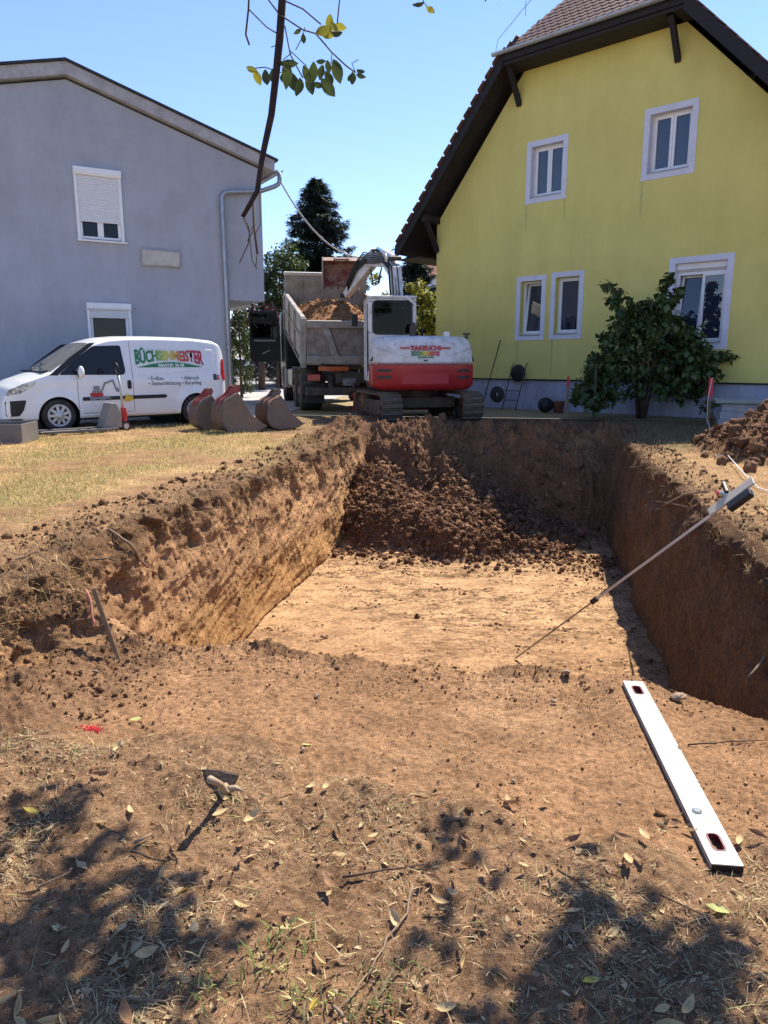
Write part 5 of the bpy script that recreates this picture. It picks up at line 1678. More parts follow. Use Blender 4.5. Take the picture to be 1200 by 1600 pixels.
o = link('ledge_crumbs', scatter_mesh('ledge_crumbs', p, sz, CL1, (.24, .138, .075), .22), soilc); tag(o, 'dark crumbs along the ledge above the pit floor', 'soil', kind='stuff')

fl = (GK == 2) & (TT > 4.6) & (TT < 10.6) & (GS > -2.75) & (GS < 1.3)
fw = AW * np.clip(fbm(gflat.reshape(-1, 3), (2.6, 7.0, 1), 4, .65, seed=240).reshape(GS.shape) - .02 + .18 * sstep(8.8, 10.4, TT), 0, 1) ** 1.4 + 1e-13
p, s, t, k = pick(fl, 6500, fw)
sz = np.clip(rng.lognormal(np.log(.010), .6, len(p)), .003, .04)
p[:, 2] -= sz * .25
o = link('floor_crumbs', scatter_mesh('floor_crumbs', p, sz, CL1, (.19, .108, .056), .2), soilc); tag(o, 'dark crumbs trodden into the tan pit floor', 'soil', kind='stuff')

# separate larger clods one can pick out
clod_me = []
for kq in range(6):
    v, f = CL2[kq]
    me = np_mesh('soil_clod', v, f, True); set_col(me, np.array([[.20, .112, .064]]) * (1 + .12 * rng.normal())); me.materials.append(soilc); clod_me.append(me)
def clod(x, y, r, label, group=None, z=None):
    o = link('soil_clod', clod_me[int(rng.integers(0, 6))])
    o.location = (x, y, (gz(x, y) if z is None else z) + r * .45); o.rotation_euler = tuple(rng.uniform(0, 6.28, 3)); o.scale = (r,) * 3
    tag(o, label, 'clod', group)
    return o
def px_on(px, py, z):
    p = R(PITCH); a = (px - 600) / 1150.; b = -(py - 800) / 1150.
    d = Vector((a, math.cos(p) + b * math.sin(p), -math.sin(p) + b * math.cos(p)))
    return Vector((0, 0, CAM_H)) + d * ((z - CAM_H) / d.z)
def ground_at(px, py, z0=-.4):
    """Place on the ground seen at a point of the picture."""
    z = z0
    for _ in range(25):
        q = px_on(px, py, z); zn = gz(q.x, q.y)
        if abs(zn - z) < .003: break
        z += (zn - z) * .6
    return q.x, q.y, gz(q.x, q.y)
q = ground_at(638, 880, -1.55); clod(q[0], q[1], .075, 'lone dark clod on the tan pit floor in front of the heap')
q = ground_at(652, 966, -1.55); clod(q[0], q[1], .03, 'single small clod in the middle of the bare pit floor')
for (px, py, r) in ((905, 838, .15), (882, 842, .11), (850, 850, .10), (800, 826, .11), (770, 838, .09), (730, 848, .08), (700, 862, .07), (640, 862, .07), (600, 850, .08), (570, 862, .07), (545, 842, .08), (620, 826, .08), (680, 820, .09), (740, 806, .10), (540, 800, .08), (590, 790, .09), (640, 780, .08), (560, 760, .09), (620, 746, .10), (690, 745, .12), (860, 866, .06), (920, 856, .08)):
    q = ground_at(px, py, -1.4)
    clod(q[0], q[1], r * .62, 'large rounded clod embedded in the heap at the far end of the pit', 'large clods in the pit heap')
for (px, py, r) in ((1112, 657, .16), (1150, 680, .13), (1175, 700, .13), (1130, 700, .10), (1185, 655, .13), (1160, 640, .11), (1100, 715, .07), (1138, 715, .08), (1180, 725, .09), (1085, 690, .07)):
    q = ground_at(px, py, .3)
    clod(q[0], q[1], r * .75, 'large lump of soil on the mound right of the pit', 'large lumps on the soil mound')

# ---- grass
def blade_mesh(name, pos, h, lean, width, colour, colvar=.2, flat=0.0):
    n = len(pos)
    az = rng.uniform(0, 2 * np.pi, n); la = rng.uniform(0, lean, n) + flat
    d = np.stack([np.cos(az) * np.sin(la), np.sin(az) * np.sin(la), np.cos(la)], 1)
    sx = np.stack([-np.sin(az + rng.normal(0, .6, n)), np.cos(az), np.zeros(n)], 1)
    h = np.asarray(h)[:, None]; w = np.asarray(width)
    w = (w if np.ndim(w) else np.full(n, w))[:, None]
    droop = np.stack([np.cos(az), np.sin(az), np.zeros(n)], 1) * (h * .35) - np.array([0, 0, 1]) * (h * .12)
    a, b = pos - sx * w, pos + sx * w
    m = pos + d * h * .55
    V = np.stack([a, b, m + sx * w * .75, m - sx * w * .75, pos + d * h + droop * .6], 1).reshape(-1, 3)
    i = (np.arange(n) * 5)[:, None]
    F = np.concatenate([np.stack([i[:, 0], i[:, 0] + 1, i[:, 0] + 2], 1), np.stack([i[:, 0], i[:, 0] + 2, i[:, 0] + 3], 1), np.stack([i[:, 0] + 3, i[:, 0] + 2, i[:, 0] + 4], 1)])
    me = np_mesh(name, V, F)
    c = np.asarray(colour); c = (c if c.ndim == 2 else np.repeat(c[None], n, 0)) * (1 + colvar * rng.normal(size=(n, 1)))
    set_col(me, np.repeat(np.clip(c, .01, .95), 5, 0))
    return me
def attr_mat(name, rough=.8, trans=.25):
    m, nt, b = _mat(name)
    at = nt.nodes.new('ShaderNodeAttribute'); at.attribute_name = 'Col'
    nt.links.new(at.outputs['Color'], b.inputs['Base Color']); b.inputs['Roughness'].default_value = rough; b.inputs['Specular IOR Level'].default_value = .25
    t = nt.nodes.new('ShaderNodeBsdfTranslucent'); nt.links.new(at.outputs['Color'], t.inputs['Color'])
    mx = nt.nodes.new('ShaderNodeMixShader'); mx.inputs[0].default_value = trans
    nt.links.new(b.outputs[0], mx.inputs[1]); nt.links.new(t.outputs[0], mx.inputs[2]); nt.links.new(mx.outputs[0], nt.nodes['Material Output'].inputs['Surface'])
    return m
M['grass'] = attr_mat('grass_blades')
straw_c, green_c = np.array([.62, .44, .21]), np.array([.20, .22, .055])
# lawn on the left
lm = (GK == 0) & (GS < -2.9) & (GS > -9) & (TT > 2.8) & (TT < 14.5)
p, s, t, k = pick(lm, 75000, AW * sstep(-2.95, -3.6, GS) + 1e-12)
p = p + np.stack([rng.normal(0, .04, len(p)), rng.normal(0, .04, len(p)), np.zeros(len(p))], 1)
gp = fbm(p, 0.9, 4, seed=90) + .25 * sstep(-3.8, -5.4, s)
isg = rng.random(len(p)) < np.clip(.04 + .75 * (gp + .0), .02, .55)
keep = rng.random(len(p)) > .92 * sstep(.0, .3, fbm(p, 1.5, 4, seed=95) + .45 * sstep(-4.6, -3.2, s) - .05)
p = p[keep]; isg = isg[keep]
cc = np.where(isg[:, None], green_c, straw_c)
o = link('lawn_grass', blade_mesh('lawn_grass', p, np.clip(rng.normal(.045, .018, len(p)), .012, .11), 1.25, .0028, cc, .22), M['grass']); tag(o, 'short parched lawn left of the pit, straw and green', 'grass', kind='stuff')
# right-hand strip, sparse straw
lm = (GK == 0) & (GS > 1.55) & (GS < 4.2) & (TT > 3.5) & (TT < 12.5)
p, s, t, k = pick(lm, 12000, AW)
p = p + np.stack([rng.normal(0, .04, len(p)), rng.normal(0, .04, len(p)), np.zeros(len(p))], 1)
o = link('straw_strip', blade_mesh('straw_strip', p, np.clip(rng.normal(.04, .02, len(p)), .01, .11), 1.4, .0024, straw_c, .22), M['grass']); tag(o, 'trampled straw between the pit and the soil mound', 'grass', kind='stuff')
# grass in the shade by the yellow house
lm = (GK == 0) & (GS > 0) & (TT > 11.5) & (TT < 16.8)
p, s, t, k = pick(lm, 12000, AW)
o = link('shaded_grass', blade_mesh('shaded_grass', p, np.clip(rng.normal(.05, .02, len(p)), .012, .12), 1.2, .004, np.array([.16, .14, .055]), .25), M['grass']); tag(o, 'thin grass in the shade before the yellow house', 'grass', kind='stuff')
# tufts and roots hanging on the lips
lm = ((GK == 1) & (gflat[:, :, 2] > -.22) & (TT > 3.0) & (TT < 12.6)) | ((GK == 3) & (gflat[:, :, 2] > -.16) & (TT > 3.0) & (TT < 12.6)) | ((GK == 0) & (GS < -2.75) & (GS > -3.4) & (TT > 3)) 
p, s, t, k = pick(lm, 9000, None)
o = link('edge_tufts', blade_mesh('edge_tufts', p, np.clip(rng.normal(.06, .03, len(p)), .015, .17), 1.9, .0018, np.where(rng.random((len(p), 1)) < .5, straw_c * .8, np.array([.24, .15, .085])), .25), M['grass']); tag(o, 'dry turf fringe along the cut edges', 'grass', kind='stuff')
# chopped straw and dead grass in the foreground
lm = (GK == 2) & (TT > .8) & (TT < 2.75)
wl_ = AW / np.clip(TT, .8, 3) ** .5 * sstep(2.62, 2.42, TT + .1 * np.sin(GS * 2.2 + .6) - .22 * sstep(-.7, -1.3, GS)) * (.12 + np.clip(fbm(gflat.reshape(-1, 3), 3.1, 4, seed=230).reshape(GS.shape) + .25, 0, 1) ** 1.6 * 3) + 1e-13
p, s, t, k = pick(lm, 30000, wl_)
p = p + np.stack([rng.normal(0, .01, len(p)), rng.normal(0, .01, len(p)), rng.uniform(.001, .006, len(p))], 1)
cc = np.where(rng.random((len(p), 1)) < .45, np.array([.50, .385, .215]), np.array([.26, .185, .11]))
cc = np.where((rng.random((len(p), 1)) < .10), np.array([.30, .30, .12]), cc)
o = link('dead_grass', blade_mesh('dead_grass', p, np.clip(rng.lognormal(np.log(.022), .6, len(p)), .006, .11), .5, .0013, cc, .28, flat=1.05), M['grass']); tag(o, 'flattened dead grass littering the foreground', 'grass', kind='stuff')
# green weeds at the bottom left
cent = [(-.33, 1.72), (-.20, 1.62), (-.46, 1.66), (-.05, 1.60), (-.27, 1.82), (.02, 1.66)]
pp_ = []
for cx, cy in cent:
    for _ in range(42):
        x, y = cx + rng.normal(0, .05), cy + rng.normal(0, .04); pp_.append((x, y, gz(x, y)))
p = np.array(pp_)
o = link('green_weeds', blade_mesh('green_weeds', p, np.clip(rng.normal(.034, .016, len(p)), .010, .08), 1.15, .003, np.where(rng.random((len(p), 1)) < .55, np.array([.19, .23, .06]), np.array([.46, .40, .18])), .2), M['grass']); tag(o, 'small green weeds sprouting at the bottom of the view', 'weeds', kind='stuff')

# leaf crumbs and chaff
lm = (GK == 2) & (TT > .8) & (TT < 2.75)
p, s, t, k = pick(lm, 5200, wl_)
n_ = len(p); g_ = rng
a_ = g_.uniform(0, 6.28, n_); L_ = np.clip(g_.lognormal(np.log(.008), .55, n_), .003, .03)[:, None]; W_ = L_ * g_.uniform(.25, .6, (n_, 1))
d_ = np.stack([np.cos(a_), np.sin(a_), g_.normal(0, .25, n_)], 1); e_ = np.stack([-np.sin(a_), np.cos(a_), g_.normal(0, .35, n_)], 1)
c_ = p + np.array([0, 0, .004])
V_ = np.stack([c_ - d_ * L_, c_ + e_ * W_ + [0, 0, .002], c_ + d_ * L_, c_ - e_ * W_ + [0, 0, .002]], 1).reshape(-1, 3)
i_ = np.arange(n_) * 4
me = np_mesh('leaf_chaff', V_, np.concatenate([np.stack([i_, i_ + 1, i_ + 2], 1), np.stack([i_, i_ + 2, i_ + 3], 1)]))
cc = np.where(g_.random((n_, 1)) < .5, np.array([.50, .36, .19]), np.array([.24, .14, .08])) * (1 + .2 * g_.normal(size=(n_, 1)))
set_col(me, np.repeat(np.clip(cc, .02, .9), 4, 0))
tag(link('leaf_chaff', me, M['grass']), 'broken bits of dead leaves littering the foreground', 'leaf litter', kind='stuff')
# ------------------------------------------------------------------ paved yard, far things, trees, bushes
yard = MB()
yp_ = [(-16, 4.5), (-6.35, 12.95), (-4.0, 15.2), (-2.55, 16.7), (-2.3, 19.5), (-1.2, 30), (1.0, 60), (-30, 75), (-40, 20)]
yard.prism(yp_, -.05, .018, 'z')
o = yard.build('paved_yard', mat('pale_asphalt', (0.42, 0.39, 0.36), 0.9, var=.25, scale=.8, bump=.3, bscale=60, bdist=.01)); tag(o, 'pale paved yard between the two houses', None, kind='structure')

def leaf_cards(name, centers, radii, n_per, size, material, parent, droop=0.3, flat=False, seed=1, lw=.5, shape='rhomb'):
    """Leaves spread through clumps; each leaf folded along its midrib."""
    g = np.random.default_rng(seed)
    C = np.repeat(np.asarray(centers, float), n_per, 0); Rr = np.repeat(np.asarray(radii, float), n_per, 0)
    n = len(C)
    d = g.normal(size=(n, 3)); d /= np.linalg.norm(d, axis=1)[:, None]
    P = C + d * (g.random(n) ** .45)[:, None] * (Rr if Rr.ndim == 2 else Rr[:, None])
    az = g.uniform(0, 2 * np.pi, n); el = g.normal(-droop, .5, n)
    ax = np.stack([np.cos(az) * np.cos(el), np.sin(az) * np.cos(el), np.sin(el)], 1)
    up = np.stack([g.normal(0, .35, n), g.normal(0, .35, n), np.ones(n)], 1)
    sx = np.cross(ax, up); sx /= np.linalg.norm(sx, axis=1)[:, None]; nn = np.cross(sx, ax)
    L = size * g.uniform(.65, 1.25, n)[:, None]
    a = P; b = P + ax * L
    w = L * lw
    m1 = P + ax * L * .42 + sx * w * .5 + nn * L * .10; m2 = P + ax * L * .42 - sx * w * .5 + nn * L * .10
    mid = P + ax * L * .45
    V = np.stack([a, m1, b, m2, mid], 1).reshape(-1, 3)
    i = np.arange(n) * 5
    F = np.concatenate([np.stack([i, i + 1, i + 4], 1), np.stack([i + 1, i + 2, i + 4], 1), np.stack([i, i + 4, i + 3], 1), np.stack([i + 4, i + 2, i + 3], 1)])
    me = np_mesh(name, V, F)
    return link(name, me, material, parent)
M['bark'] = mat('bark', (0.11, 0.075, 0.055), .9, var=.45, scale=12, bump=.5, bscale=40, stretch=(1, 1, .4))
M['leaf_green'] = leaf_mat('leaf_green', (.085, .12, .03), (.035, .058, .016), .3)
M['leaf_dark'] = leaf_mat('leaf_dark', (.095, .14, .045), (.036, .062, .02), .28, rough=.45)
M['leaf_yellow'] = leaf_mat('leaf_yellowgreen', (.32, .30, .04), (.15, .17, .03), .4)
M['leaf_purple'] = leaf_mat('leaf_purple', (.075, .026, .035), (.028, .010, .014), .2)
M['needle'] = leaf_mat('needle_bluegreen', (.085, .12, .088), (.03, .05, .038), .15)
M['thuja'] = leaf_mat('thuja', (.10, .125, .028), (.03, .05, .014), .2)
def broad_tree(name, label, x, y, h, cz, rad, n, leafsize, mtl, seed, cat='tree', clumps=60, trunk_r=.14, per=None, group=None):
    t = empty(name, (x, y, 0), 0, label, cat, group)
    g = random.Random(seed)
    tk = MB(); tk.tube([(0, 0, -.1), (.05, .02, cz * .4), (-.03, .04, cz * .8), (.02, 0, cz * 1.1)], .1, 8, taper=[trunk_r * 1.2, trunk_r, trunk_r * .7, trunk_r * .35])
    cs, rs = [], []
    for _ in range(clumps):
        while True:
            d = Vector((g.uniform(-1, 1), g.uniform(-1, 1), g.uniform(-1, 1)))
            if .25 < d.length < 1: break
        k = .75 + .35 * g.random()
        cs.append((d.x * rad[0] * k, d.y * rad[1] * k, cz + d.z * rad[2] * k)); rs.append(min(rad) * g.uniform(.16, .34))
    for c in cs[::4]:
        tk.tube([(0, 0, cz * .55), (c[0] * .4, c[1] * .4, cz * .7 + (c[2] - cz) * .3), c], .03, 5, taper=[trunk_r * .4, trunk_r * .25, .012])
    tk.build('trunk', M['bark'], t)
    leaf_cards('crown', cs, rs, n // clumps, leafsize, mtl, t, seed=seed)
    return t
def at_w(px, py, y): return at_px(px, py, y)
# spruce
def spruce(name, label, x, y, H, R0, seed, zlow=1.0):
    t = empty(name, (x, y, 0), 0, label, 'tree')
    g = random.Random(seed); gg = np.random.default_rng(seed)
    tk = MB(); tk.tube([(0, 0, 0), (0, 0, H * .5), (0, 0, H * .97)], .1, 8, taper=[.24, .14, .015])
    V, F = [], []; off = 0
    z = zlow
    while z < H - .1:
        f = 1 - (z - zlow) / (H - zlow)
        r = R0 * (f ** .85) * g.uniform(.82, 1.12) + .10
        nb = int(7 + 5 * f)
        for k in range(nb):
            a = 2 * math.pi * (k + g.random() * .8) / nb
            L = r * g.uniform(.72, 1.14)
            dz = -L * g.uniform(.16, .34)
            pts = [Vector((math.cos(a) * L * q, math.sin(a) * L * q, z + dz * math.sin(q * 2.2) + .22 * L * max(0, q - .72))) for q in (0, .3, .55, .8, 1.0)]
            tk.tube(pts, .01, 4, taper=[.03 * f + .012, .022 * f + .008, .012, .008, .004], caps=False)
            m = int(40 + 75 * L)
            for _ in range(m):
                q = g.random() ** .7
                i = min(3, int(q * 4)); p = pts[i].lerp(pts[i + 1], q * 4 - i)
                w = .30 * (1 - q * .6) * min(1, L)
                p = p + Vector((g.gauss(0, w * .5), g.gauss(0, w * .5), g.uniform(-.16, .05)))
                da = a + g.gauss(0, .8)
                d = Vector((math.cos(da), math.sin(da), g.gauss(-.25, .25))).normalized() * g.uniform(.16, .36)
                s = d.cross(Vector((0, 0, 1))).normalized() * g.uniform(.035, .07)
                V += [p - s, p + s, p + d]; F.append((off, off + 1, off + 2)); off += 3
        z += g.uniform(.16, .26) * (1 if f > .3 else .8)
    tk.build('trunk', M['bark'], t)
    me = np_mesh('crown', np.array([tuple(v) for v in V]), np.array(F)); link('crown', me, M['needle'], t)
    return t
pt = at_w(493, 272, 40); spruce('spruce_tree', 'tall dark blue-green spruce standing alone behind the tipper truck', pt.x, 40, pt.z, 4.7, 4, zlow=1.5)
pt = at_w(640, 385, 46); spruce('spruce_tree', 'dark conifer half hidden behind the yellow house eave', pt.x + .4, 46, pt.z + .6, 2.8, 9, zlow=2.0)
p = at_w(432, 440, 36); broad_tree('leafy_tree', 'green leafy tree between the grey house corner and the spruce', p.x, 36, 0, p.z - .5, (1.7, 1.7, 2.3), 7000, .20, M['leaf_green'], 3, clumps=80)
p = at_w(405, 500, 33); broad_tree('purple_tree', 'purple-leaved tree behind the open truck door', p.x, 33, 0, p.z - .2, (1.7, 1.2, 1.1), 4000, .16, M['leaf_purple'], 5, clumps=50)
p = at_w(655, 478, 27); broad_tree('yellow_shrub', 'sunlit yellow-green shrub beside the corner of the yellow house', p.x + .1, 27, 0, p.z - .9, (.95, .8, 2.1), 6000, .15, M['leaf_yellow'], 6, cat='shrub', clumps=60)
p = at_w(605, 470, 33); broad_tree('yellow_shrub', 'taller pale green shrub seen past the digger boom', p.x - .1, 33, 0, p.z - 1.2, (1.1, .9, 2.3), 5000, .16, M['leaf_yellow'], 16, cat='shrub', clumps=50)
p = at_w(462, 470, 52); broad_tree('leafy_tree', 'distant green trees low behind the truck body', p.x + 2, 52, 0, 3.6, (4.5, 2, 2.6), 8000, .28, M['leaf_green'], 23, clumps=80)
# columnar thuja
th_ = empty('thuja', (at_w(374, 520, 26).x, 26, 0), 0, 'narrow columnar thuja beside the grey house corner', 'shrub')
cs = []; rs = []
g = random.Random(8)
for k in range(90):
    z = .2 + 3.0 * (k / 90); f = (1 - (z / 3.35) ** 2.2) ** .5
    a = g.uniform(0, 6.28); r = .33 * f
    cs.append((math.cos(a) * r, math.sin(a) * r, z)); rs.append(.14)
mt = MB(); mt.tube([(0, 0, 0), (0, 0, 2.6)], .05, 6, taper=[.06, .02]); mt.build('trunk', M['bark'], th_)
leaf_cards('crown', cs, rs, 45, .11, M['thuja'], th_, droop=-.9, seed=4, lw=.35)
# dark hedge, fence and distant car at the end of the yard
hg = empty('hedge', (-9.5, 64, 0), 0, 'dark hedge closing the yard behind the parked car', 'hedge')
g = random.Random(12); cs = [(g.uniform(-7, 8), g.uniform(-.6, .6), g.uniform(.2, 3.6)) for _ in range(170)]
leaf_cards('foliage', cs, [.65] * len(cs), 55, .26, M['leaf_dark'], hg, seed=14)
tk = MB()
for k in range(12): tk.tube([(-6.5 + k * 1.2, 0, -.1), (-6.5 + k * 1.2 + .1, 0, 2.4)], .05, 5, taper=[.06, .02])
tk.build('stems', M['bark'], hg)
fn = empty('mesh_fence', (-6.75, 33.5, 0), R(8), 'dark wire mesh fence panel at the foot of the thuja', 'fence')
for x in (0, 1.0, 2.0):
    f_ = MB(); f_.box((x - .03, -.03, 0), (x + .03, .03, 1.45)); f_.build('post', M['steel_dark'], fn)
wm = MB()
for k in range(14): wm.cyl((0, 0, .06 + k * .1), (2.0, 0, .06 + k * .1), .006, n=5, caps=False)
for k in range(40): wm.cyl((k * .05 + .02, 0, .03), (k * .05 + .02, 0, 1.4), .004, n=4, caps=False)
wm.build('mesh', M['steel_dark'], fn)['kind'] = 'stuff'
wf = empty('board_fence', (-4.95, 36, 0), R(4), 'weathered grey board fence beside the truck cab', 'fence')
bmm = MB(); bmm.box((0, -.015, .05), (.14, .015, 1.5)); bmesh_b = bmm.mesh('board'); bmesh_b.materials.append(mat('weathered_board', (.17, .14, .115), .9, var=.4, scale=6, stretch=(1, 1, .3)))
for k in range(12):
    o = link('board', bmesh_b, None, wf); o.location = (k * .15, 0, random.uniform(-.02, .02))
rl_ = MB(); rl_.box((-.02, .016, .4), (1.8, .05, .48)); rl_.build('rail', M['bark'], wf)
# parked car far down the yard
car = empty('parked_car', (-9.95, 56, 0), R(62), 'pale parked car at the far end of the yard', 'car')
bd_ = MB()
prof_c = [(-2.1, .35), (-2.15, .75), (-2.0, .95), (-1.55, 1.02), (-1.2, 1.42), (-.6, 1.52), (.3, 1.50), (.95, 1.05), (1.8, .92), (2.1, .72), (2.1, .35)]
bd_.prism(prof_c, -.86, .86, 'y'); bd_.build('body', mat('silver_paint', (.62, .63, .65), .3, spec=.5), car, bevel=.1, seg=3)
for s in (-1, 1):
    g_ = MB(); g_.prism([(-1.25, 1.05), (-1.08, 1.38), (-.5, 1.45), (.25, 1.43), (.75, 1.05)], s * .855, s * .875, 'y'); g_.build('side_window', M['car_glass'], car)
    for ax in (-1.35, 1.3):
        w = wheel_mesh(.32, .2, .2).build('wheel', M['rubber'], car); w.location = (ax, s * .80, .32)
g_ = MB(); g_.prism([(-1.57, 1.04), (-1.24, 1.40), (-1.22, 1.39), (-1.54, 1.02)], -.7, .7, 'y'); g_.build('rear_window', M['car_glass'], car)
# distant red roof past the eave
rr_ = empty('far_house', (at_w(668, 405, 62).x + 3.2, 63, 0), R(-20), 'small far house with red roof beyond the yellow house', 'house')
w_ = MB(); w_.box((-4, -3, 0), (4, 3, 8.0)); w_.build('wall', M['white_trim'], rr_)
w_ = MB(); w_.prism([(-3.6, 7.9), (0, 10.2), (3.6, 7.9)], -4.5, 4.5, 'x'); w_.build('roof', mat('red_tiles_far', (.30, .085, .055), .8, var=.3, scale=3), rr_)

# ---- shrub in front of the yellow house
bsx, bsy = 5.75, 16.55
bs = empty('fig_shrub', (bsx, bsy, 0), 0, 'broad dark-leaved shrub before the yellow house wall', 'shrub')
g = random.Random(31)
cs, rs = [], []
stems = MB()
for k in range(9):
    a = g.uniform(0, 6.28); r = g.uniform(.05, .3)
    top = (math.cos(a) * r * 3.4, math.sin(a) * r * 1.8, g.uniform(1.3, 2.3))
    stems.tube([(math.cos(a) * r * .5, math.sin(a) * r * .4, -.05), (math.cos(a) * r * 1.3, math.sin(a) * r, .8), top], .02, 6, taper=[.035, .026, .010])
for _ in range(330):
    u = g.uniform(-1, 1); v = g.uniform(-1, 1); w = g.uniform(0, 1)
    x = u * 1.38
    zt = 2.45 * (1 - (abs(u - .08)) ** 2.6 * .62) + .12 * math.sin(u * 4.0 + 1.2)
    z = .22 + (zt - .22) * (w ** .62)
    if z < .55 and -.55 < u < .35 and g.random() < .7: continue
    cs.append((x, v * .75 * (1 - .3 * w), z)); rs.append(g.uniform(.12, .22))
# a few long shoots on top
for (sx, sz, ex_, ez) in ((-.2, 2.2, -1.05, 2.86), (.1, 2.3, .32, 3.05), (.3, 2.2, .55, 2.75), (-.5, 2.0, -.9, 2.55), (1.2, 1.3, 1.75, 1.35)):
    stems.tube([(sx, -.2, sz), ((sx + ex_) / 2, -.25, (sz + ez) / 2 + .12), (ex_, -.3, ez)], .01, 5, taper=[.012, .008, .004])
    for q in np.linspace(.25, 1, 6): cs.append((sx + (ex_ - sx) * q, -.25, sz + (ez - sz) * q + .08 * math.sin(q * 3))); rs.append(.10)
stems.build('stems', M['bark'], bs)
leaf_cards('crown', cs, rs, 16, .155, M['leaf_dark'], bs, droop=.65, seed=33, lw=.85)

# ---- tree over the camera: its branch hangs into the top of the view, its foliage shades the foreground
ot = empty('overhead_tree', (2.4, -1.6, -.4), 0, 'leafy branch of an overhead tree hanging into the top of view', 'tree')
OT = Vector((2.4, -1.6, -.4))
def OL(p): return Vector(p) - OT
tk = MB(); tk.tube([OL((2.4, -1.6, -.5)), OL((2.35, -1.5, 1.2)), OL((2.2, -1.2, 2.6)), OL((2.0, -.7, 3.6))], .15, 12, taper=[.20, .15, .13, .10]); tk.build('trunk', M['bark'], ot)
fork = Vector((2.0, -.7, 3.6))
shade = []
def shade_from(px, py, r, n):
    x, y, z = ground_at(px, py, -.4)
    t = 4.4
    while True:
        q = Vector((x, y, z)) + sd * t
        rel = q - Vector((0, 0, CAM_H)); p = R(PITCH)
        dep = rel.y * math.cos(p) - rel.z * math.sin(p); up_ = rel.z * math.cos(p) + rel.y * math.sin(p)
        if dep < .2 or (800 - 1150 * (up_ - r * 1.3) / dep) < -60 or t > 9: break
        t += .1
    shade.append((q, r, n))
for (px, py, r, n) in ((30, 1262, .13, 10), (95, 1250, .12, 9), (20, 1320, .10, 6), (120, 1345, .09, 5), (175, 1330, .08, 4), (90, 1290, .08, 4),
                       (60, 1440, .15, 13), (150, 1420, .14, 12), (185, 1405, .11, 9), (120, 1470, .15, 13), (30, 1500, .16, 14), (200, 1480, .15, 12), 
                       (240, 1530, .14, 13), (150, 1560, .16, 14), (60, 1570, .16, 14), (330, 1484, .05, 3), (230, 1590, .13, 10), (20, 1600, .18, 14), (100, 1620, .2, 16),
                       (680, 1310, .06, 3), (720, 1335, .05, 2), (745, 1360, .04, 2), (690, 1400, .04, 2), (640, 1450, .04, 2), (665, 1480, .04, 2),
                       (860, 1430, .07, 4), (910, 1435, .06, 3), (800, 1462, .06, 3), (940, 1390, .06, 3), (1010, 1385, .05, 2), (960, 1405, .05, 2), (930, 1320, .05, 3),
                       (1000, 1470, .12, 12), (1050, 1500, .13, 13), (1110, 1500, .10, 9), (1000, 1520, .13, 13), (950, 1550, .14, 13), (880, 1560, .13, 11), (1040, 1560, .14, 13), (1100, 1540, .10, 8), (860, 1600, .14, 12), (960, 1600, .15, 13), (1060, 1610, .15, 12), (780, 1590, .10, 6), (900, 1500, .09, 6), (860, 1480, .07, 5), (720, 1600, .07, 4)):
    shade_from(px, py, r, n)
lb = MB()
hubs = [Vector((.4, 2.6, 4.3)), Vector((1.3, 3.0, 4.5)), Vector((2.4, 3.0, 4.4)), Vector((-.3, 2.0, 4.2))]
for h in hubs: lb.tube([OL(fork), OL(fork.lerp(h, .5) + Vector((0, 0, .25))), OL(h)], .03, 7, taper=[.07, .045, .022])
for q, r, n in shade:
    h = min(hubs, key=lambda a: (a - q).length)
    lb.tube([OL(h), OL(h.lerp(q, .5) + Vector((0, 0, .12))), OL(q)], .005, 4, taper=[.012, .007, .003], caps=False)
lb.build('limb', M['bark'], ot)
cc_, rr2, nn2 = [], [], []
for q, r, n in shade:
    for _ in range(max(1, int(n * .95))): cc_.append(OL(q + Vector((random.gauss(0, r * .6), random.gauss(0, r * .6), random.gauss(0, r * .6))))); rr2.append(.05)
leaf_cards('crown', [tuple(c) for c in cc_], rr2, 3, .105, M['leaf_green'], ot, droop=.4, seed=41, lw=.55)
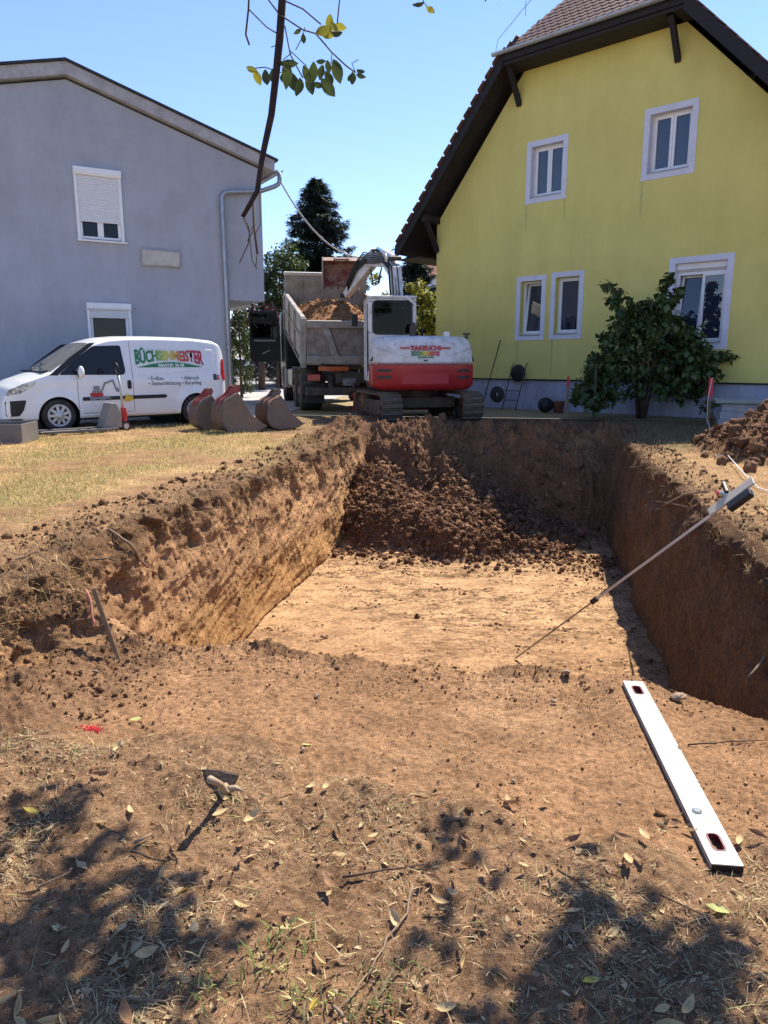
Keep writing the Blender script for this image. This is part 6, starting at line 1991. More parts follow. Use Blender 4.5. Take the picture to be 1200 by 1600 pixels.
# hanging branch
BR = MB()
def bp3(pts, y0, dy=0.0): return [OL(at_px(px, py, y0 + dy * i)) for i, (px, py) in enumerate(pts)]
main = [(470, -420), (452, -220), (446, -80), (441, 0), (437, 60), (431, 120), (424, 180), (413, 230), (407, 262), (402, 298), (390, 320), (379, 339)]
mp = bp3(main, 3.55); mp = [OL(hubs[0])] + mp
BR.tube(mp, .01, 8, taper=[.03, .024, .021, .019, .0175, .0175, .0165, .0155, .0140, .0125, .0115, .0110, .0100])
br = BR.build('branch', mat('branch_bark', (.038, .02, .017), .85, c2=(.016, .010, .009), scale=14, bump=.4, bscale=50), ot)
tw = MB()
Z = lambda x, y: (360 + x / 3.53, y / 3.53)
for pts, r in (([Z(210, 0), Z(270, 80), Z(400, 165), Z(470, 185), Z(560, 290), Z(640, 365), Z(690, 400)], .0035), ([Z(300, 5), Z(400, 50), Z(500, 135)], .0035), ([Z(105, -60), Z(100, 50), Z(85, 190), Z(105, 248)], .0045), ([Z(100, 50), Z(200, 150), Z(265, 190)], .003),
               ([Z(300, 140), Z(330, 300), Z(400, 430)], .003), ([Z(330, 280), Z(420, 365)], .0022), ([Z(410, 150), Z(400, 200), Z(360, 275)], .002), ([Z(605, -30), Z(590, 125)], .003), ([Z(690, 400), Z(670, 350), Z(705, 328)], .002), ([Z(280, 400), Z(190, 370), Z(100, 380)], .0025), ([Z(560, 290), Z(555, 350)], .002), ([Z(1010, 35), Z(1065, 10), Z(1095, 50)], .002), ([Z(1065, 10), Z(1060, -60)], .002), ([Z(290, 330), Z(340, 290)], .002), ([Z(225, 260), Z(265, 245)], .002),
               ([Z(70, 1205), Z(105, 1280), Z(100, 1340), Z(50, 1450)], .0028), ([Z(75, 1200), Z(100, 1250), Z(120, 1440), Z(145, 1480)], .0025), ([Z(125, 1120), Z(130, 1260), Z(148, 1400)], .0055), ([Z(130, 1260), Z(95, 1330)], .0025), ([Z(160, 1060), Z(165, 1240), Z(130, 1300)], .0018), ([Z(105, 1280), Z(130, 1240)], .002), ([Z(148, 1400), Z(140, 1470)], .002)):
    tw.tube([OL(at_px(px, py, 3.55 + .02 * math.sin(i * 2 + px))) for i, (px, py) in enumerate(pts)], r, 5)
tw.build('twigs', M['bark'], br)['kind'] = 'stuff'
lfm = MB()
lp = [(0, 0), (.30, .10), (.55, .20), (.75, .24), (1, 0)]
def leaf_shape(mb, curl=.12, k=6):
    """One leaf of unit length along +x, folded on its midrib."""
    pr = [(0, 0.0), (.12, .12), (.3, .22), (.5, .25), (.7, .20), (.87, .10), (1.0, 0.0)]
    vs, fs = [], []
    for i, (x, w) in enumerate(pr):
        zc = -curl * x * x
        vs += [(x, -w, zc + w * .35), (x, 0, zc), (x, w, zc + w * .35)]
    for i in range(len(pr) - 1):
        a = 3 * i
        fs += [(a, a + 1, a + 4, a + 3), (a + 1, a + 2, a + 5, a + 4)]
    mb.add(vs, fs, True)
leaf_shape(lfm, .2)
hleaf = lfm.mesh('leaf'); hl_me = [hleaf]
M['hang_leaf'] = leaf_mat('hanging_leaf', (.075, .10, .022), (.022, .04, .013), .3, scale=14)
M['hang_yellow'] = leaf_mat('hanging_leaf_yellow', (.34, .30, .03), (.14, .17, .025), .42, scale=14)
hleaf.materials.append(M['hang_leaf']); hy = hleaf.copy(); hy.materials.clear(); hy.materials.append(M['hang_yellow'])
hang = [(120, 385, 60, 20, 1), (150, 430, 75, 65, 1), (197, 430, 80, 85, 0), (240, 420, 90, 100, 0), (310, 415, 120, 85, 0), (290, 430, 60, 100, 0), (350, 460, 110, 80, 0), (378, 485, 100, 95, 0), (420, 410, 80, 70, 0), (452, 410, 110, 100, 0), (440, 470, 90, 75, 0), (500, 400, 70, 110, 0), (540, 370, 60, 80, 0), (590, 395, 110, 70, 0), (540, 485, 110, 50, 0), (545, 430, 80, 60, 0), (485, 470, 60, 30, 0), (500, 340, 50, 5, 0), (675, 435, 70, 85, 0), (720, 395, 55, 30, 0), (720, 420, 50, 20, 0), (660, 430, 50, 110, 0),
        (510, 170, 90, 150, 1), (548, 130, 80, 95, 1), (570, 180, 90, 170, 0), (605, 148, 70, 10, 1), (530, 190, 70, 190, 1), (575, 150, 60, 60, 1), (403, 215, 50, 85, 0), (370, 175, 40, 160, 0), (1105, 55, 55, 30, 1), (1035, 25, 60, 165, 0), (330, 350, 80, 10, 0), (300, 350, 70, 20, 0)]
g = random.Random(17)
for (X, Y, Ln, an, yel) in hang:
    px, py = Z(X, Y); y = 3.55 + g.uniform(-.06, .06)
    c = at_px(px, py, y)
    o = link('leaf', hy if yel else hleaf, None, br)
    L = Ln / 3.53 / 1150 * 3.6 * 1.05
    a = R(an)
    d = Vector((math.cos(a), g.uniform(-.4, .4), -math.sin(a))).normalized()
    side = d.cross(Vector((g.uniform(-.5, .5), -1, g.uniform(-.6, .6)))).normalized(); nz = d.cross(side)
    Mx = Matrix(((d.x, side.x, nz.x, 0), (d.y, side.y, nz.y, 0), (d.z, side.z, nz.z, 0), (0, 0, 0, 1)))
    o.matrix_local = Matrix.Translation(OL(c - d * L * .5)) @ Mx @ Matrix.Scale(L, 4)
# cable between the houses
cb_ = MB()
a = at_px(434, 276, 18.6); b = at_px(616, 389, 21.9)
pts = [a.lerp(b, q) + Vector((0, 0, -1.02 * 4 * q * (1 - q) * (1 - .25 * q))) for q in np.linspace(0, 1, 24)]
cb_.tube(pts, .019, 6); o = cb_.build('cable', mat('pale_cable', (.42, .42, .43), .5, var=.2, scale=3)); tag(o, 'sagging cable strung between the two houses', 'cable')
# ------------------------------------------------------------------ tools and small things of the site
M['alu'] = mat('aluminium', (.36, .36, .35), .45, metal=.25, c2=(.24, .23, .21), scale=9, stretch=(1, 3, 1), lo=.30, hi=.55, detail=9)
M['alu_dull'] = mat('dull_aluminium', (.50, .49, .46), .4, metal=.5, var=.2, scale=8)
M['wood'] = mat('raw_wood', (.34, .24, .145), .85, var=.35, scale=10, stretch=(1, 1, .3), bump=.3, bscale=50)
M['red_paint'] = mat('red_marker_paint', (.72, .05, .06), .6, var=.25, scale=20)
M['handle_wood'] = mat('handle_wood', (.40, .29, .18), .6, var=.3, scale=9)
M['blade'] = mat('hoe_blade', (.06, .042, .03), .8, metal=.0, c2=(.10, .065, .04), scale=9, bump=.2, bscale=50)
M['burgundy'] = mat('dark_red_plastic', (.13, .008, .018), .4)
M['pale_line'] = mat('white_line', (.74, .72, .68), .6)
M['greycrate'] = mat('grey_plastic', (.15, .135, .12), .65, var=.2, scale=4)
M['terracotta'] = mat('terracotta', (.26, .10, .06), .85, var=.3, scale=8)
M['pale_slab'] = mat('concrete_slab', (.36, .37, .33), .9, var=.2, scale=6, bump=.3, bscale=60)
# ---- spirit level
nx = LEVEL[:2]; fx = LEVEL[2:]
f3 = Vector((fx[0], fx[1], 0)); n3 = Vector((nx[0], nx[1], 0)); dv = (f3 - n3); Lv = dv.length
zf = LEVEL_Z
lv = empty('spirit_level', (n3.x, n3.y, zf), math.atan2(dv.y, dv.x) , 'long aluminium spirit level lying on the foreground soil', 'level')
W = .104; T_ = .026
outl = [(0, -W / 2), (Lv, -W / 2), (Lv, W / 2), (0, W / 2)]
def slot(x0, x1, w): return round_poly([(x0, -w / 2), (x1, -w / 2), (x1, w / 2), (x0, w / 2)], w * .45, 5)
def plate_with_slots(L, W, T, slots):
    bm = bmesh.new()
    def loop(p, z): return [bm.verts.new((q[0], q[1], z)) for q in p]
    edges = []
    for p in [[(0, -W / 2), (L, -W / 2), (L, W / 2), (0, W / 2)]] + slots:
        v = loop(p, T)
        edges += [bm.edges.new((v[i], v[(i + 1) % len(v)])) for i in range(len(v))]
    bmesh.ops.triangle_fill(bm, use_beauty=True, use_dissolve=False, edges=edges)
    bmesh.ops.recalc_face_normals(bm, faces=bm.faces)
    r = bmesh.ops.extrude_face_region(bm, geom=bm.faces[:])
    for v in [q for q in r['geom'] if isinstance(q, bmesh.types.BMVert)]: v.co.z -= T
    bmesh.ops.recalc_face_normals(bm, faces=bm.faces)
    me = bpy.data.meshes.new('profile'); bm.to_mesh(me); bm.free(); return me
sl = [slot(.075, .165, .042), slot(Lv - .155, Lv - .065, .042)]
link('profile', plate_with_slots(Lv, W, T_, sl), M['alu'], lv)
for k, (a, b) in enumerate(((.072, .168), (Lv - .158, Lv - .062))):
    g_ = MB(); ring = slot(a + .003, b - .003, .036); ro_ = slot(a - .003, b + .003, .050)
    n = len(ring); vs = [(p[0], p[1], T_ + .0015) for p in ro_] + [(p[0], p[1], T_ + .0015) for p in ring] + [(p[0], p[1], .002) for p in ring]
    fs = [(i, (i + 1) % n, n + (i + 1) % n, n + i) for i in range(n)] + [(n + i, n + (i + 1) % n, 2 * n + (i + 1) % n, 2 * n + i) for i in range(n)]
    g_.add(vs, fs); g_.build('grip_insert', M['burgundy'], lv)
g_ = MB(); g_.cyl((.30, .012, T_ - .002), (.30, .012, T_ + .003), .019, n=24); vo = g_.build('vial_window', mat('vial', (.16, .18, .17), .1), lv)
g_ = MB(); g_.cyl((.30, .012, T_ + .003), (.30, .012, T_ + .005), .011, n=20); g_.build('vial', mat('vial_fluid', (.30, .32, .30), .1), vo)
g_ = MB(); g_.box((Lv * .52, -W / 2 - .001, T_ - .008), (Lv * .52 + .03, -W / 2 + .006, T_ + .0012)); g_.build('edge_vial', M['black_plastic'], lv)
for y_ in (-W / 2 + .012, W / 2 - .012):
    g_ = MB(); g_.box((.002, y_ - .0012, T_ - .001), (Lv - .002, y_ + .0012, T_ + .0009)); g_.build('groove', M['alu_dull'], lv)
for x in (-.0035, Lv):
    g_ = MB(); g_.box((x, -W / 2 + .001, .001), (x + .0035, W / 2 - .001, T_ - .001)); g_.build('end_cap', M['black_plastic'], lv)
# ---- hand hoe with its handle up
hb = Vector(ground_at(352, 1240, -.4))
ho = empty('hand_hoe', tuple(hb), 0, 'hand hoe resting on its head with wooden handle pointing up', 'hoe')
hdl = at_px(327, 1217, 2.33) - hb
g_ = MB()
mid = hdl * .5 + Vector((.008, .012, .0))
g_.tube([(0, 0, .0), tuple(hdl * .2 + Vector((.004, .006, 0))), tuple(mid), tuple(hdl * .8 + Vector((.003, .006, 0))), tuple(hdl * .95), tuple(hdl)], .014, 12, taper=[.010, .012, .0115, .012, .0145, .010]); g_.build('handle', M['handle_wood'], ho)
yb = hb.y + .035
q = [at_px(px, py, yy) - hb for px, py, yy in ((315, 1203, yb), (338, 1204, yb + .012), (358, 1207, yb + .012), (374, 1212, yb), (366, 1228, hb.y + .02), (352, 1237, hb.y + .0), (338, 1238, hb.y - .0), (322, 1226, hb.y + .02))]
g_ = MB(); n = len(q); off = Vector((0, .004, .002))
g_.add([tuple(p) for p in q] + [tuple(p + off) for p in q], [tuple(range(n)), tuple(range(2 * n - 1, n - 1, -1))] + [(i, (i + 1) % n, n + (i + 1) % n, n + i) for i in range(n)]); g_.build('blade', M['blade'], ho)
g_ = MB(); g_.tube([(0, 0, .012), tuple(at_px(368, 1231, hb.y) - hb), tuple(at_px(381, 1236, hb.y - .01) - hb)], .01, 8, taper=[.018, .011, .002]); g_.cyl((-.012, 0, .0), (.012, 0, .024), .022, n=14); g_.build('tine_head', M['handle_wood'], ho)
# ---- levelling staff leaning on the right edge
s0 = px_on(806, 1028, -1.53); s1 = Vector((0, 0, 0))
ll = px_on(1150, 776, 0.0)
s1 = Vector((0, 0, CAM_H)).lerp(ll, .80)
stf = empty('levelling_staff', tuple(s0), 0, 'slim extendable staff leaning from the pit floor onto the right edge', 'staff')
dv = (s1 - s0); Ls = dv.length; dn = dv.normalized()
def SP(q, off=(0, 0, 0)): return tuple(dn * (Ls * q) + Vector(off))
g_ = MB(); g_.beam(SP(0), SP(.47), .018, .013); g_.build('lower_section', M['wood'], stf)
g_ = MB(); g_.beam(SP(.40), SP(1.02), .030, .022); g_.build('upper_section', M['alu_dull'], stf)
g_ = MB(); g_.beam(SP(.44, (0, 0, .018)), SP(.80, (0, 0, .018)), .018, .012); g_.build('scale_strip', M['black_plastic'], stf)
g_ = MB(); g_.cyl(SP(.40), SP(.425), .024, n=12); g_.build('clamp', M['black_plastic'], stf)
g_ = MB(); g_.beam(SP(.90, (0, 0, .03)), SP(1.06, (0, 0, .03)), .085, .02, up=(0, -.5, 1)); g_.build('bracket_board', mat('bracket', (.52, .46, .36), .6, var=.2, scale=9), stf, bevel=.004)
side = dn.cross(Vector((0, -.5, 1))).normalized()
g_ = MB(); g_.beam(tuple(dn * Ls * .965 + side * .09 + Vector((0, 0, .02))), tuple(dn * Ls * 1.045 + side * .09 + Vector((0, 0, .02))), .075, .05, up=(0, -.5, 1)); rc_ = g_.build('laser_receiver', M['black_plastic'], stf, bevel=.008)
g_ = MB(); g_.beam(tuple(dn * Ls * 1.01 + side * .09 + Vector((0, -.013, .0475))), tuple(dn * Ls * 1.03 + side * .09 + Vector((0, -.013, .0475))), .03, .004, up=(0, -.5, 1)); g_.build('display', M['alu_dull'], rc_)
g_ = MB(); g_.beam(tuple(dn * Ls * .97 - side * .05 + Vector((0, 0, .05))), tuple(dn * Ls * .965 - side * .16 + Vector((0, 0, .07))), .03, .03); g_.build('clamp_knob', M['black_plastic'], stf, bevel=.006)
# ---- spray can
a = ground_at(1122, 776, 0); b = ground_at(1158, 783, 0)
a = Vector((a[0], a[1], a[2] + .03)); b = Vector((b[0], b[1], b[2] + .03)); d_ = (b - a).normalized()
sc = empty('spray_can', tuple(a), 0, 'marker spray can with red cap lying under the staff end', 'spray can')
g_ = MB(); g_.cyl((0, 0, 0), tuple(d_ * .045), .026, .028, n=20); g_.build('cap', M['red_paint'], sc, bevel=.004)
g_ = MB(); g_.cyl(tuple(d_ * .047), tuple(d_ * .062), .024, .032, n=20); g_.cyl(tuple(d_ * .0622), tuple(d_ * .23), .0325, n=20); g_.build('can_body', mat('can_silver', (.62, .66, .64), .25, metal=.6, c2=(.30, .34, .33), scale=9), sc)
# ---- stakes, string, slab
def stake(px, py, top, w, label, mt_, red=None, lean=(0, 0)):
    q = ground_at(px, py, 0)
    o = empty('stake', q, 0, label, 'stake')
    g_ = MB(); tp = Vector((lean[0], lean[1], top)); 
    zr = (1 - red) if red else 1
    g_.beam((0, 0, -.1), tuple(tp * zr), w, w * .6, up=(0, 1, 0)); g_.build('post', mt_, o, bevel=.003)
    if red:
        g_ = MB(); g_.beam(tuple(tp * zr), tuple(tp), w * 1.02, w * .62, up=(0, 1, 0)); g_.build('red_tip', M['red_paint'], o, bevel=.003)
    return q
qs = px_on(1106, 655, .12); 
o = empty('stake', (qs.x, qs.y, gz(qs.x, qs.y) - .05), 0, 'wooden stake with bright red top beside the soil mound', 'stake')
ht = at_px(1108, 590, qs.y).z - (gz(qs.x, qs.y) - .05)
g_ = MB(); g_.box((-.036, -.014, 0), (.036, .014, ht * .62)); g_.build('post', M['wood'], o, bevel=.003)
g_ = MB(); g_.box((-.044, -.02, ht * .60), (.044, .02, ht)); g_.build('red_tip', M['red_paint'], o, bevel=.004)
stk_top = Vector((qs.x, qs.y - .03, gz(qs.x, qs.y) - .05 + ht))
ln = MB()
pts = [stk_top, at_px(1106, 625, qs.y - .05), at_px(1105, 655, qs.y - .1)]
for (px, py) in ((1110, 680), (1120, 700), (1135, 716), (1150, 733), (1165, 750)):
    q = ground_at(px, py, .1); pts.append(Vector((q[0], q[1], q[2] + .05)))
for (px, py) in ((1185, 765), (1215, 775), (1260, 790)):
    q = ground_at(px, py, .05); pts.append(Vector((q[0], q[1], q[2] + .02)))
ln.tube(pts, .006, 6); o = ln.build('string_line', M['pale_line']); tag(o, 'white string from the red stake down to the staff', 'string')
stake(885, 652, .92, .05, 'thin stake with orange tip left of the shrub', M['wood'], red=.25)
stake(927, 657, 1.2, .035, 'dark thin pole standing under the shrub', M['steel_dark'])
stake(1040, 650, .75, .06, 'grey post behind the right side of the shrub', M['wood'])
# paving slab on a stack
q = ground_at(1148, 652, 0); 
sb = empty('slab_stack', (6.95, 14.6, .0), R(-20), 'pale concrete slab on a low stack beside the mound', 'slab')
g_ = MB(); g_.box((-.42, -.42, .46), (.42, .42, .52)); g_.build('slab', M['pale_slab'], sb, bevel=.008)
for k in range(3):
    g_ = MB(); g_.box((-.34 + .02 * k, -.34, k * .15), (.34, .34 - .03 * k, k * .15 + .148)); g_.build('block', M['concrete'], sb, bevel=.01)
# wooden stake stuck in the left bank, sprayed red
bq = ground_at(181, 1024, -.35); top = at_px(146, 920, bq[1] + .18)
bs_ = empty('bank_stake', bq, 0, 'old wooden lath leaning in the left bank with red paint', 'stake')
tv = top - Vector(bq)
g_ = MB(); g_.beam(tuple(tv * -.12), tuple(tv), .026, .018, up=(.3, -1, .2)); g_.build('lath', mat('lath_wood', (.19, .115, .06), .9, var=.4, scale=9), bs_, bevel=.002)
g_ = MB(); g_.tube([tuple(tv * q_ + Vector((-.045 + .012 * math.sin(q_ * 9), -.015, 0))) for q_ in np.linspace(.42, 1.0, 8)], .006, 6, taper=[.003, .006, .007, .008, .008, .009, .008, .006]); g_.build('painted_root', mat('pale_red', (.60, .16, .12), .85, c2=(.34, .20, .12), scale=40), bs_)
# red spray marks
def spray(px, py, rx, ry, n, label):
    c = ground_at(px, py, -.4); pos = []
    for _ in range(n):
        x = c[0] + rng.normal(0, rx); y = c[1] + rng.normal(0, ry); pos.append((x, y, gz(x, y) + .001))
    pos = np.array(pos)
    me = scatter_mesh('spray_mark', pos, np.clip(rng.lognormal(np.log(.0028), .4, n), .0012, .006) , CL0, (.70, .05, .07), .2)
    me.transform(Matrix.Identity(4))
    tag(link('spray_mark', me, soil_mat('red_grains', bump=.2)), label, 'paint mark', kind='stuff')
spray(146, 1138, .026, .014, 330, 'bright red spray mark on the foreground soil')
# ---- pallet truck
pa = Vector((-5.95, 12.62, 0)); pb = Vector((-4.92, 13.52, 0)); dp = (pb - pa); Lp = dp.length
pt_ = empty('pallet_truck', (pb.x, pb.y, .0), math.atan2(dp.y, dp.x), 'grey hand pallet truck standing in front of the van', 'pallet truck')
for s in (-1, 1):
    g_ = MB(); g_.prism([(-Lp, .075), (-Lp + .08, .085), (-.05, .085), (-.05, .03), (-Lp + .1, .045)], s * .13, s * .27, 'y'); g_.build('fork', M['greycrate'], pt_, bevel=.008)
    g_ = MB(); g_.cyl((-Lp + .22, s * .16, .038), (-Lp + .22, s * .24, .038), .037, n=14); g_.build('fork_roller', M['rubber'], pt_)
g_ = MB(); g_.prism([(-.28, .08), (.06, .08), (.06, .34), (-.02, .52), (-.12, .52)], -.18, .18, 'y'); g_.build('housing', mat('pallet_grey', (.27, .25, .22), .5, var=.2, scale=5), pt_, bevel=.015)
g_ = MB(); g_.cyl((.16, -.03, .18), (.16, -.03, .42), .05, n=14); g_.box((.06, -.06, .22), (.22, .06, .34)); g_.build('pump', M['mred'], pt_, bevel=.01)
for s in (-1, 1):
    g_ = MB(); g_.cyl((.17, s * .04, .09), (.17, s * .09, .09), .09, n=20); wq = g_.build('steer_wheel', M['rubber'], pt_)
    g_ = MB(); g_.cyl((.17, s * .091, .09), (.17, s * .096, .09), .05, n=16); g_.build('wheel_hub', M['alloy'], wq)
g_ = MB(); g_.tube([(.16, 0, .36), (.15, 0, .7), (.12, 0, 1.02)], .022, 10); hq = g_.build('shaft', M['alu_dull'], pt_)
lpq = [(.12, 0, 1.0), (.115, -.08, 1.06), (.09, -.10, 1.16), (.07, -.06, 1.22), (.07, .06, 1.22), (.09, .10, 1.16), (.115, .08, 1.06), (.12, 0, 1.0)]
g_ = MB(); g_.tube(lpq, .016, 8); g_.build('grip', M['black_plastic'], hq)
# ---- grey crate at the left edge
cr = empty('grey_crate', (-5.92, 11.62, gz(-5.8, 11.6)), R(6), 'open grey metal box on the grass at the left edge', 'box')
for a, b in (((-.6, -.36, 0), (.33, -.33, .30)), ((-.6, .33, 0), (.33, .36, .30)), ((.30, -.329, 0), (.33, .329, .30)), ((-.6, -.329, 0), (-.57, .329, .30))):
    g_ = MB(); g_.box(a, b); g_.build('panel', M['greycrate'], cr, bevel=.004)
g_ = MB(); g_.box((-.569, -.329, .0), (.299, .329, .02)); g_.build('bottom', M['greycrate'], cr)
# ---- things along the yellow house wall
def wall_pt(u, y, z=0):
    a_ = R(YA); return Vector((1.5 + math.sin(a_) * u - math.cos(a_) * y * 1, 22.0 - math.cos(a_) * u - math.sin(a_) * y, z))
q = wall_pt(2.05, .5); pl_ = MB(); pl_.tube([(q.x, q.y, 0), tuple(wall_pt(2.30, .05, 1.82))], .014, 6); o = pl_.build('leaning_pole', M['steel_dark']); tag(o, 'thin dark pole leaning on the yellow house wall', 'pole')
hc = empty('folded_chairs', tuple(wall_pt(2.75, .45)), R(-43), 'dark tubular garden chairs leaning folded against the plinth', 'chair')
for dx in (0, .42):
    g_ = MB(); g_.tube([(dx, -.1, 0), (dx + .02, .1, .6), (dx + .05, .25, 1.15), (dx + .1, .27, 1.22)], .014, 6); g_.build('frame_tube', M['steel_dark'], hc)
g_ = MB(); g_.lathe([(.001, -.02), (.2, -.02), (.23, 0), (.2, .02), (.001, .02)], (.26, .21, .95), 'y', 20); g_.build('round_seat', M['black_plastic'], hc)
g_ = MB(); g_.lathe([(.06, -.04), (.2, -.04), (.22, 0), (.2, .04), (.06, .04), (.06, -.04)], (-.1, -.2, .40), 'y', 22); g_.build('wheel_rim', M['rubber'], hc)
for z in (.25, .5): 
    g_ = MB(); g_.tube([(0, 0, z), (.44, 0, z)], .01, 5); g_.build('crossbar', M['steel_dark'], hc)
q = Vector(px_on(872, 645, 0)); po_ = MB(); po_.lathe([(.001, 0), (.11, 0), (.14, .24), (.15, .25), (.15, .29), (.13, .29), (.12, .25), (.001, .24)], tuple(q), 'z', 20); o = po_.build('flower_pot', M['terracotta']); tag(o, 'terracotta flower pot on the ground by the plinth', 'pot')
q = Vector(px_on(853, 645, 0)); po_ = MB(); po_.lathe([(.001, -.10), (.16, -.10), (.19, .10), (.17, .10), (.15, -.07), (.001, -.07)], (q.x, q.y, .19), 'y', 22); o = po_.build('black_tub', M['black_plastic']); tag(o, 'round black tub lying on its side beside the flower pot', 'tub')
q = Vector(px_on(744, 634, 0)); po_ = MB(); po_.cyl((q.x - .1, q.y, .42), (q.x + .22, q.y + .1, .66), .14, .15, n=20); po_.cyl((q.x - .05, q.y + .05, 0), (q.x, q.y, .5), .02, n=8); o = po_.build('white_canister', M['pvc']); tag(o, 'white canister on a stand right of the digger', 'canister')
# ---- load of the truck
trM = Matrix.Translation((-0.78, 18.75, 0)) @ Matrix.Rotation(R(TY), 4, 'Z')
n = 40
gx, gy = np.meshgrid(np.linspace(-1.18, 1.18, n), np.linspace(.03, 4.7, 56))
hh = .55 + .62 * np.clip(1 - ((gx + .15) / 1.15) ** 2, 0, 1) * np.clip(1 - ((gy - 2.2) / 2.6) ** 2, 0, 1)
Pq = np.stack([gx.ravel(), gy.ravel(), hh.ravel()], 1)
Pq[:, 2] += .10 * fbm(Pq, 3.0, 4, .6, seed=77) + .05 * fbm(Pq, 11, 3, .6, seed=78)
T4 = np.array(trM @ T12)
Pw = Pq @ T4[:3, :3].T + T4[:3, 3]
idx = np.arange(n * 56).reshape(56, n)
me = np_mesh('soil_load', Pw, np.stack([idx[:-1, :-1], idx[:-1, 1:], idx[1:, 1:], idx[1:, :-1]], -1).reshape(-1, 4), True); set_col(me, np.array([[.30, .16, .078]]))
o = link('soil_load', me, soilc); tag(o, 'heap of brown soil loaded in the tipper body', 'soil', kind='stuff')
ii = rng.integers(0, len(Pw), 1600); pos = Pw[ii] + rng.normal(0, .02, (1600, 3)); szz = np.clip(rng.lognormal(np.log(.028), .5, 1600), .01, .09)
lc = link('load_clods', scatter_mesh('load_clods', pos, szz, CL1, (.29, .155, .076), .2), soilc); lc.parent = o
# ---- leaves, twigs, pebbles
def dry_leaf_mesh(seed, curl, roll):
    g = random.Random(seed); pr = [(0, .012), (.1, .10), (.28, .21), (.5, .25), (.72, .19), (.9, .08), (1.0, .005)]
    vs, fs = [], []; K_ = 5
    for x, w in pr:
        bend = curl * (x - .5) ** 2 * 4
        for k in range(K_):
            a = (k / (K_ - 1) - .5) * 2
            th = a * roll
            rr_ = w / max(.15, roll) if roll > .05 else w
            vs.append((x + g.uniform(-.012, .012), math.sin(th) * rr_ if roll > .05 else a * w, (1 - math.cos(th)) * rr_ + bend * .25 + g.uniform(-.015, .015)))
    for i in range(len(pr) - 1):
        for k in range(K_ - 1):
            a = i * K_ + k; fs.append((a, a + 1, a + K_ + 1, a + K_))
    mb = MB(); mb.add(vs, fs, True); return mb.mesh('dry_leaf')
M['dry_a'] = leaf_mat('dry_leaf_tan', (.66, .49, .25), (.48, .33, .16), .2, scale=30, rough=.75)
M['dry_b'] = leaf_mat('dry_leaf_brown', (.30, .17, .085), (.19, .10, .05), .15, scale=30, rough=.75)
M['dry_y'] = leaf_mat('leaf_yellow', (.86, .64, .10), (.70, .48, .08), .3, scale=30, rough=.6)
M['dry_g'] = leaf_mat('leaf_palegreen', (.48, .48, .16), (.36, .38, .11), .3, scale=30, rough=.6)
lms = []
for k in range(8):
    me = dry_leaf_mesh(k, random.uniform(.3, 1.1), [.9, 1.3, 1.8, 2.4, .6, 1.5, 2.1, 1.0][k])
    for mm in ('dry_a', 'dry_b'):
        c = me.copy(); c.materials.clear(); c.materials.append(M[mm]); lms.append((mm, c))
def put_leaf(x, y, L, me, label, group=None, rz=None, up=.0):
    o = link('dry_leaf', me); o.location = (x, y, gz(x, y) + .004 + up); o.scale = (L,) * 3
    o.rotation_euler = (random.gauss(0, .35), random.gauss(0, .25), random.uniform(0, 6.28) if rz is None else rz)
    tag(o, label, 'leaf', group); return o
fm = dry_leaf_mesh(50, .1, .35); fmy = fm.copy(); fmy.materials.append(M['dry_y']); fmg = fm.copy(); fmg.materials.append(M['dry_g'])
for (px, py, L, m_, lab, rz) in ((276, 1402, .075, fmy, 'flat bright yellow leaf below the hand hoe', 1.2), (202, 1126, .06, fmg, 'pale green leaf right of the red spray mark', .5), (470, 1164, .05, fmg, 'pale green leaf on bare soil in mid foreground', .2), (910, 1536, .055, fmy, 'yellow leaf in the tree shade at lower right', .3), (484, 1583, .035, fmy, 'small bright yellow leaf near the bottom edge', .9), (1140, 1430, .07, fmg, 'pale curled leaf below the near end of the level', 2.5), (60, 1275, .07, fmy, 'golden leaf at the edge of the left tree shade', 2.8), (740, 970, .05, fmg, 'small pale leaf lying on the pit floor', .2)):
    q = ground_at(px, py, -1.5 if py < 1000 else -.4); put_leaf(q[0], q[1], L, m_, lab, None, rz)
gl = random.Random(77)
cnt = 0
while cnt < 190:
    t_ = gl.uniform(1.15, 2.65) ; s_ = gl.uniform(-1.7, 1.9)
    if gl.random() > (.35 + .65 * (fbm(np.array([[s_, t_, 0]]), 1.8, 3, seed=300)[0] > -.05)): continue
    x, y = st2w(s_, t_)
    if abs(x) > .56 * y + .35: continue
    mm, me = gl.choice(lms) if gl.random() < .75 else gl.choice([l for l in lms if l[0] == 'dry_a'])
    tan = mm == 'dry_a'
    left = x < 0
    lab = ('curled tan dry leaf' if tan else 'shrivelled brown leaf') + (' on the left half of the littered foreground' if left else ' on the right half of the littered foreground')
    put_leaf(x, y, gl.uniform(.035, .080), me, lab, ('tan' if tan else 'brown') + ' fallen leaves in the ' + ('left' if left else 'right') + ' foreground')
    cnt += 1
tw_m = mat('dry_twig', (.27, .185, .12), .9, var=.4, scale=20); tw_d = mat('dark_root', (.085, .055, .04), .9, var=.4, scale=20)
def twig(pts, r, label, mtl=tw_m, z0=-.4, lift=.006, cat='twig', end=.4):
    P3 = []
    for (px, py) in pts:
        q = ground_at(px, py, z0); P3.append(Vector((q[0], q[1], q[2] + lift)))
    # refine with a little wander
    out = [P3[0]]
    for a, b in zip(P3[:-1], P3[1:]):
        for k in (1, 2, 3):
            q = a.lerp(b, k / 3); out.append(q + Vector((random.gauss(0, r * .5), random.gauss(0, r * .5), abs(random.gauss(0, r * .3)))))
    m_ = len(out)
    mb = MB(); mb.tube([tuple(p) for p in out], r, 6, taper=[r * (1 - (1 - end) * i / (m_ - 1)) for i in range(m_)])
    o = mb.build('twig', mtl); tag(o, label, cat); return o
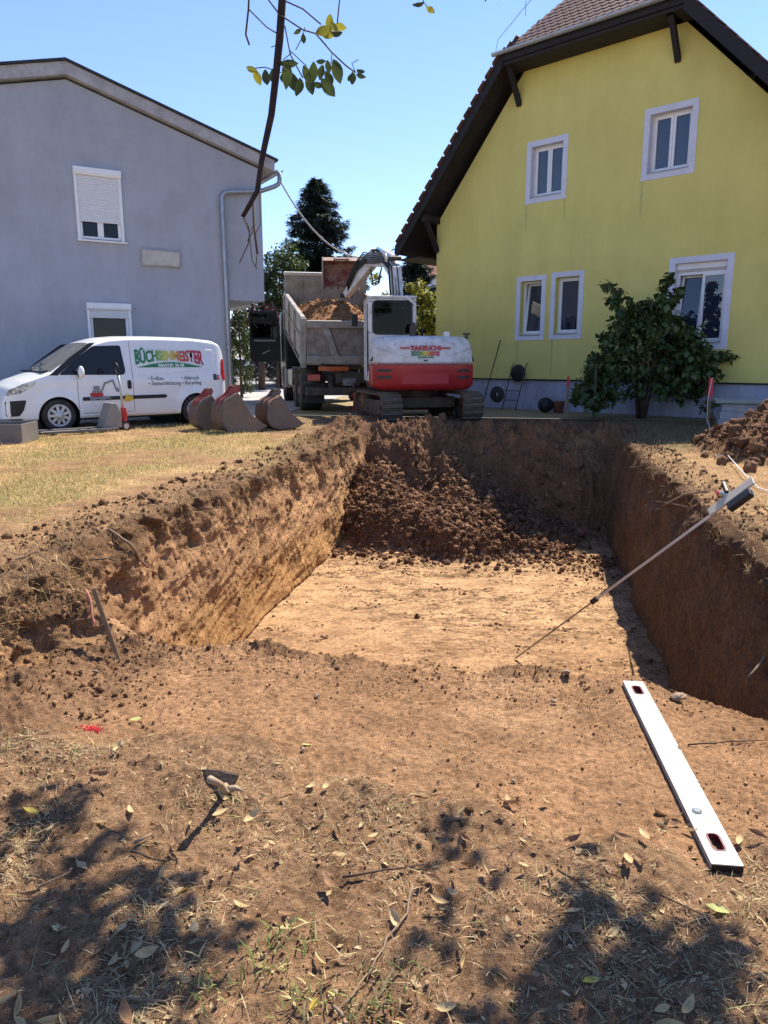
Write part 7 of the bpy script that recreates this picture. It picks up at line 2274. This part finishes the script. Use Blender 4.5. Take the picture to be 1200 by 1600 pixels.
twig([(535, 1374), (600, 1364), (662, 1354)], .0045, 'straight dark twig lying across the middle foreground', tw_d)
twig([(645, 1388), (636, 1430), (605, 1470), (580, 1520), (545, 1565), (515, 1600)], .0042, 'long curved pale stem running to the bottom edge')
twig([(520, 1575), (538, 1592)], .006, 'short thick pale stick at the bottom edge', end=.8)
twig([(188, 1564), (240, 1570), (295, 1560)], .005, 'brown twig beside the green weeds', tw_m)
twig([(870, 1362), (910, 1385), (960, 1410)], .003, 'thin dark twig in the shade below the level', tw_d)
twig([(1030, 1400), (1080, 1425), (1110, 1440)], .003, 'thin twig lower right of the level', tw_d)
twig([(60, 1390), (110, 1366), (108, 1360)], .003, 'short pale stalk on the left foreground')
twig([(205, 1332), (240, 1345), (262, 1350)], .004, 'reddish twig just below the hoe shadow', tw_d)
twig([(210, 1320), (238, 1306)], .006, 'stubby pale stick left of the hoe shadow', end=.7)
twig([(700, 1282), (725, 1284)], .006, 'short thick twig at the edge of the litter', tw_m, end=.8)
twig([(1075, 1165), (1140, 1160), (1200, 1158)], .004, 'dark twig at the right edge beside the level', tw_d)
twig([(172, 834), (200, 838), (225, 837)], .012, 'grey stick of wood on the left edge of the pit', tw_m, z0=-.05, lift=.03, end=.8)
twig([(25, 880), (45, 872), (58, 866)], .008, 'dark root end on the lawn edge at left', tw_d, z0=-.05, lift=.02)
def root(pts, r, label, mtl=tw_m):
    """Root hanging free: points (px, py, y)."""
    mb = MB(); P3 = [at_px(*p) for p in pts]; m_ = len(P3)
    mb.tube([tuple(p) for p in P3], r, 6, taper=[r * (1 - .65 * i / (m_ - 1)) for i in range(m_)]); o = mb.build('root', mtl); tag(o, label, 'root')
def wall_y(px, py, s_w=1.48):
    """Distance where the sight line meets the right-hand pit wall."""
    d = at_px(px, py, 1.0) - Vector((0, 0, CAM_H)); 
    den = d.x * RX + d.y * RY
    return s_w / den * d.y if den > .02 else 6.0
for pts, r, lab in (([(1105, 768), (1070, 772), (1040, 788), (1000, 812), (985, 822)], .010, 'long arched root on the right pit edge'), ([(1022, 766), (1000, 775), (965, 808)], .007, 'straight pale root below the right edge'), ([(1075, 792), (1040, 785), (1010, 782)], .005, 'short root left of the arched one'), ([(985, 730), (1008, 728)], .006, 'pale root end near the far right edge')):
    root([(a, b, wall_y(a, b) - .10) for a, b in pts], r, lab)
q = wall_y(1200, 1010)
root([(1212, 1000, 4.3), (1190, 1035, 4.2), (1175, 1052, 4.15), (1168, 1058, 4.13)], .014, 'thick pale root reaching in at the right edge')
def lwall_y(px, py, s_w=-2.78):
    d = at_px(px, py, 1.0) - Vector((0, 0, CAM_H)); den = d.x * RX + d.y * RY
    return s_w / den * d.y if den < -.02 else 6.0
for pts, r, lab in (([(385, 745), (425, 752), (458, 762)], .008, 'dark root lying out of the left bank'), ([(140, 875), (170, 872), (190, 880)], .007, 'root end curling from the left bank near the stick'), ([(0, 985), (30, 980)], .006, 'thin root at the left edge of the view'), ([(320, 795), (352, 793)], .006, 'pale root stub in the left bank')):
    root([(a, b, lwall_y(a, b) - .06) for a, b in pts], r, lab, tw_d)
stone_m = mat('pebble', (.32, .225, .15), .8, var=.3, scale=20)
pm_ = []
for k in range(3):
    v, f = CL2[k + 2]; me = np_mesh('pebble', v * np.array([1, .8, .6]), f, True); me.materials.append(stone_m); pm_.append(me)
for (px, py, r, lab) in ((495, 1088, .017, 'grey pebble on bare soil above the hoe'), (866, 1097, .016, 'flat pale stone left of the far end of the level'), (474, 1172, .012, 'small dark pebble beside the pale green leaf'), (186, 1160, .010, 'pebble just below the pale leaf by the red mark'), (802, 1220, .010, 'small dark stone in mid right foreground'), (967, 1256, .009, 'tiny pale stone left of the level'), (150, 1048, .02, 'white pebble at the foot of the left bank'), (1045, 1190, .02, 'elongated tan stone right of the level'), (885, 1052, .03, 'pale stone on the ledge near the pit shadow'), (1060, 1092, .035, 'rounded lump on the ledge above the level')):
    q = ground_at(px, py, -.42); o = link('pebble', pm_[int(px) % 3]); o.location = (q[0], q[1], q[2] + r * .35); o.scale = (r,) * 3; o.rotation_euler = (random.uniform(-.3, .3), random.uniform(-.3, .3), random.uniform(0, 6)); tag(o, lab, 'pebble')
